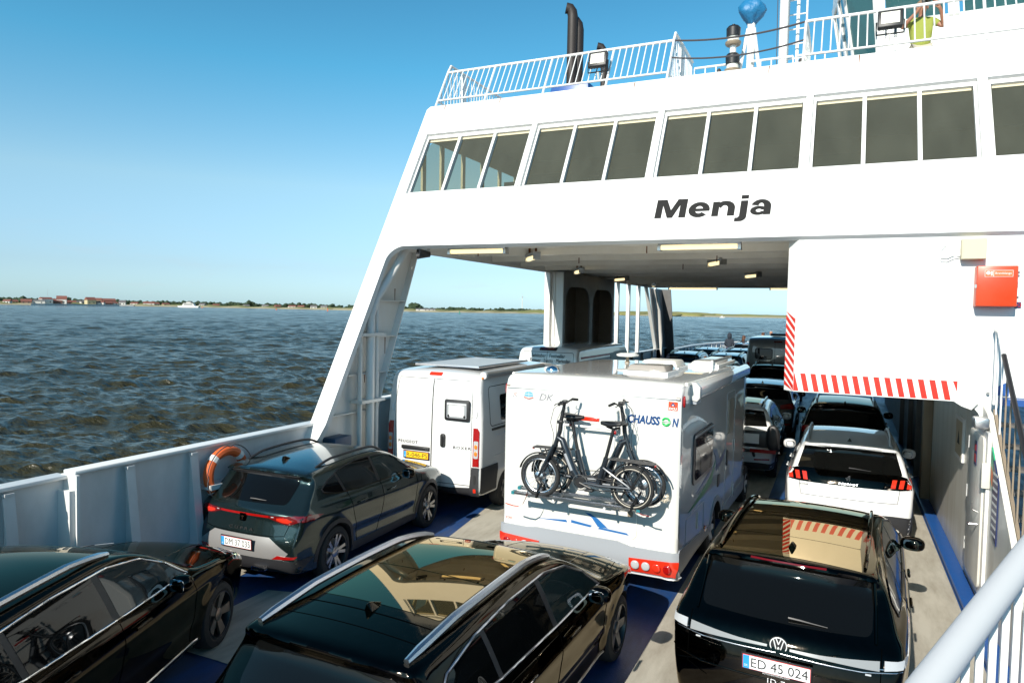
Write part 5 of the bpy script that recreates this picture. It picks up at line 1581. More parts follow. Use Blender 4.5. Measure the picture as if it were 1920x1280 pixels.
# ---- petrol grey coupe SUV beside the bulwark
def crossover(loc, rz):
    side = [(.40, .21), (.10, .24), (.02, .36), (-.01, .50), (.0, .62), (.05, .76), (.08, .86), (.11, .93), (.07, .985), (.15, 1.03), (.28, 1.13), (.54, 1.335), (.56, 1.375), (.37, 1.405), (.38, 1.435), (.60, 1.452), (1.1, 1.485), (1.8, 1.505), (2.25, 1.49), (2.62, 1.41), (3.0, 1.22), (3.25, 1.09), (3.42, 1.045), (3.9, 1.0), (4.2, .925), (4.38, .80), (4.45, .64), (4.45, .45), (4.40, .28), (4.2, .21)]
    sh = Shape(4.45, .92, side, SECT, plan_for(4.45, .87, .76), crown=.065, rear_bow=.17, k=.045, belt=lambda y: .985 + .03 * np.clip((2.6 - y) / 2, 0, 1), creases=((.4, 4.0, .90, .80, .014, .07), (1.2, 3.1, .52, .46, -.022, .10)), flares=((.92, .345, .37), (3.60, .345, .37)), flare=.02)
    b = Body(sh, .03)
    t = thing('crossover_car', 'dark petrol grey crossover with a full width red light bar beside the bulwark', 'car', loc, rz, 'vehicles on the car deck')
    link('body', b.mesh('body', P_GREEN, M_WELL, ((.92, .345, .385), (3.60, .345, .385))), t)
    loop = [(3.12, 1.045), (2.86, 1.225), (2.55, 1.355), (2.15, 1.415), (1.6, 1.425), (1.15, 1.375), (.86, 1.285), (.70, 1.205), (.72, 1.155), (.98, 1.10), (1.5, 1.065)]
    front = [(3.08, 1.055), (2.84, 1.225), (2.54, 1.345), (2.14, 1.402), (2.02, 1.405), (2.10, 1.06)]
    rear = [(2.03, 1.06), (1.96, 1.408), (1.6, 1.412), (1.15, 1.362), (1.10, 1.345), (1.22, 1.09), (1.5, 1.07)]
    quarter = [(1.16, 1.095), (1.05, 1.325), (.88, 1.275), (.73, 1.20), (.75, 1.165), (.98, 1.11)]
    b.panel('window_surround', loop, 'R', M_BLACK, t, off=.001, thick=.01)
    side_glass(t, b, [front, rear, quarter], [G_MID, G_DARK, G_DARK])
    b.line('window_trim', loop[-3:] + loop[:1], 'R', .008, P_BLACK, t, off=.002)
    b.panel('windscreen', [(-.60, 2.66), (.60, 2.66), (.74, 3.22), (.4, 3.30), (-.4, 3.30), (-.74, 3.22)], 'T', G_MID, t)
    b.panel('rear_window', rrect(-.57, .57, 1.065, 1.335, .05), 'B', G_DARK, t, off=.003)
    # spoiler lip, light bar, lamps
    b.panel('spoiler_shadow', [(-.60, 1.335), (.60, 1.335), (.585, 1.375), (-.585, 1.375)], 'B', M_BLACK, t, off=.004)
    b.panel('light_bar', [(-.62, .925), (.62, .925), (.62, .952), (-.62, .952)], 'B', T_RED, t, off=.006)
    for s in (-1, 1):
        q = [(.40, .925), (.58, .872), (.70, .855), (.865, .915), (.88, .965), (.62, .958), (.40, .953)]
        b.panel('tail_light', [(x * s, z) for x, z in (q if s > 0 else q[::-1])], 'B', T_DRED, t, off=.007)
        q = [(.52, .905), (.60, .882), (.68, .875), (.74, .905), (.66, .935), (.52, .932)]
        b.panel('lamp_glow', [(x * s, z) for x, z in (q if s > 0 else q[::-1])], 'B', T_BRIGHT, t, off=.010)
        q = [(.44, .935), (.48, .935), (.48, .944), (.44, .944)]
        b.panel('reversing_lamp', [(x * s, z) for x, z in (q if s > 0 else q[::-1])], 'B', T_CLEAR, t, off=.011)
    b.panel('tail_light', [(.20, .897), (.40, .888), (.62, .925), (.52, .945), (.20, .965)], 'R', T_DRED, t, off=.007)
    # bumper: silver centre, black lower part, reflectors, exhaust trims
    b.panel('bumper_insert', [(-.66, .445), (.66, .445), (.74, .53), (.46, .70), (-.46, .70), (-.74, .53)], 'B', M_GREYP, t, off=.006)
    b.panel('lower_bumper', [(-.80, .26), (.80, .26), (.86, .42), (.70, .435), (-.70, .435), (-.86, .42)], 'B', M_CLAD, t, off=.010)
    for s in (-1, 1):
        b.panel('reflector', [(x * s, z) for x, z in ((.52, .452), (.80, .46), (.82, .485), (.60, .50))], 'B', T_RED, t, off=.013)
        MB().prism([(.34 * s + x, -.02, .315 + z) for x, z in rrect(-.11, .11, -.025, .025, .02)], (0, .06, 0)).build('exhaust_trim', M_CHROME, t)
        MB().prism([(.34 * s + x, -.021, .315 + z) for x, z in rrect(-.095, .095, -.014, .014, .01)], (0, .002, 0)).build('exhaust_opening', M_INK, t)
    plate_dk(t, 0, -.045, .605, 'DM 37 035', 3)
    badge_text(t, b, 'CUPRA', 0, .765, .40, .035, M_BLACK, space=1.6)
    co, n = b.hit((0, .895), 'B')
    o = MB().prism([(-.052, 0, -.045), (0, 0, -.052), (.052, 0, -.045), (.05, 0, .05), (-.05, 0, .05)], (0, -.02, 0)).bevel(.008).build('badge', P_BLACK, t); o.location = co
    o2 = MB().prism([(-.03, -.022, .02), (-.004, -.022, .0), (-.010, -.022, -.03), (.0, -.022, -.012), (.010, -.022, -.03), (.004, -.022, .0), (.03, -.022, .02), (.012, -.022, .012), (0, -.022, .02), (-.012, -.022, .012)], (0, -.003, 0)).build('emblem', M_COPPER, o)
    wiper(t, b, .02, 1.085, .26, 1.09)
    for y in (.92, 3.60): b.panel('wheel_arch_trim', arch_ring(y, .345, .387, .445, -2, 182), 'R', M_CLAD, t, off=.004, thick=.02, res=.06)
    b.panel('sill_trim', [(1.33, .235), (3.18, .235), (3.18, .33), (2.9, .35), (1.6, .35), (1.33, .36)], 'R', M_CLAD, t, off=.004)
    b.line('door_seam', [(2.08, 1.06), (2.10, .75), (2.02, .42), (1.98, .36)], 'R', .004, M_SEAM, t)
    b.line('door_seam', [(1.22, 1.09), (1.28, .85), (1.42, .55), (1.46, .36)], 'R', .004, M_SEAM, t)
    b.line('door_seam', [(3.12, 1.04), (3.16, .80), (3.12, .36)], 'R', .004, M_SEAM, t)
    b.line('bonnet_seam', [(-.78, 3.6), (-.70, 4.05), (-.5, 4.3)], 'T', .004, M_SEAM, t)
    b.line('bonnet_seam', [(.78, 3.6), (.70, 4.05), (.5, 4.3)], 'T', .004, M_SEAM, t)
    b.line('hatch_seam', [(-.70, .86), (-.66, .73), (-.50, .715), (.50, .715), (.66, .73), (.70, .86)], 'B', .004, M_SEAM, t)
    for y in (1.42, 2.24): b.line('door_handle', [(y, .90), (y + .20, .905)], 'R', .014, P_GREEN, t, off=.022)
    b.panel('headlight', [(4.02, .80), (4.30, .72), (4.36, .78), (4.1, .90), (3.95, .88)], 'R', T_CLEAR, t, off=.004)
    rails(t, b, .60, .85, 2.55, M_CLAD, .018, .05, .02)
    fin(t, b, 0, .95, P_BLACK)
    mirrors(t, .93, 2.72, 1.06, P_BLACK)
    add_wheels(t, (.92, 3.60), .345, .245, .235, .905, 5, 'double', mat('alloy_cut', (.45, .45, .46), .25, .9), M_RIMD)
    return t
crossover((-6.70, 6.42, 0), R(1.8)).scale = (.955, .90, 1.0)

# ---- black estate cars in the foreground
def estate_body():
    side = [(.40, .20), (.12, .24), (.02, .40), (-.01, .55), (.0, .70), (.05, .86), (.08, .97), (.16, 1.04), (.28, 1.17), (.40, 1.32), (.395, 1.36), (.31, 1.385), (.315, 1.425), (.55, 1.44), (1.1, 1.468), (1.8, 1.482), (2.35, 1.468), (2.75, 1.385), (3.1, 1.21), (3.38, 1.06), (3.58, 1.01), (4.1, .945), (4.5, .845), (4.70, .70), (4.76, .55), (4.74, .32), (4.5, .2)]
    sh = Shape(4.75, .925, side, SECT, plan_for(4.75, .86, .74), crown=.06, rear_bow=.15, k=.045, belt=lambda y: .955 + .035 * np.clip((3.0 - y) / 2.4, 0, 1), creases=((.3, 4.1, .86, .80, .012, .06), (1.2, 3.4, .45, .42, -.02, .10)), flares=((.98, .335, .36), (3.82, .335, .36)), flare=.016)
    return Body(sh, .026)
EB = estate_body()
EMESH = EB.mesh('body', P_BLACK, M_WELL, ((.98, .335, .365), (3.82, .335, .365)))
def estate(name, label, loc, rz, pano, chrome, railm, detail=True, rail_end=2.62, rim=None, spokes=5, style='single'):
    b = EB
    t = thing(name, label, 'car', loc, rz, 'vehicles on the car deck')
    link('body', EMESH, t)
    loop = [(3.22, 1.0), (2.96, 1.185), (2.66, 1.325), (2.25, 1.39), (1.6, 1.395), (1.05, 1.365), (.66, 1.29), (.56, 1.20), (.66, 1.075), (1.2, 1.035), (2.2, 1.01)]
    front = [(3.17, 1.01), (2.94, 1.18), (2.65, 1.313), (2.25, 1.376), (2.14, 1.378), (2.20, 1.02)]
    rear = [(2.12, 1.022), (2.06, 1.38), (1.6, 1.382), (1.18, 1.36), (1.24, 1.045)]
    quarter = [(1.18, 1.048), (1.12, 1.355), (1.05, 1.352), (.68, 1.278), (.58, 1.198), (.68, 1.085)]
    b.panel('window_surround', loop, 'R', M_BLACK, t, off=.001, thick=.01)
    side_glass(t, b, [front, rear, quarter], [G_MID, G_DARK, G_DARK])
    b.line('window_trim', loop, 'R', .009, chrome, t, off=.003, closed=True)
    b.panel('windscreen', [(-.60, 2.72), (.60, 2.72), (.76, 3.32), (.4, 3.42), (-.4, 3.42), (-.76, 3.32)], 'T', G_MID, t)
    b.panel('rear_window', rrect(-.58, .58, 1.07, 1.325, .06), 'B', G_DARK, t, off=.003)
    for s in (-1, 1):
        q = [(.46, .86), (.82, .84), (.84, .96), (.70, 1.0), (.46, .955)]
        b.panel('tail_light', [(x * s, z) for x, z in (q if s > 0 else q[::-1])], 'B', T_RED, t, off=.006)
    b.panel('tail_light', [(.19, .855), (.42, .90), (.36, .95), (.19, .965)], 'R', T_RED, t, off=.006)
    b.panel('headlight', [(4.15, .80), (4.55, .66), (4.62, .72), (4.30, .86), (4.1, .875)], 'R', T_CLEAR, t, off=.004)
    b.panel('headlight_red_edge', [(4.50, .69), (4.60, .645), (4.63, .66), (4.53, .71)], 'R', T_RED, t, off=.007) if pano else None
    if pano:
        b.panel('roof_glass', rrect(-.51, .51, .98, 1.62, .03), 'T', G_ROOF, t, off=.003, res=.06)
        b.panel('roof_glass', rrect(-.51, .51, 1.635, 2.60, .03), 'T', G_ROOF, t, off=.003, res=.06)
        b.line('roof_seam', [(-.53, .86), (.53, .86)], 'T', .004, M_SEAM, t)
    b.line('spoiler_seam', [(-.60, .66), (.60, .66)], 'T', .003, M_SEAM, t)
    b.line('door_seam', [(2.16, 1.02), (2.18, .75), (2.10, .36), (2.06, .30)], 'R', .004, M_SEAM, t)
    b.line('door_seam', [(1.22, 1.04), (1.32, .82), (1.46, .5), (1.50, .30)], 'R', .004, M_SEAM, t)
    b.line('door_seam', [(3.22, 1.0), (3.30, .78), (3.28, .30)], 'R', .004, M_SEAM, t)
    b.line('bonnet_seam', [(-.80, 3.75), (-.72, 4.2), (-.52, 4.5)], 'T', .004, M_SEAM, t)
    b.line('bonnet_seam', [(.80, 3.75), (.72, 4.2), (.52, 4.5)], 'T', .004, M_SEAM, t)
    b.line('bonnet_crease', [(-.42, 3.62), (-.36, 4.4)], 'T', .006, P_BLACK, t, off=-.002)
    b.line('bonnet_crease', [(.42, 3.62), (.36, 4.4)], 'T', .006, P_BLACK, t, off=-.002)
    for y in (1.40, 2.30): b.line('door_handle', [(y, .87), (y + .21, .875)], 'R', .015, P_BLACK, t, off=.022)
    if pano:
        for y in (1.40, 2.30): b.line('handle_chrome', [(y, .882), (y + .21, .887)], 'R', .006, M_CHROME, t, off=.036)
    if railm is not None: rails(t, b, .60, .46, rail_end, railm, .031, .038, .015, feet=False)
    fin(t, b, -.0, .92, P_BLACK)
    mirrors(t, .92, 2.92, 1.02, P_BLACK)
    add_wheels(t, (.98, 3.82), .335, .235, .225, .905, spokes, style, rim or M_RIM, M_RIMD)
    plate_dk(t, 0, -.04, .72, 'CX 61 840', 3)
    if detail:
        b.line('sill_trim', [(1.4, .27), (3.4, .27)], 'R', .012, chrome, t, off=.0)
        wiper(t, b, .0, 1.10, .30, 1.12)
    return t
est = estate('estate_car', 'black estate car with silver roof rails and glass roof at the bottom centre', (-2.90, 3.06, 0), R(-1.0), True, M_SATIN, M_SATIN)
est2 = estate('estate_car', 'black estate car parked askew at the bottom left with chrome window trim', (-5.20, 1.36, 0), R(21), False, M_CHROME, M_SATIN, True, 2.45, mat('alloy_bronze', (.30, .24, .20), .3, .85), 5, 'blade')

# ---- large black electric estate with a pale light bar, bottom right
def saloon(loc, rz):
    side = [(.40, .20), (.10, .23), (.01, .38), (-.02, .55), (.0, .74), (.03, .86), (.06, .93), (.10, 1.0), (.17, 1.045), (.28, 1.15), (.50, 1.37), (.52, 1.415), (.38, 1.44), (.39, 1.468), (.60, 1.488), (1.1, 1.518), (1.9, 1.54), (2.5, 1.50), (2.95, 1.38), (3.4, 1.17), (3.72, 1.05), (3.95, .995), (4.4, .92), (4.75, .80), (4.92, .62), (4.96, .45), (4.90, .25), (4.7, .19)]
    sh = Shape(4.96, .93, side, SECT, plan_for(4.96, .88, .72), crown=.06, rear_bow=.17, k=.05, belt=lambda y: .965 + .03 * np.clip((3 - y) / 2.4, 0, 1), creases=((.3, 4.3, .88, .84, .012, .06), (1.3, 3.5, .46, .42, -.02, .10)), flares=((.98, .35, .37), (3.95, .35, .37)), flare=.018)
    b = Body(sh, .03)
    t = thing('electric_estate_car', 'black electric estate with pale light bar and white number plate nearest the right wall', 'car', loc, rz, 'vehicles on the car deck')
    link('body', b.mesh('body', P_BLACK2, M_WELL, ((.98, .35, .38), (3.95, .35, .38))), t)
    loop = [(3.50, 1.0), (3.2, 1.19), (2.9, 1.325), (2.5, 1.42), (1.9, 1.445), (1.3, 1.42), (.82, 1.34), (.60, 1.24), (.70, 1.10), (1.2, 1.045), (2.2, 1.015)]
    front = [(3.44, 1.01), (3.17, 1.185), (2.88, 1.312), (2.5, 1.405), (2.30, 1.418), (2.36, 1.02)]
    rear = [(2.28, 1.024), (2.22, 1.42), (1.9, 1.43), (1.36, 1.41), (1.42, 1.045)]
    quarter = [(1.36, 1.05), (1.30, 1.405), (.84, 1.328), (.63, 1.235), (.72, 1.11)]
    b.panel('window_surround', loop, 'R', M_BLACK, t, off=.001, thick=.01)
    side_glass(t, b, [front, rear, quarter], [G_MID, G_DARK, G_DARK])
    b.line('window_trim', loop, 'R', .008, P_BLACK, t, off=.002, closed=True)
    b.panel('windscreen', [(-.62, 2.86), (.62, 2.86), (.78, 3.62), (.4, 3.74), (-.4, 3.74), (-.78, 3.62)], 'T', G_MID, t)
    b.panel('rear_window', rrect(-.655, .655, 1.055, 1.41, .05), 'B', G_DARK, t, off=.003)
    b.panel('roof_glass', rrect(-.53, .53, 1.70, 2.74, .04), 'T', G_ROOF, t, off=.003, res=.06)
    b.panel('roof_glass', rrect(-.53, .53, 1.06, 1.69, .02), 'T', G_ROOF, t, off=.003, res=.06)
    b.panel('roof_glass', [(-.56, .56), (.56, .56), (.53, 1.05), (-.53, 1.05)], 'T', G_ROOF, t, off=.003, res=.06)
    b.panel('third_brake_lamp', [(-.30, 1.452), (.30, 1.452), (.30, 1.462), (-.30, 1.462)], 'B', T_DRED, t, off=.004)
    for s in (-1, 1):
        q = [(.745, .872), (.865, .885), (.875, .935), (.745, .935)]
        b.panel('tail_light', [(x * s, z) for x, z in (q if s > 0 else q[::-1])], 'B', T_CLEAR, t, off=.012)
        q = [(.085, .898), (.40, .885), (.712, .868), (.712, .932), (.50, .922), (.30, .914), (.085, .914)]
        b.panel('light_bar', [(x * s, z) for x, z in (q if s > 0 else q[::-1])], 'B', mat('light_bar_grey', (.24, .24, .235), .2, coat=1.0), t, off=.012)
        q = [(.05, .87), (.60, .852), (.90, .87), (.90, .878), (.60, .862), (.05, .882)]
        b.line('tail_trim', [(x * s, z) for x, z in ((.02, .868), (.60, .850), (.87, .868))], 'B', .005, M_SATIN, t)
        b.line('bumper_crease', [(x * s, z) for x, z in ((.0, .66), (.60, .655), (.86, .70))], 'B', .008, P_BLACK, t)
        b.panel('reflector', [(x * s, z) for x, z in ((.62, .832), (.66, .830), (.66, .842), (.62, .844))], 'B', T_CLEAR, t, off=.004)
        b.line('hatch_seam', [(x * s, z) for x, z in ((.725, 1.0), (.725, .86), (.72, .62), (.55, .56))], 'B', .004, M_SEAM, t)
        MB().tube([b.hit((s * .685, 1.02), 'B')[0], b.hit((s * .675, 1.2), 'B')[0], b.hit((s * .655, 1.40), 'B')[0]], .012, 6).build('gutter', P_BLACK, t)
    b.panel('tail_light', [(.25, .885), (.42, .905), (.38, .93), (.25, .938)], 'R', T_CLEAR, t, off=.006)
    b.line('tail_trim', [(.12, .88), (.55, .91), (1.2, .93)], 'R', .005, M_CHROME, t)
    # round badge: ring and letter strokes
    co, n = b.hit((0, .925), 'B')
    o = MB().lathe([(.070, 0), (.072, .012), (.0, .014)], Matrix.Rotation(PI / 2, 4, 'X'), 32).build('badge', M_BLACK, t); o.location = co + Vector((0, .004, 0))
    m = MB().tube([(.062 * math.cos(a), -.014, .062 * math.sin(a)) for a in np.linspace(0, 2 * PI, 33)[:-1]], .0045, 6, True)
    r_ = .0048
    m.tube([(-.038, -.014, .043), (-.012, -.014, -.052)], r_, 5).tube([(-.012, -.014, -.052), (0, -.014, -.012)], r_, 5).tube([(0, -.014, -.012), (.012, -.014, -.052)], r_, 5).tube([(.012, -.014, -.052), (.038, -.014, .043)], r_, 5)
    m.tube([(-.020, -.014, .056), (0, -.014, .008)], r_, 5).tube([(0, -.014, .008), (.020, -.014, .056)], r_, 5)
    m.build('emblem', M_PRINTW, o)
    p = plate_dk(t, 0, -.055, .79, 'ED 45 024', 6)
    letter('AUTOCENTRALEN.COM', M_PRINTW, frame((0, -.0015, -.068), (1, 0, 0), (0, 0, 1)), p, .03, depth=.0006, width=.20, height=.012)
    badge_text(t, b, 'ID.7', 0, .655, .13, .036, M_CHROME, space=1.2)
    wiper(t, b, .05, 1.085, .34, 1.075)
    b.line('door_seam', [(2.32, 1.02), (2.34, .72), (2.28, .3)], 'R', .004, M_SEAM, t)
    b.line('door_seam', [(1.40, 1.04), (1.46, .8), (1.56, .3)], 'R', .004, M_SEAM, t)
    b.line('door_seam', [(3.52, 1.0), (3.56, .75), (3.5, .3)], 'R', .004, M_SEAM, t)
    for y in (1.58, 2.44): b.line('door_handle', [(y, .88), (y + .2, .885)], 'R', .014, P_BLACK2, t, off=.02)
    b.line('sill_trim', [(1.45, .25), (3.5, .25)], 'R', .012, M_CHROME, t)
    rails(t, b, .585, .62, 2.75, P_BLACK, .018, .03, .012, feet=False)
    fin(t, b, 0, .82, P_BLACK)
    mirrors(t, .93, 3.12, 1.04, P_BLACK2, size=(.24, .17, .15))
    add_wheels(t, (.98, 3.95), .35, .255, .24, .915, 5, 'blade')
    return t
saloon((-.36, 5.84, 0), R(-3.2))

# ---- white SUV under the hanging wall, and its body reused further on
def suv_body():
    side = [(.40, .23), (.10, .27), (.01, .42), (-.01, .60), (.01, .78), (.05, .92), (.08, 1.02), (.13, 1.12), (.20, 1.21), (.40, 1.44), (.42, 1.50), (.26, 1.535), (.27, 1.565), (.45, 1.582), (1.0, 1.615), (1.7, 1.63), (2.2, 1.60), (2.6, 1.49), (3.0, 1.25), (3.2, 1.12), (3.4, 1.08), (3.9, 1.03), (4.2, .95), (4.40, .82), (4.46, .62), (4.44, .36), (4.2, .23)]
    sect = [(-1.05, .87), (-.8, .94), (-.55, .98), (-.28, 1.0), (-.08, .995), (.0, .975), (.08, .925), (.22, .87), (.40, .79), (.54, .71), (.75, .55)]
    sh = Shape(4.46, .92, side, sect, plan_for(4.46, .89, .78), crown=.06, rear_bow=.15, k=.05, belt=lambda y: 1.03 + .02 * np.clip((2.6 - y) / 2, 0, 1), creases=((.3, 4.0, .95, .92, .014, .06), (1.2, 3.2, .5, .46, -.02, .10)), flares=((.90, .35, .37), (3.57, .35, .37)), flare=.02)
    return Body(sh, .03)
SB = suv_body()
SMESH = SB.mesh('body', P_WHITE, M_WELL, ((.90, .35, .385), (3.57, .35, .385)))
def suv(name, label, loc, rz, lamps, paint_=None, railm=P_BLACK, pano=False):
    b = SB
    t = thing(name, label, 'car', loc, rz, 'vehicles on the car deck')
    o = link('body', SMESH, t)
    if paint_: o.material_slots[0].link = 'OBJECT'; o.material_slots[0].material = paint_
    pm = paint_ or P_WHITE
    loop = [(3.05, 1.09), (2.8, 1.265), (2.5, 1.41), (2.1, 1.495), (1.5, 1.50), (.95, 1.455), (.66, 1.385), (.62, 1.29), (.80, 1.155), (1.4, 1.115), (2.2, 1.095)]
    front = [(3.0, 1.10), (2.78, 1.262), (2.48, 1.398), (2.08, 1.48), (1.98, 1.482), (2.04, 1.108)]
    rear = [(1.96, 1.108), (1.92, 1.484), (1.5, 1.486), (1.10, 1.458), (1.16, 1.138)]
    quarter = [(1.10, 1.14), (1.04, 1.45), (.68, 1.372), (.645, 1.29), (.81, 1.168)]
    b.panel('window_surround', loop, 'R', M_BLACK, t, off=.001, thick=.01)
    side_glass(t, b, [front, rear, quarter], [G_MID, G_DARK, G_DARK])
    b.panel('windscreen', [(-.62, 2.52), (.62, 2.52), (.76, 3.10), (.4, 3.2), (-.4, 3.2), (-.76, 3.10)], 'T', G_MID, t)
    if pano: b.panel('roof_glass', rrect(-.50, .50, .80, 2.25, .04), 'T', G_ROOF, t, off=.003, res=.06)
    b.panel('rear_window', [(-.725, 1.185), (.725, 1.185), (.635, 1.50), (.3, 1.51), (-.3, 1.51), (-.635, 1.50)], 'B', G_DARK, t, off=.003)
    if lamps == 'claws':
        b.panel('tail_band', [(-.885, 1.0), (-.70, .985), (.70, .985), (.885, 1.0), (.87, 1.13), (.70, 1.185), (-.70, 1.185), (-.87, 1.13)], 'B', P_BLACK, t, off=.004)
        for s in (-1, 1):
            for k in range(3):
                x0 = .565 + k * .105
                q = [(x0, 1.012), (x0 + .062, 1.012), (x0 + .088, 1.125), (x0 + .026, 1.125)]
                b.panel('tail_light', [(x * s, z) for x, z in (q if s > 0 else q[::-1])], 'B', T_BRIGHT, t, off=.008)
        badge_text(t, b, '5008', -.62, .945, .13, .022, M_INK)
        badge_text(t, b, 'PEUGEOT', 0, 1.015, .26, .022, M_SATIN, space=1.3, lift=.008)
        co, n = b.hit((0, 1.085), 'B')
        m = MB()
        for st in (((-.012, -.045), (-.02, -.01), (-.002, .012), (-.014, .03), (.004, .045)), ((.014, -.045), (.006, -.015), (.022, .0), (.010, .02), (.024, .035)), ((-.02, .0), (-.034, .012), (-.03, .028)), ((.004, .045), (.02, .05)), ((.010, -.045), (.03, -.03), (.032, -.05))):
            m.tube([co + Vector((x, -.012, z)) for x, z in st], .0055, 5)
        m.build('badge', M_SATIN, t)
        b.panel('bumper_cladding', [(-.86, .30), (.86, .30), (.89, .60), (.6, .62), (-.6, .62), (-.89, .60)], 'B', M_CLAD, t, off=.008)
        b.line('hatch_seam', [(-.69, .99), (-.66, .80), (.66, .80), (.69, .99)], 'B', .004, M_SEAM, t)
        for s, x in ((-1, -.30), (-1, -.26)): 
            co, n = b.hit((x, 1.46), 'B'); blob('window_sticker', M_PRINTW, t, co + n * .004, (.03, .004, .03))
    else:
        for s in (-1, 1):
            q = [(.52, .93), (.86, .94), (.88, 1.05), (.76, 1.09), (.52, 1.03)]
            b.panel('tail_light', [(x * s, z) for x, z in (q if s > 0 else q[::-1])], 'B', T_RED, t, off=.006)
            q = [(.50, .50), (.80, .51), (.80, .54), (.50, .53)]
            b.panel('reflector', [(x * s, z) for x, z in (q if s > 0 else q[::-1])], 'B', T_RED, t, off=.006)
        b.panel('tail_light', [(.19, .955), (.36, .98), (.32, 1.05), (.19, 1.07)], 'R', T_RED, t, off=.006)
        b.panel('bumper_cladding', [(-.86, .30), (.86, .30), (.88, .42), (.6, .45), (-.6, .45), (-.88, .42)], 'B', M_CLAD, t, off=.008)
        b.line('hatch_seam', [(-.50, 1.02), (-.55, .82), (-.3, .74), (.3, .74), (.55, .82), (.50, 1.02)], 'B', .004, M_SEAM, t)
        plate_dk(t, 0, -.02, .86, 'BK 28 519', 8)
    wiper(t, b, .0, 1.225, .30, 1.215)
    for y in (.90, 3.57): b.panel('wheel_arch_trim', arch_ring(y, .35, .387, .44, -2, 182), 'R', M_CLAD, t, off=.004, thick=.02, res=.07)
    b.line('door_seam', [(2.0, 1.1), (2.02, .8), (1.95, .36)], 'R', .004, M_SEAM, t)
    b.line('door_seam', [(1.16, 1.13), (1.22, .85), (1.40, .4)], 'R', .004, M_SEAM, t)
    b.line('door_seam', [(3.05, 1.09), (3.1, .8), (3.05, .36)], 'R', .004, M_SEAM, t)
    for y in (1.34, 2.16): b.line('door_handle', [(y, .97), (y + .2, .975)], 'R', .014, pm, t, off=.02)
    rails(t, b, .585, .55, 2.25, railm, .02, .05, .015)
    fin(t, b, 0, .62, pm if pm is not P_WHITE else P_BLACK)
    mirrors(t, .92, 2.68, 1.12, pm, size=(.22, .17, .17))
    add_wheels(t, (.90, 3.57), .35, .24, .23, .91, 5, 'single')
    return t
suv('white_suv', 'white SUV with black tailgate band and red claw lamps under the hanging wall', (.19, 11.62, 0), 0, 'claws', None, M_GREYP)
# white SUV ahead of the motorhome carrying a folded bike rack
s2 = suv('white_suv', 'white SUV with a black bike carrier on its tail beside the motorhome', (-2.05, 15.4, 0), R(1), 'lamps', None, P_BLACK, True)
rk = thing('bike_carrier', 'folded black bike carrier with white plate on the rear of a white SUV', 'bike carrier', (-1.65, 15.17, 0.55))
MB().box(-.30, .62, -.06, .0, .28, .62).bevel(.05).build('carrier_panel', M_BLACK, rk)
MB().tube([(-.6, -.03, .2), (.62, -.03, .2)], .03, 8).tube([(.1, .0, .2), (.1, .35, .0)], .03, 8).build('carrier_beam', M_BLACK, rk)
blob('carrier_arm', M_BLACK, rk, (.48, -.05, .50), (.26, .12, .52))
MB().box(-.06, .22, -.075, -.062, .36, .56).build('plate_field', M_PRINTW, rk)
MB().box(.05, .55, -.08, -.05, .18, .25).build('carrier_lamp', T_RED, rk)

# ---- more cars further along the lanes
def suv_copy(src, label, loc, rz, paint_, glass=None):
    sw = {'paint_white': paint_}
    return copy_tree(src, loc, R(rz), label, 'vehicles on the car deck', sw)
far_suv = suv('dark_suv', 'dark SUV with silver roof rails parked ahead of the white SUV with claw lamps', (.15, 16.9, 0), 0, 'lamps', P_BLACK, M_SATIN)
g1 = suv('grey_suv', 'warm grey SUV parked ahead of the white SUV with the bike carrier', (-1.95, 20.6, .02), R(1), 'lamps', P_GREY, P_BLACK)
def recolour(t, frm, to):
    for o in C.objects:
        if o.parent is t and o.type == 'MESH':
            for sl in o.material_slots:
                if sl.material and sl.material.name == frm: sl.link = 'OBJECT'; sl.material = to
def dz(y): return .02 * (min(y, 33) - 19.5) if y > 19.5 else 0
def sv(label, x, y, rz, p_): return copy_tree(g1, (x, y, dz(y + 2)), R(rz), label, None, {'paint_grey': p_})
sv('black SUV with a wide rear window just behind the dark camper van', -2.17, 26.2, 0, P_BLACK)
def est_copy(label, x, y, rz, p_):
    return copy_tree(est2, (x, y, dz(y + 2)), R(rz), label, None, {'paint_black': p_, 'chrome': P_BLACK, 'satin_aluminium': P_BLACK})
est_copy('navy estate beside the dark slanted leg in the far port lane', -6.5, 32.0, 0, P_NAVY)
est_copy('navy estate at the bow bulwark, ahead of the estate beside the dark leg', -6.3, 36.9, -1, P_NAVY)
est_copy('black estate just above the motorhome roof hatch in the second lane', -4.45, 27.5, 0, P_BLACK)
est_copy('dark estate second in line beyond the motorhome, left of the camper van', -4.70, 32.3, -1, P_NAVY)
est_copy('blue black estate third in line beyond the motorhome, left of the camper van', -4.66, 37.2, -1, P_NAVY)
sv('navy SUV furthest forward in front of the standing people', -4.87, 41.9, -2, P_NAVY)
est_copy('dark car half hidden behind the motorhome roof and lettered van', -6.6, 24.6, 0, P_BLACK)
est_copy('grey car just visible over the front of the motorhome roof', -4.4, 21.6, 0, P_GREY)
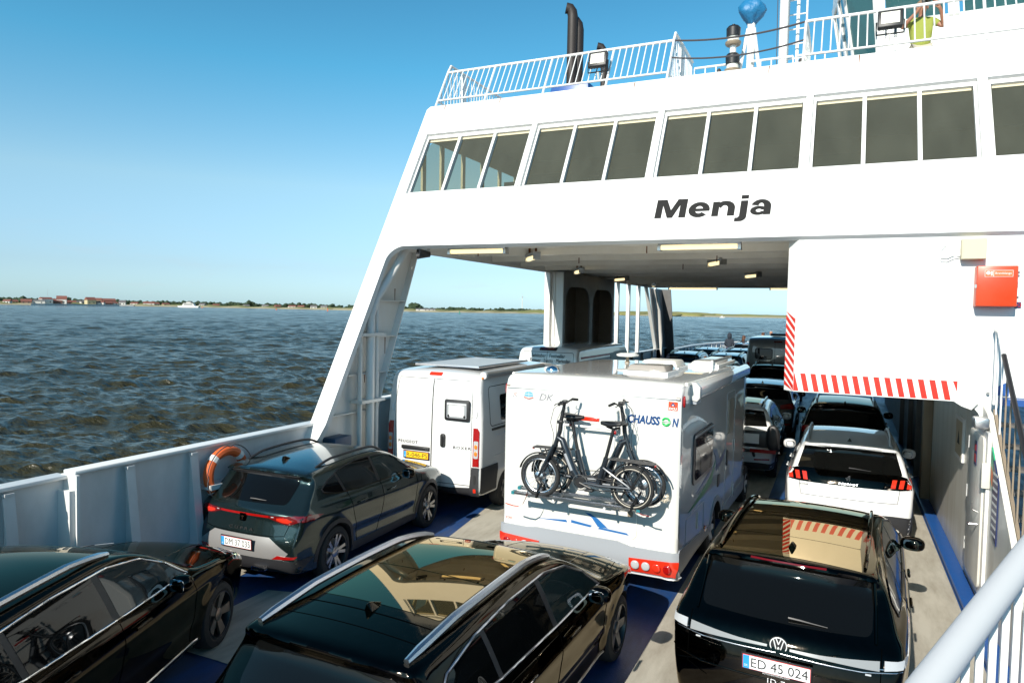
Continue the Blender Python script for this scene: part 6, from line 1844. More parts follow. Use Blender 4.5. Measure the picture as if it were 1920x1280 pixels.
# ------------------------------------------------------------------ vans
VSECT = [(-1.6, .93), (-1.3, .965), (-1.0, .985), (-.6, 1.0), (-.2, 1.0), (.1, .99), (.5, .955), (.9, .905), (1.1, .87), (1.4, .80)]
def van_body(L=5.4, H=2.52, hw=1.02):
    side = [(.30, .36), (.04, .38), (-.01, .46), (-.01, .60), (.0, 1.0), (.015, 1.6), (.05, 2.2), (.10, H - .10), (.22, H - .02), (.5, H), (L * .4, H + .02), (L - 2.0, H + .01), (L - 1.75, H - .06), (L - 1.45, 2.1), (L - 1.0, 1.52), (L - .7, 1.34), (L - .25, 1.15), (L - .04, .95), (L, .6), (L - .05, .34)]
    sh = Shape(L, hw, side, VSECT, [(-.2, .95), (0, .965), (.3, .985), (.8, 1.0), (L - 1.6, 1.0), (L - .8, .97), (L - .3, .92), (L, .80), (L + .2, .7)], crown=.05, rear_bow=.05, front_bow=.30, k=.05, belt=lambda y: 1.55 + 0 * y, creases=((.4, L - 1.8, .80, .80, .014, .10),), flares=(), blur=.025)
    return Body(sh, .04)
VB = van_body()
VMESH = VB.mesh('body', P_WHITE, M_WELL, ((1.05, .34, .38), (4.4, .34, .38)))
VB2 = van_body(6.0, 2.50, 1.0)
VMESH2 = VB2.mesh('body', P_WHITE, M_WELL, ((1.05, .34, .38), (5.0, .34, .38)))
def van_common(t, b, me, wheels, paint_=None, H=2.52):
    o = link('body', me, t)
    if paint_: o.material_slots[0].link = 'OBJECT'; o.material_slots[0].material = paint_
    L = b.shape.L
    b.panel('windscreen', [(-.72, L - 1.66), (.72, L - 1.66), (.84, L - 1.05), (.4, L - .92), (-.4, L - .92), (-.84, L - 1.05)], 'T', G_MID, t)
    b.panel('cab_window', [(L - 1.95, 1.42), (L - 1.05, 1.36), (L - 1.45, 1.95), (L - 1.62, 2.02), (L - 1.95, 2.02)], 'R', G_MID, t)
    mirrors(t, 1.0, L - 1.25, 1.5, M_BLACK, size=(.20, .16, .34))
    add_wheels(t, wheels, .34, .20, .22, .99, 6, 'single', M_RIM, M_RIMD)
def boxer(loc, rz):
    b = VB
    t = thing('camper_van', 'white panel van camper with yellow number plate and small rear window', 'van', loc, rz, 'vehicles on the car deck')
    van_common(t, b, VMESH, (1.05, 4.4))
    H = 2.52
    for s in (-1, 1):
        q = [(.006, .56), (.80, .56), (.79, 2.0), (.745, 2.36), (.006, 2.36)]
        b.line('door_seam', [(x * s, z) for x, z in q], 'B', .005, M_SEAM, t, closed=True)
    b.line('door_crease', [(-.78, 2.03), (.78, 2.03)], 'B', .006, P_WHITE, t)
    b.line('door_crease', [(-.80, .72), (.80, .72)], 'B', .006, P_WHITE, t)
    for s in (-1, 1):
        for z in (.75, 1.80):
            co, n = b.hit((s * .875, z), 'B'); blob('hinge', P_WHITE, t, co, (.05, .04, .14))
        q = [(.83, .90), (.945, .90), (.945, 1.50), (.91, 1.56), (.83, 1.56)]
        b.panel('tail_light', [(x * s, z) for x, z in (q if s > 0 else q[::-1])], 'B', T_RED, t, off=.014)
        q = rrect(.845, .93, 1.04, 1.34, .02)
        b.panel('lamp_clear', [(x * s, z) for x, z in (q if s > 0 else q[::-1])], 'B', T_CLEAR, t, off=.019)
        for z in (1.12, 1.24):
            co, n = b.hit((s * .888, z), 'B'); blob('bulb', T_AMBER if z > 1.1 else T_CLEAR, t, co + n * .02, (.06, .02, .08))
        q = [(.78, .40), (.94, .40), (.945, .885), (.82, .885), (.79, .55)]
        b.panel('bumper_corner', [(x * s, z) for x, z in (q if s > 0 else q[::-1])], 'B', M_CLAD, t, off=.03)
        q = rrect(.865, .91, .60, .75, .01)
        b.panel('vent_slot', [(x * s, z) for x, z in (q if s > 0 else q[::-1])], 'B', M_INK, t, off=.034)
        q = rrect(.86, .91, .46, .52, .008)
        b.panel('reflector', [(x * s, z) for x, z in (q if s > 0 else q[::-1])], 'B', T_BRIGHT, t, off=.036)
    b.panel('bumper', [(-.80, .36), (.80, .36), (.80, .53), (.40, .50), (-.40, .50), (-.80, .53)], 'B', M_CLAD, t, off=.02)
    b.panel('side_cladding', [(.06, .42), (.62, .42), (.62, .88), (.06, .88)], 'R', M_CLAD, t, off=.01)
    b.panel('side_cladding', [(1.5, .40), (3.9, .40), (3.9, .62), (1.5, .62)], 'R', M_CLAD, t, off=.01)
    b.panel('high_brake_lamp', rrect(-.13, .13, 2.415, 2.465, .015), 'B', T_BRIGHT, t, off=.012)
    # rear window of the right door
    f = MB().prism([(x, 0, z) for x, z in rrect(.26, .76, 1.66, 2.03, .04)], (0, -.045, 0)).bevel(.012).build('window_frame', M_BLACK, t); f.location = (0, .045, 0)
    MB().prism([(x, -.0462, z) for x, z in rrect(.31, .71, 1.71, 1.98, .02)], (0, -.003, 0)).build('window_pane', mat('van_pane', (.30, .31, .32), .05, coat=1.0), f)
    MB().prism([(x, -.050, z) for x, z in rrect(.355, .665, 1.74, 1.93, .01)], (0, -.003, 0)).build('window_blind', M_PRINTW, f)
    MB().prism([(x, -.050, z) for x, z in rrect(.32, .70, 1.945, 1.965, .008)], (0, -.003, 0)).build('blind_bar', M_PRINTW, f)
    for s in (-1, 1): blob('window_latch', M_BLACK, f, (.51 + s * .16, -.055, 1.745), (.04, .015, .05))
    # handle, plate, lettering
    MB().prism([(x, .02, z) for x, z in rrect(.19, .29, 1.18, 1.42, .04)], (0, -.04, 0)).bevel(.012).build('door_handle', M_BLACK, t)
    MB().prism([(x, -.022, z) for x, z in rrect(.22, .26, 1.22, 1.38, .02)], (0, -.02, 0)).build('handle_grip', M_INK, t)
    MB().box(-.62, -.03, -.03, .02, 1.085, 1.15).bevel(.012).build('plate_lamp_bar', M_BLACK, t)
    plate_dk(t, -.30, -.03, .995, 'R-046-PS', 0, M_PLATEY, .52, .115)
    badge_text(t, b, 'PEUGEOT', -.50, 1.215, .42, .048, M_CLAD, space=1.3)
    badge_text(t, b, 'BOXER', .62, 1.20, .34, .045, M_CLAD, space=1.3)
    # roof rack panel, awning, side strip
    co, n = b.hit((0, 1.7), 'T')
    MB().box(-.62, .62, .55, 2.6, co.z + .02, co.z + .045).build('solar_panel', mat('solar_sky_pale', (.42, .45, .47), .45), t)  # sky reflection put into the pale panel colour
    MB().tube([(-.66, .5, co.z + .03), (.66, .5, co.z + .03), (.66, 2.65, co.z + .03), (-.66, 2.65, co.z + .03)], .022, 6, True).build('panel_frame', M_SATIN, t)
    MB().tube([(.95, .18, 2.46), (.95, 2.8, 2.46)], .062, 12).build('awning', M_GREYP, t)
    MB().tube([(.95, .14, 2.46), (.95, .21, 2.46)], .066, 12).build('awning_cap', P_WHITE, t)
    blob('awning_lamp', T_AMBER, t, (.95, .12, 2.42), (.04, .03, .04))
    b.line('side_rail', [(.4, 1.50), (3.4, 1.50)], 'R', .022, M_INK, t, off=.004)
    b.line('side_crease', [(.5, 1.02), (3.6, 1.02)], 'R', .012, P_WHITE, t)
    b.panel('side_window', rrect(.75, 1.75, 1.62, 2.08, .06), 'R', G_DARK, t, off=.006)
    b.line('panel_seam', rrect(.35, 2.0, 1.56, 2.25, .08), 'R', .006, M_SEAM, t, closed=True)
    badge_text_side(t, b, 'CamperVan', .55, 1.38, .42, .06)
    return t
def badge_text_side(t, b, s, y, z, w, h):
    co, n = b.hit((y + w / 2, z), 'R')
    letter(s, mat('pale_grey_print', (.55, .58, .62), .4), frame(co + n * .004, (0, 1, 0), (0, 0, 1)), t, .1, depth=.002, width=w, height=h)
boxer((-6.37, 10.42, 0), R(0)).scale = (.97, .98, .985)

# van with lettering, half hidden further on
t = thing('lettered_van', 'grey white van lettered for parties and markets with red and blue side stripes', 'van', (-6.70, 16.4, 0), R(-1), 'vehicles on the car deck')
t.scale = (.88, 1, 1.055)
van_common(t, VB2, VMESH2, (1.05, 5.0))
VB2.panel('high_brake_lamp', rrect(-.27, .27, 2.40, 2.465, .025), 'B', M_INK, t, off=.012)
VB2.panel('brake_lens', rrect(-.20, .20, 2.415, 2.45, .012), 'B', T_DRED, t, off=.017)
VB2.line('door_seam', [(0, .5), (0, 2.38)], 'B', .006, M_SEAM, t)
VB2.line('door_seam', rrect(-.80, .80, .5, 2.365, .06), 'B', .006, M_SEAM, t, closed=True)
badge_text(t, VB2, 'Selskaber · Festivaller', .04, 2.285, 1.04, .09, M_LETTER)
badge_text(t, VB2, 'Firmaer · Events · Markeder', .10, 2.17, 1.24, .09, M_LETTER)
for z0, z1, mm in ((2.215, 2.265, mat('stripe_red', (.42, .015, .03), .35)), (2.03, 2.17, mat('stripe_blue', (.012, .06, .13), .35)), (1.93, 1.985, MATS['stripe_red'])):
    VB2.panel('side_stripe', [(.35, z0), (4.3, z0), (4.3, z1), (.35, z1)], 'R', mm, t, off=.003, res=.12)
VB2.panel('side_print', [(2.9, 1.85), (4.2, 1.85), (4.2, 2.27), (2.6, 2.27)], 'R', mat('print_lightblue', (.15, .36, .52), .35, noise=(6, .7, (.45, .55, .6))), t, off=.006, res=.1)
for s in (-1, 1):
    VB2.panel('tail_light', [(x * s, z) for x, z in (((.85, .85), (.96, .85), (.96, 1.4), (.85, 1.4)) if s > 0 else ((.85, 1.4), (.96, 1.4), (.96, .85), (.85, .85)))], 'B', T_RED, t, off=.012)

# grey camper van at the far end
t = thing('dark_camper_van', 'dark grey camper van with rounded rear window far along the lanes', 'van', (-2.62, 30.9, .24), R(-1), 'vehicles on the car deck')
van_common(t, VB, VMESH, (1.05, 4.4), paint('paint_van_grey', (.17, .17, .16), .3, .35))
VB.panel('rear_window', rrect(-.62, .10, 1.55, 2.02, .09), 'B', G_DARK, t, off=.008)
VB.line('window_seal', rrect(-.62, .10, 1.55, 2.02, .09), 'B', .018, M_BLACK, t, closed=True)
VB.panel('high_brake_lamp', rrect(.15, .5, 2.30, 2.36, .02), 'B', T_DRED, t, off=.01)
VB.line('door_seam', [(.2, .5), (.2, 2.3)], 'B', .006, M_SEAM, t)
for s in (-1, 1):
    VB.panel('tail_light', [(x * s, z) for x, z in (((.85, .85), (.98, .85), (.98, 1.4), (.85, 1.4)) if s > 0 else ((.85, 1.4), (.98, 1.4), (.98, .85), (.85, .85)))], 'B', T_RED, t, off=.012)
MB().box(-.1, .8, .9, 2.2, 2.56, 2.66).bevel(.03).build('roof_box', M_BLACK, t)
t.scale = (.94, .94, .94)

# ------------------------------------------------------------------ the motorhome
mh = thing('motorhome', 'cream white motorhome with two bicycles on its rear wall', 'motorhome', (-2.83, 8.33, 0), R(-2), 'vehicles on the car deck')
side = [(.9, .42), (.2, .36), (.04, .38), (.0, .46), (-.015, .56), (.0, .74), (.0, 1.4), (.0, 2.2), (.005, 2.56), (.07, 2.69), (.20, 2.735), (1.0, 2.74), (3.2, 2.735), (4.2, 2.69), (4.9, 2.60), (5.3, 2.46), (5.9, 2.1), (6.3, 1.5), (6.5, 1.2), (6.55, .6), (6.4, .36), (5.5, .36)]
msh = Shape(6.55, 1.17, side, [(-1.6, .975), (-1.3, .99), (-1.0, 1.0), (1.4, 1.0), (1.7, .99)], [(-.2, .995), (0, 1.0), (.2, 1.0), (4.6, 1.0), (5.3, .95), (5.9, .88), (6.55, .78), (6.8, .75)], crown=.018, rear_bow=.02, front_bow=.25, k=.045, belt=lambda y: 1.3 + 0 * y, blur=.02)
mb_ = Body(msh, .045)
link('body', mb_.mesh('body', P_CREAM, M_WELL, ((2.35, .36, .42), (5.55, .36, .42))), mh)
B_, HB = mb_, 1.17
M_MHGREY = mat('motorhome_grey', (.30, .32, .345), .38)
M_SWBLUE = mat('swoosh_blue', (.02, .13, .36), .35)
M_SWDARK = mat('swoosh_navy', (.012, .05, .17), .35)
M_SWGREEN = mat('swoosh_green', (.01, .19, .06), .35)
M_LOGO = mat('logo_blue', (.0, .045, .17), .35)
M_LOGOG = mat('logo_green', (.02, .42, .09), .35)
# bumper: grey moulding rising in the middle
B_.panel('bumper', [(-1.165, .33), (1.165, .33), (1.165, .70), (.62, .70), (.45, .74), (-.66, .74), (-.80, .72), (-1.165, .72)], 'B', M_MHGREY, mh, off=.035, thick=.05)
B_.panel('bumper_lower', [(-1.15, .31), (1.15, .31), (1.165, .40), (-1.165, .40)], 'B', mat('bumper_silver', (.45, .47, .50), .35), mh, off=.05, thick=.05)
for s in (-1, 1):
    q = [(.60, .43), (1.15, .43), (1.158, .60), (.60, .575)]
    B_.panel('tail_light', [(x * s, z) for x, z in (q if s > 0 else q[::-1])], 'B', T_BRIGHT, mh, off=.05, thick=.03)
    for x, mm in ((.68, T_CLEAR), (.81, T_CLEAR), (.94, T_BRIGHT), (1.07, T_RED)):
        co, n = B_.hit((x * s, .512), 'B')
        blob('lamp_lens', mm, mh, co + n * .055, (.105, .03, .105), p=2.2)
    B_.line('edge_seam', [(s * 1.12, .76), (s * 1.12, 2.45)], 'B', .004, M_CEIL, mh)
B_.panel('side_skirt', [(.0, .36), (1.86, .36), (1.90, .56), (.0, .72)], 'R', M_MHGREY, mh, off=.012, res=.1)
B_.panel('side_skirt', [(2.85, .36), (5.05, .36), (5.05, .62), (2.85, .58)], 'R', M_MHGREY, mh, off=.012, res=.1)
B_.panel('wheel_arch_trim', arch_ring(2.35, .36, .422, .50, 2, 178), 'R', M_MHGREY, mh, off=.012, res=.1)
add_wheels(mh, (2.35, 5.55), .35, .21, .22, 1.12, 6, 'single', M_PRINTW, M_RIMD)
# trims and roof edge
MB().tube([(-1.14, -.012, 2.535), (1.15, -.012, 2.535)], .008, 6).build('rear_trim', M_PRINTW, mh)
MB().box(1.10, 1.15, -.02, .0, 2.515, 2.55).build('trim_cap', M_TAN, mh)
MB().box(-1.15, -1.10, -.02, .0, 2.53, 2.56).build('trim_cap', M_TAN, mh)
for s in (-1, 1): MB().tube([(s * 1.165, .25, 2.69), (s * 1.165, 4.2, 2.63)], .022, 8).build('roof_edge_trim', M_CEIL, mh)
blob('marker_lamp', T_RED, mh, (1.185, .10, 2.50), (.03, .05, .14)); blob('marker_lamp', T_RED, mh, (-1.185, .10, 2.50), (.03, .05, .14))
# high brake light
MB().box(-.165, .165, -.03, .0, 2.185, 2.235).bevel(.008).build('high_brake_lamp', T_BRIGHT, mh)
MB().box(-.19, .22, -.02, -.0, 2.155, 2.182).build('lamp_base', M_PRINTW, mh)
# logo: letters with a green ring for the O
def rear_letter(s, m, x, z, w, h, shear=.2, bold=.012):
    return letter(s, m, frame((x, -.016, z), (1, 0, 0), (0, 0, 1)), mh, .12, shear=shear, bold=bold * 0 + .004, depth=.0012, width=w, height=h, space=1.0)
rear_letter('CHAUSS', M_LOGO, .725, 2.262, .40, .105)
rear_letter('N', M_LOGO, 1.105, 2.256, .075, .105)
MB().tube([(.995 + .042 * math.cos(a), -.016, 2.258 + .044 * math.sin(a)) for a in np.linspace(0, 2 * PI, 25)[:-1]], .013, 6, True, flat=1).build('logo_ring', M_LOGOG, mh)
MB().box(.94, 1.05, -.031, -.028, 2.262, 2.268).box(.94, 1.05, -.031, -.028, 2.244, 2.250).build('logo_ring_gap', P_CREAM, mh)
# stickers
st = MB().box(1.015, 1.125, -.014, -.011, 2.395, 2.50).build('red_sticker', M_CABRED, mh)
letter('DCU', M_PRINTW, frame((1.07, -.0145, 2.418), (1, 0, 0), (0, 0, 1)), st, .05, depth=.0005, width=.09, height=.03, bold=.002)
MB().prism([(1.04, -.0145, 2.45), (1.10, -.0145, 2.45), (1.07, -.0145, 2.492)], (0, -.001, 0)).build('sticker_mark', M_SWDARK, st)
MB().prism([(1.058, -.0157, 2.452), (1.082, -.0157, 2.452), (1.07, -.0157, 2.47)], (0, -.001, 0)).build('sticker_mark', M_PRINTW, st)
M_PINK = mat('faded_pink', (.55, .22, .19), .6); M_FBLUE = mat('faded_blue', (.14, .36, .46), .6)
s0 = MB().lathe([(.062, 0), (.062, .002), (0, .0025)], Matrix.Translation((-1.015, -.011, 2.435)) @ Matrix.Rotation(PI / 2, 4, 'X'), 24).build('round_sticker', M_PRINTW, mh)
m = MB()
for x, z in ((-1.03, 2.45), (-1.005, 2.46), (-1.015, 2.435)): m.box(x - .010, x + .010, -.0150, -.0138, z - .008, z + .008)
m.build('sticker_mark', M_PINK, s0)
MB().box(-1.045, -1.03, -.015, -.0138, 2.408, 2.42).box(-1.005, -.99, -.015, -.0138, 2.408, 2.42).build('sticker_eyes', M_INK, s0)
s1_ = MB().prism([(-.885, -.012, 2.43), (-.815, -.012, 2.42), (-.75, -.012, 2.43), (-.765, -.012, 2.48), (-.815, -.012, 2.497), (-.87, -.012, 2.48)], (0, -.002, 0)).build('globe_sticker', M_FBLUE, mh)
MB().tube([(-.885, -.0145, 2.418), (-.815, -.0145, 2.398), (-.75, -.0145, 2.418)], .010, 5).build('sticker_banner', M_PINK, s1_)
MB().tube([(-.815, -.015, 2.425), (-.815, -.015, 2.50)], .003, 4).tube([(-.87, -.015, 2.455), (-.76, -.015, 2.455)], .003, 4).build('globe_lines', M_PRINTW, s1_)
letter('DK', mat('script_grey', (.22, .22, .24), .5), frame((-.565, -.013, 2.435), (1, 0, 0), (0, 0, 1)), mh, .1, shear=.3, depth=.0008, width=.20, height=.085)
letter('K300', M_PINK, frame((-1.07, -.014, .80), (1, 0, 0), (0, 0, 1)), mh, .1, depth=.0008, width=.09, height=.03)
# lower hatch, number plate lamp, swoosh
MB().tube([(x, -.012, z) for x, z in rrect(-.22, .67, .79, 1.19, .07, 5)], .006, 6, True).build('hatch_seam', M_CEIL, mh)
for x in (-.10, .47): MB().box(x - .06, x + .06, -.022, -.0, 1.115, 1.185).bevel(.01).build('hatch_latch', P_CREAM, mh)
MB().box(.56, .62, -.025, .0, 1.06, 1.13).build('hatch_lock', M_TAN, mh)
B_.panel('swoosh', [(-.67, .855), (-.23, .865), (-.25, .895)], 'B', M_SWBLUE, mh, off=.002, thick=.002)
B_.panel('swoosh', [(-.18, .87), (.08, .85), (.10, .876), (-.18, .905)], 'B', M_SWBLUE, mh, off=.002, thick=.002)
B_.panel('swoosh', [(.0, 1.03), (.08, 1.02), (.18, .97), (.31, .87), (.18, .87), (.10, .97)], 'B', M_SWBLUE, mh, off=.002, thick=.002)
B_.panel('swoosh', [(.18, .845), (.58, .825), (.55, .85), (.20, .87)], 'B', M_SWBLUE, mh, off=.002, thick=.002)
# seat everything on the rear wall exactly on the moulded surface
for o in list(C.objects):
    if o.parent is mh and o.name.split('.')[0] in ('rear_trim', 'trim_cap', 'high_brake_lamp', 'lamp_base', 'lettering', 'logo_ring', 'logo_ring_gap', 'red_sticker', 'round_sticker', 'globe_sticker', 'hatch_seam', 'hatch_latch', 'hatch_lock'):
        n_ = len(o.data.vertices); a_ = np.empty(n_ * 3, dtype=np.float32); o.data.vertices.foreach_get('co', a_); a_ = a_.reshape(-1, 3)
        c_ = (a_.min(0) + a_.max(0)) / 2
        o.location.y = mb_.hit((float(c_[0]), float(c_[2])), 'B')[0].y + .0095
# right side: window, door, hatches, swoosh, awning
f = B_.panel('window_frame', rrect(.68, 1.88, 1.36, 2.02, .09), 'R', mat('window_rubber', (.035, .03, .032), .35), mh, off=.022, thick=.03, res=.1)
B_.panel('side_window', rrect(.74, 1.82, 1.42, 1.95, .06), 'R', mat('smoked_acrylic', (.06, .035, .04), .04, ior=1.6, coat=1), mh, off=.03, res=.1)
B_.line('window_top_bar', [(.72, 1.985), (1.84, 1.985)], 'R', .018, M_SATIN, mh, off=.02)
B_.line('entrance_door', rrect(3.0, 3.72, .42, 2.32, .08), 'R', .007, M_MHGREY, mh, closed=True, res=.12)
B_.panel('door_window', rrect(3.14, 3.56, 1.66, 2.20, .05), 'R', mat('door_blind', (.30, .27, .22), .3), mh, off=.012, res=.15)
B_.panel('door_grip', rrect(3.02, 3.13, 1.18, 1.42, .05), 'R', M_BLACK, mh, off=.02)
for z in (.55, 1.3, 2.0): B_.panel('door_hinge', rrect(3.70, 3.80, z, z + .2, .02), 'R', P_CREAM, mh, off=.02)
B_.line('service_hatch', rrect(.42, 1.45, .62, 1.0, .05), 'R', .006, M_MHGREY, mh, closed=True, res=.12)
B_.line('hatch_handle', [(1.05, .72), (1.05, .94)], 'R', .01, P_CREAM, mh, off=.01)
B_.panel('power_socket', rrect(2.38, 2.52, .98, 1.16, .03), 'R', M_BLACK, mh, off=.012)
B_.panel('side_marker', rrect(1.50, 1.62, .56, .62, .01), 'R', T_AMBER, mh, off=.018)
B_.panel('swoosh', [(.55, 1.06), (1.4, 1.08), (1.95, 1.15), (2.2, 1.42), (2.02, 1.30), (1.7, 1.22), (1.2, 1.14)], 'R', M_SWGREEN, mh, off=.004, thick=.004, res=.12)
B_.panel('swoosh', [(.95, 1.20), (1.7, 1.27), (2.0, 1.36), (1.5, 1.30)], 'R', M_SWDARK, mh, off=.004, thick=.004, res=.12)
B_.panel('swoosh', [(2.30, 1.24), (2.85, 1.36), (2.98, 1.46), (2.30, 1.34)], 'R', M_SWDARK, mh, off=.005, thick=.004, res=.12)
B_.panel('swoosh', [(1.95, 1.62), (2.25, 1.58), (2.55, 1.34), (2.28, 1.34), (2.15, 1.50)], 'R', mat('swoosh_steel', (.05, .14, .27), .35), mh, off=.006, thick=.004, res=.12)
aw = MB()
aw.prism([(1.17, .55, 2.50), (1.24, .55, 2.48), (1.27, .55, 2.52), (1.27, .55, 2.63), (1.22, .55, 2.68), (1.17, .55, 2.68)], (0, 4.0, 0))
aw.bevel(.012); aw.build('awning', P_CREAM, mh)
MB().prism([(1.165, .47, 2.48), (1.25, .47, 2.46), (1.285, .47, 2.51), (1.285, .47, 2.64), (1.23, .47, 2.70), (1.165, .47, 2.70)], (0, .10, 0)).bevel(.012).build('awning_cap', P_CREAM, mh)
MB().box(1.16, 1.24, .49, .75, 2.43, 2.48).build('awning_bracket', M_MHGREY, mh)
# roof furniture
zr = 2.74
MB().lathe([(.10, 0), (.10, .012), (.075, .05), (.03, .075), (0, .08)], Matrix.Translation((-.74, .60, zr - .01)), 20).build('roof_vent_dome', M_CHROME, mh)
def hatch(x0, x1, y0, y1, h, m, name='roof_hatch'):
    MB().prism([(x0, y0, zr - .02), (x1, y0, zr - .02), (x1, y1, zr - .02), (x0, y1, zr - .02)], (0, 0, .05)).build('hatch_base', M_PRINTW, mh)
    bm = MB().box(x0 + .02, x1 - .02, y0 + .02, y1 - .02, zr + .031, zr + h)
    for v in bm.bm.verts:
        if v.co.z > zr + .05: v.co.x += (.05 if v.co.x < (x0 + x1) / 2 else -.05); v.co.y += (.05 if v.co.y < (y0 + y1) / 2 else -.05)
    bm.bevel(.02); bm.build(name, m, mh)
M_ACRYL = mat('smoked_hatch', (.34, .30, .26), .15, coat=1)
hatch(.18, .78, .85, 1.45, .11, M_ACRYL); hatch(.1, .7, 1.75, 2.35, .12, mat('white_hatch', (.7, .66, .58), .3))
hatch(.62, 1.08, 2.7, 4.1, .08, P_CREAM)
MB().tube([(1.0, 2.6, zr + .02), (1.0, 2.6, zr + .09), (1.0, 4.2, zr + .09), (1.0, 4.2, zr + .02)], .018, 6).build('roof_rail', P_CREAM, mh)
sa = MB().lathe([(.02, 0), (.05, .0), (.025, .03), (.025, .09)], Matrix.Translation((-.34, 2.65, zr)), 12).build('aerial_stem', M_TAN, mh)
MB().lathe([(.03, .09), (.17, .105), (.18, .13), (.12, .15), (0, .155)], Matrix.Translation((-.34, 2.65, zr)), 24).build('aerial_disc', M_PRINTW, mh)

# bicycle rack on the rear wall
rk = thing('bicycle_rack', 'aluminium bicycle rack with two rails and a red strap on the motorhome', 'bicycle rack', (-2.83, 8.33, 1.2), R(-2))
for i, (y, z) in enumerate(((-.38, 1.245), (-.20, 1.265))):
    MB().prism([(-.80, y - .035, z - 1.2), (-.80, y + .035, z - 1.2), (-.80, y + .035, z - 1.17), (-.80, y + .02, z - 1.17), (-.80, y + .02, z - 1.19), (-.80, y - .02, z - 1.19), (-.80, y - .02, z - 1.17), (-.80, y - .035, z - 1.17)], (1.60, 0, 0)).build('wheel_rail', M_SATIN, rk)
    for x in (-.46, .74): MB().tube([(x - .02, y - .05, z - 1.2), (x, y - .055, z - 1.12), (x + .05, y - .05, z - 1.02)], .014, 6).build('wheel_strap', M_BLACK, rk)
    for x in (-.81, .81): MB().box(x - .02, x + .02, y - .04, y + .04, z - 1.205, z - 1.165).build('rail_cap', mat('teal_cap', (.01, .16, .19), .5), rk)
for x in (-.26, .40):
    MB().tube([(x, -.02, 1.15), (x, -.10, 1.13), (x, -.13, .96), (x, -.13, .06), (x, -.10, .03), (x, -.42, .035)], .016, 8).build('rack_tube', M_PRINTW, rk)
    for z in (.95, .05): MB().box(x - .03, x + .03, -.11, .0, z - .03, z + .03).build('wall_bracket', M_SATIN, rk)
MB().tube([(-.26, -.13, .93), (.40, -.13, .93)], .016, 8).build('cross_tube', M_PRINTW, rk)
MB().tube([(-.30, -.12, .0), (.45, -.12, .0)], .016, 8).build('cross_tube', M_PRINTW, rk)
m = MB().tube([(-.26, -.13, .62), (.05, -.13, .25), (.40, -.13, .62)], .010, 6).build('cross_tube', M_SATIN, rk)
def ribbon(pts, w, m, parent, name='strap'):
    bm = MB()
    for a, b in zip(pts[:-1], pts[1:]):
        a, b = Vector(a), Vector(b)
        bm.prism([a + Vector((0, -w, 0)), a + Vector((0, w, 0)), b + Vector((0, w, 0)), b + Vector((0, -w, 0))], (.002, 0, .004))
    return bm.build(name, m, parent)
ribbon([(-.60, -.42, .10), (-.62, -.43, .02), (-.66, -.43, -.06), (-.72, -.43, -.10), (-.80, -.43, -.10), (-.90, -.43, -.085)], .014, M_CABRED, rk)
ribbon([(.80, -.42, .05), (.86, -.42, .03), (.94, -.42, .025)], .012, T_RED, rk)

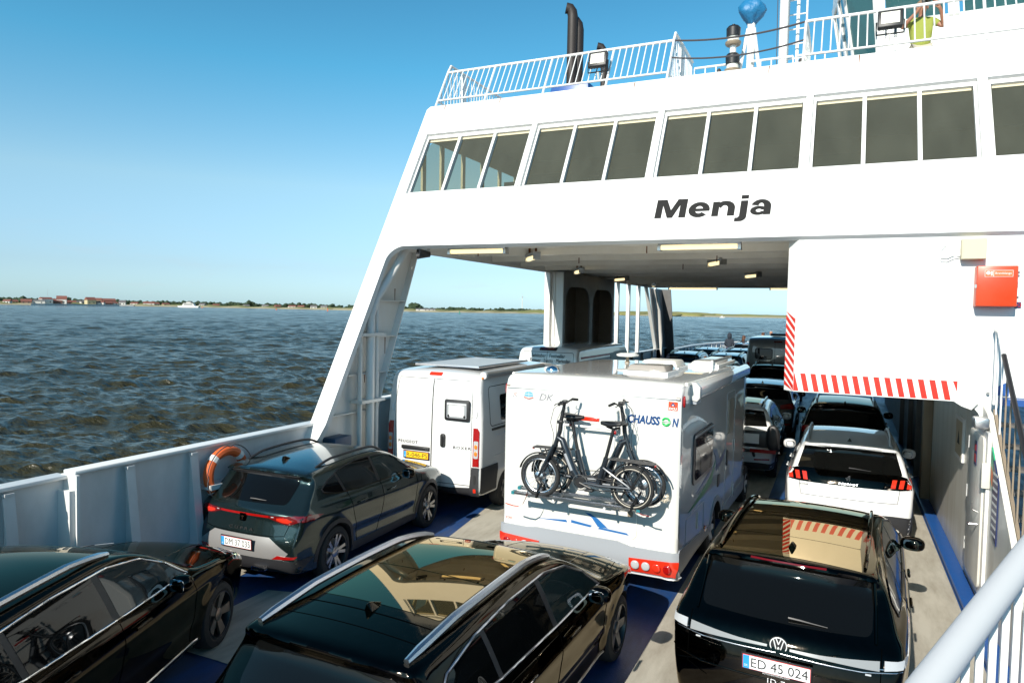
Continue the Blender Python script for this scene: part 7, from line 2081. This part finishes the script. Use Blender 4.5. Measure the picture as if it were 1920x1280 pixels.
# bicycles
M_FRAME = mat('bike_grey', (.022, .027, .034), .33, .35, coat=.6)
M_TYREB = mat('bike_tyre', (.012, .012, .012), .75)
M_GUM = mat('reflex_ring', (.62, .56, .46), .5)
def bicycle(label, loc, rz, hub_front=True):
    """folding bicycle in its own x-z plane: front wheel at -x, ground at z 0"""
    t = thing('bicycle', label, 'bicycle', loc, rz, 'folding bicycles on the motorhome rack')
    rw = .262; xf, xr = -.585, .585
    M90 = Matrix.Rotation(PI / 2, 4, 'X')
    def circ(cx, cz, r, y=0, n=40): return [(cx + r * math.cos(2 * PI * i / n), y, cz + r * math.sin(2 * PI * i / n)) for i in range(n)]
    for cx, front in ((xf, True), (xr, False)):
        w = MB().tube(circ(cx, rw, rw - .024), .026, 10, True).build('wheel', M_TYREB, t)
        MB().tube(circ(cx, rw, rw - .040, -.021), .0045, 5, True).tube(circ(cx, rw, rw - .040, .021), .0045, 5, True).build('reflex_ring', M_GUM if not front else M_SATIN, w)
        MB().tube(circ(cx, rw, rw - .055), .013, 8, True).build('rim', M_BLACK if not front else M_SATIN, w)
        sp = MB()
        for i in range(18):
            a = 2 * PI * i / 18; b = a + (.35 if i % 2 else -.35); y = .02 if i % 2 else -.02
            sp.tube([(cx + .03 * math.cos(b), y, rw + .03 * math.sin(b)), (cx + (rw - .06) * math.cos(a), 0, rw + (rw - .06) * math.sin(a))], .0016, 4)
        sp.build('spokes', M_STEEL, w)
        hr = .058 if front else .03
        MB().lathe([(.02, -.06), (hr, -.045), (hr, .045), (.02, .06)], Matrix.Translation((cx, 0, rw)) @ M90, 18).build('hub', M_SATIN if front else M_BLACK, w)
        fe = [(cx + (rw + .022) * math.cos(a), 0, rw + (rw + .022) * math.sin(a)) for a in np.linspace(R(20 if front else -5), R(165 if front else 150), 18)]
        MB().tube(fe, .026, 8, flat=.35).build('mudguard', M_BLACK, t)
    hx, hz = -.36, .78       # top of the fork crown / head tube
    bbx, bbz = -.045, .255
    # fork
    for y in (-.055, .055): MB().tube([(-.395, y * .8, .66), (-.46, y, .52), (xf, y, rw)], [.024, .022, .015], 8).build('fork_blade', M_FRAME, t)
    MB().tube([(-.40, 0, .64), (-.335, 0, .84)], .028, 10).build('head_tube', M_FRAME, t)
    # low step frame with the battery in the down tube
    MB().tube([(-.36, 0, .76), (-.30, 0, .73), (-.25, 0, .62), (-.15, 0, .38), (-.075, 0, .27)], [.034, .044, .050, .050, .046], 12, flat=.9).build('down_tube', M_FRAME, t)
    MB().tube([(-.245, -.034, .58), (-.155, -.034, .385)], .022, 8).build('battery_label', mat('battery_grey', (.30, .31, .33), .4), t)
    MB().lathe([(.06, -.05), (.075, -.035), (.075, .035), (.06, .05)], Matrix.Translation((bbx, 0, bbz)) @ M90, 20).build('motor', M_BLACK, t)
    for y in (-.05, .05): MB().tube([(bbx, y * .6, bbz), (.2, y, .245), (xr, y, rw)], .019, 8).build('chain_stay', M_FRAME, t)
    MB().tube([(bbx, 0, bbz), (.165, 0, .25), (.19, 0, .27)], .034, 10).build('frame_beam', M_FRAME, t)
    MB().tube([(.165, 0, .25), (.25, 0, .52), (.265, 0, .58)], .033, 10).build('seat_tube', M_FRAME, t)
    for y in (-.05, .05): MB().tube([(.235, y * .5, .46), (.35, y, .40), (xr, y, rw)], .014, 6).build('seat_stay', M_FRAME, t)
    MB().tube([(.255, 0, .56), (.345, 0, .93)], .020, 10).build('seat_post', M_BLACK, t)
    sd = MB()
    sd.prism([(.18, -.02, .965), (.18, .02, .965), (.30, .05, .955), (.40, .09, .965), (.465, .09, .98), (.465, -.09, .98), (.40, -.09, .965), (.30, -.05, .955)], (0, 0, .045))
    sd.bevel(.018, 3, 20); sd.build('saddle', M_BLACK, t)
    MB().tube([(.26, .0, .945), (.345, 0, .925), (.42, 0, .945)], .014, 6).build('saddle_rail', M_BLACK, t)
    blob('rear_reflector', T_RED, t, (.365, 0, .885), (.03, .03, .045))
    # stem and bars
    MB().tube([(-.335, 0, .84), (-.325, 0, .95), (-.285, 0, 1.16), (-.28, 0, 1.18)], [.027, .025, .020, .017], 10).build('stem', M_BLACK, t)
    MB().box(-.365, -.30, -.03, .03, .93, .97).bevel(.008).build('stem_hinge', M_BLACK, t)
    MB().tube([(-.24, -.27, 1.20), (-.26, -.18, 1.215), (-.29, -.08, 1.175), (-.285, 0, 1.17), (-.29, .08, 1.175), (-.26, .18, 1.215), (-.24, .27, 1.20)], .011, 8).build('handlebar', M_BLACK, t)
    for s in (-1, 1):
        MB().tube([(-.255, s * .18, 1.213), (-.232, s * .29, 1.197)], .017, 8).build('grip', M_RUBBER, t)
        MB().tube([(-.27, s * .16, 1.205), (-.31, s * .20, 1.19), (-.30, s * .27, 1.18)], .006, 5).build('brake_lever', M_BLACK, t)
        MB().tube([(-.27, s * .15, 1.21), (-.36, s * .15, 1.12), (-.42, s * .10, .95), (-.40, s * .04, .80), (-.42, s * .03, .60)], .0035, 5).build('cable', M_INK, t)
    MB().box(-.31, -.25, -.035, .035, 1.18, 1.22).bevel(.01).build('display', M_BLACK, t)
    # carriers
    rkx = MB()
    for y in (-.06, 0, .06): rkx.tube([(.33, y, .575), (.84, y, .565)], .007, 6)
    rkx.tube([(.84, -.06, .565), (.84, .06, .565)], .007, 6).tube([(.35, -.06, .575), (.35, .06, .575)], .007, 6)
    for y in (-.06, .06): rkx.tube([(.74, y, .565), (xr, y, rw)], .007, 6).tube([(.45, y, .575), (xr, y, rw)], .006, 6)
    rkx.build('rear_carrier', M_BLACK, t)
    blob('tail_lamp', T_RED, t, (.855, 0, .545), (.025, .06, .03))
    # cranks, chain guard
    MB().tube([(bbx, -.06, bbz), (bbx + .15, -.07, bbz - .05)], .012, 6).build('crank', M_BLACK, t); MB().box(bbx + .10, bbx + .20, -.16, -.075, bbz - .07, bbz - .045).bevel(.006).build('pedal', M_BLACK, t)
    MB().tube([(bbx, .06, bbz), (bbx - .15, .07, bbz + .05)], .012, 6).build('crank', M_BLACK, t); MB().box(bbx - .20, bbx - .10, .075, .16, bbz + .035, bbz + .06).bevel(.006).build('pedal', M_BLACK, t)
    MB().tube([(bbx + .09 * math.cos(a), -.045, bbz + .09 * math.sin(a)) for a in np.linspace(0, 2 * PI, 25)[:-1]], .005, 5, True).build('chain_ring', M_STEEL, t)
    MB().tube([(bbx, -.045, bbz + .088), (xr, -.045, rw + .035)], .005, 5).tube([(bbx, -.045, bbz - .088), (xr, -.045, rw - .035)], .006, 5).build('chain', M_BLACK, t)
    MB().tube([(.5, .06, .24), (.40, .10, .05)], .010, 6).build('kick_stand', M_BLACK, t)
    return t
bicycle('grey folding bicycle in front on the motorhome rack with its bar on the left', (-2.83 + .125, 8.33 - .395, 1.255), R(-2))
bicycle('dark folding bicycle behind the other one with its bar on the right', (-2.83 + .213, 8.33 - .198, 1.265), PI - R(2))

# ------------------------------------------------------------------ people
M_SKIN = mat('skin', (.42, .21, .13), .55); M_SKINT = mat('skin_tanned', (.30, .13, .075), .5)
M_SHIRT = mat('lime_shirt', (.25, .28, .045), .8, bump=(9, .5, .03))
M_SHORTS = mat('beige_shorts', (.42, .38, .30), .8)
M_HOOD = mat('navy_jacket', (.018, .024, .035), .85); M_BROWNH = mat('brown_hair', (.09, .035, .015), .6)
M_HAIRG = mat('short_hair', (.20, .13, .08), .7); M_SHOE = mat('dark_shoes', (.03, .03, .03), .6); M_JEAN = mat('jeans', (.05, .07, .12), .8)
def skin_mesh(name, nodes, edges, m, parent, sub=2):
    """one continuous skinned surface from joints: nodes {name: (x, y, z, radius_x, radius_y)}"""
    me = bpy.data.meshes.new(name)
    keys = list(nodes)
    me.from_pydata([nodes[k][:3] for k in keys], [(keys.index(a), keys.index(b)) for a, b in edges], [])
    o = bpy.data.objects.new(name, me); C.objects.link(o)
    md = o.modifiers.new('skin', 'SKIN'); md.use_smooth_shade = True
    lay = me.skin_vertices[0].data if len(me.skin_vertices) else None
    if lay is None:
        bm = bmesh.new(); bm.from_mesh(me); bm.verts.layers.skin.verify(); bm.to_mesh(me); bm.free()
        lay = me.skin_vertices[0].data
    for i, k in enumerate(keys):
        n = nodes[k]
        lay[i].radius = (n[3], n[4] if len(n) > 4 else n[3])
        lay[i].use_root = (i == 0)
    s = o.modifiers.new('sub', 'SUBSURF'); s.levels = sub; s.render_levels = sub
    dg = bpy.context.evaluated_depsgraph_get()
    m2 = bpy.data.meshes.new_from_object(o.evaluated_get(dg))
    bpy.data.objects.remove(o)
    m2.name = name; m2.materials.clear(); m2.materials.append(m)
    m2.polygons.foreach_set('use_smooth', [True] * len(m2.polygons))
    return link(name, m2, parent)

def person(label, loc, rz, shirt, legs, skin, hair, pose='stand', hood=False, shorts=False, h=1.76, long_hair=False):
    t = thing('person', label, 'person', loc, rz, 'people on the ferry')
    k = h / 1.76
    N = {'pelvis': (0, 0, .95, .145, .105), 'waist': (0, .0, 1.10, .14, .10), 'chest': (0, .0, 1.32, .165, .115), 'neckb': (0, .0, 1.46, .085, .075), 'neck': (0, -.01, 1.53, .052, .052), 'jaw': (0, -.03, 1.60, .066, .078), 'head': (0, -.02, 1.68, .080, .095), 'crown': (0, -.01, 1.755, .05, .06)}
    E = [('pelvis', 'waist'), ('waist', 'chest'), ('chest', 'neckb'), ('neckb', 'neck'), ('neck', 'jaw'), ('jaw', 'head'), ('head', 'crown')]
    AR = {}
    for s, nm in ((-1, 'l'), (1, 'r')):
        N['hip' + nm] = (.10 * s, 0, .90, .095); N['knee' + nm] = (.12 * s, -.01, .50, .062); N['ank' + nm] = (.12 * s, .02, .09, .042); N['toe' + nm] = (.13 * s, -.14, .035, .036)
        E += [('pelvis', 'hip' + nm), ('hip' + nm, 'knee' + nm), ('knee' + nm, 'ank' + nm), ('ank' + nm, 'toe' + nm)]
        if pose == 'photo':
            sh, el, wr, hd = (.19 * s, 0, 1.42), (.34 * s, -.10, 1.27 if s > 0 else 1.30), (.24 * s if s > 0 else .10 * s, -.25, 1.55), (.16 * s if s > 0 else .05 * s, -.28, 1.64)
        elif pose == 'rail':
            sh, el, wr, hd = (.18 * s, 0, 1.42), (.24 * s, .08, 1.16), (.20 * s, -.16, 1.08), (.18 * s, -.25, 1.06)
        else:
            sh, el, wr, hd = (.19 * s, 0, 1.42), (.25 * s, .03, 1.14), (.25 * s, -.06, .90), (.24 * s, -.09, .82)
        N['sh' + nm] = (*sh, .062); N['el' + nm] = (*el, .042); N['wr' + nm] = (*wr, .028); N['pa' + nm] = (*hd, .034, .022)
        E += [('chest', 'sh' + nm), ('sh' + nm, 'el' + nm), ('el' + nm, 'wr' + nm), ('wr' + nm, 'pa' + nm)]
        AR[nm] = [Vector(q) for q in (sh, el, wr, hd)]
        d = (Vector(hd) - Vector(wr)).normalized()
        side_ = d.cross(Vector((0, 1, .2))).normalized()
        for i in range(4):
            off = side_ * (i - 1.5) * .018
            p0 = Vector(hd) + off * .7; p1 = p0 + d * .04 + off * .3; p2 = p1 + (d * .03 + Vector((0, -.02, 0)))
            for j, p in enumerate((p1, p2)): N[f'f{nm}{i}{j}'] = (*p, .009 - .001 * j)
            E += [('pa' + nm, f'f{nm}{i}0'), (f'f{nm}{i}0', f'f{nm}{i}1')]
        p = Vector(wr).lerp(Vector(hd), .5) + side_ * .04
        N['th' + nm] = (*p, .010); N['tt' + nm] = (*(p + d * .035 + side_ * .01), .009)
        E += [('wr' + nm, 'th' + nm), ('th' + nm, 'tt' + nm)]
    N = {a: tuple(c * k for c in b) for a, b in N.items()}
    skin_mesh('body', N, E, skin, t, 2)
    # clothes as a slightly larger skin over the same joints
    def g(n, f=1.12, lift=0): q = N[n]; return (q[0], q[1], q[2] + lift) + tuple(r * f for r in q[3:])
    W = {'chest': g('chest', 1.18), 'waist': g('waist', 1.24), 'hem': (0, 0, .88 * k, .185 * k, .145 * k), 'neckb': g('neckb', 1.12, .02)}
    EE = [('chest', 'waist'), ('waist', 'hem'), ('chest', 'neckb')]
    for nm in 'lr':
        W['sh' + nm] = g('sh' + nm, 1.22)
        a, b = AR[nm][0], AR[nm][1]
        f = .62 if shorts else 1.0
        q = a.lerp(b, f) * k
        W['sl' + nm] = (*q, .058 * k)
        EE += [('chest', 'sh' + nm), ('sh' + nm, 'sl' + nm)]
        if not shorts:
            q2 = AR[nm][2] * k
            W['cu' + nm] = (*q2, .042 * k); EE += [('sl' + nm, 'cu' + nm)]
    skin_mesh('jacket' if hood else 'shirt', W, EE, shirt, t, 2)
    Pn = {'pelvis': (0, 0, .95 * k, .158 * k, .118 * k)}
    PE = []
    for nm in 'lr':
        Pn['hip' + nm] = g('hip' + nm, 1.16); kn = N['knee' + nm]
        Pn['knee' + nm] = (kn[0], kn[1], kn[2] + (.03 if shorts else 0), .085 * k if shorts else kn[3] * 1.2)
        PE += [('pelvis', 'hip' + nm), ('hip' + nm, 'knee' + nm)]
        if not shorts:
            an = N['ank' + nm]; Pn['ank' + nm] = (an[0], an[1], an[2] + .02, .062 * k); PE.append(('knee' + nm, 'ank' + nm))
    skin_mesh('shorts' if shorts else 'trousers', Pn, PE, legs, t, 2)
    for s in (-1, 1):
        blob('shoe', M_SHOE, t, (.125 * s * k, -.05, .045), (.10, .28, .09))
    hd = Vector(N['head'][:3])
    if hood:
        blob('hood', shirt, t, hd + Vector((0, .03, -.04)), (.27, .29, .42), p=2.2)
    else:
        blob('hair', hair, t, hd + Vector((0, .022, .045)), (.19, .21, .17), p=2.1)
        if long_hair: blob('hair', hair, t, hd + Vector((0, .07, -.10)), (.20, .13, .34), p=2.2)
    face = MB().tube([hd + Vector((0, -.105, .0)), hd + Vector((0, -.128, -.03)), hd + Vector((0, -.108, -.045))], [.008, .014, .010], 6).build('nose', skin, t)
    for s in (-1, 1):
        blob('eye', M_INK, t, hd + Vector((.032 * s, -.098, .004)), (.022, .012, .012)); blob('ear', skin, t, hd + Vector((.088 * s, .0, -.02)), (.022, .045, .06))
    blob('mouth', mat('lips', (.28, .09, .07), .5), t, hd + Vector((0, -.100, -.072)), (.05, .014, .012))
    return t
ph = person('person in a lime green shirt photographing from the roof railing', (1.13, 14.95, 7.5), R(8), M_SHIRT, M_SHORTS, M_SKINT, M_HAIRG, 'photo', False, True)
t = thing('camera', 'black camera held up by the person in the lime shirt', 'camera', (1.17, 14.66, 9.17), R(8))
MB().box(-.07, .07, -.04, .03, -.045, .045).bevel(.01).build('camera_body', M_BLACK, t)
MB().lathe([(.032, 0), (.032, .07), (.026, .075), (0, .07)], Matrix.Translation((0, -.04, 0)) @ Matrix.Rotation(PI / 2, 4, 'X'), 18).build('lens', M_BLACK, t)
person('person in a dark hooded jacket standing at the far bow, seen from behind', (-6.05, 44.0, .52), R(185), M_HOOD, M_JEAN, M_SKIN, M_BROWNH, 'rail', True, False, 1.82)
person('person with long brown hair beyond the furthest navy SUV', (-5.34, 45.0, .52), R(150), M_HOOD, M_JEAN, M_SKIN, M_BROWNH, 'rail', False, False, 1.68, True)
person('person with reddish brown hair left above the dark camper van roof', (-4.28, 45.5, .52), R(205), mat('rust_top', (.20, .06, .03), .8), M_JEAN, M_SKIN, M_BROWNH, 'rail', False, False, 1.9)
person('bald headed person in a black top right above the dark camper van roof', (-3.87, 46.0, .52), R(175), M_HOOD, M_JEAN, M_SKIN, M_SKIN, 'stand', False, False, 1.97)
tag(MB().box(-5.0, -4.5, 46.5, 46.9, .5, 2.09).bevel(.03).build('deck_locker', mat('locker_bright_blue', (.02, .17, .45), .45)), 'bright blue deck locker left of the dark camper van', 'locker')
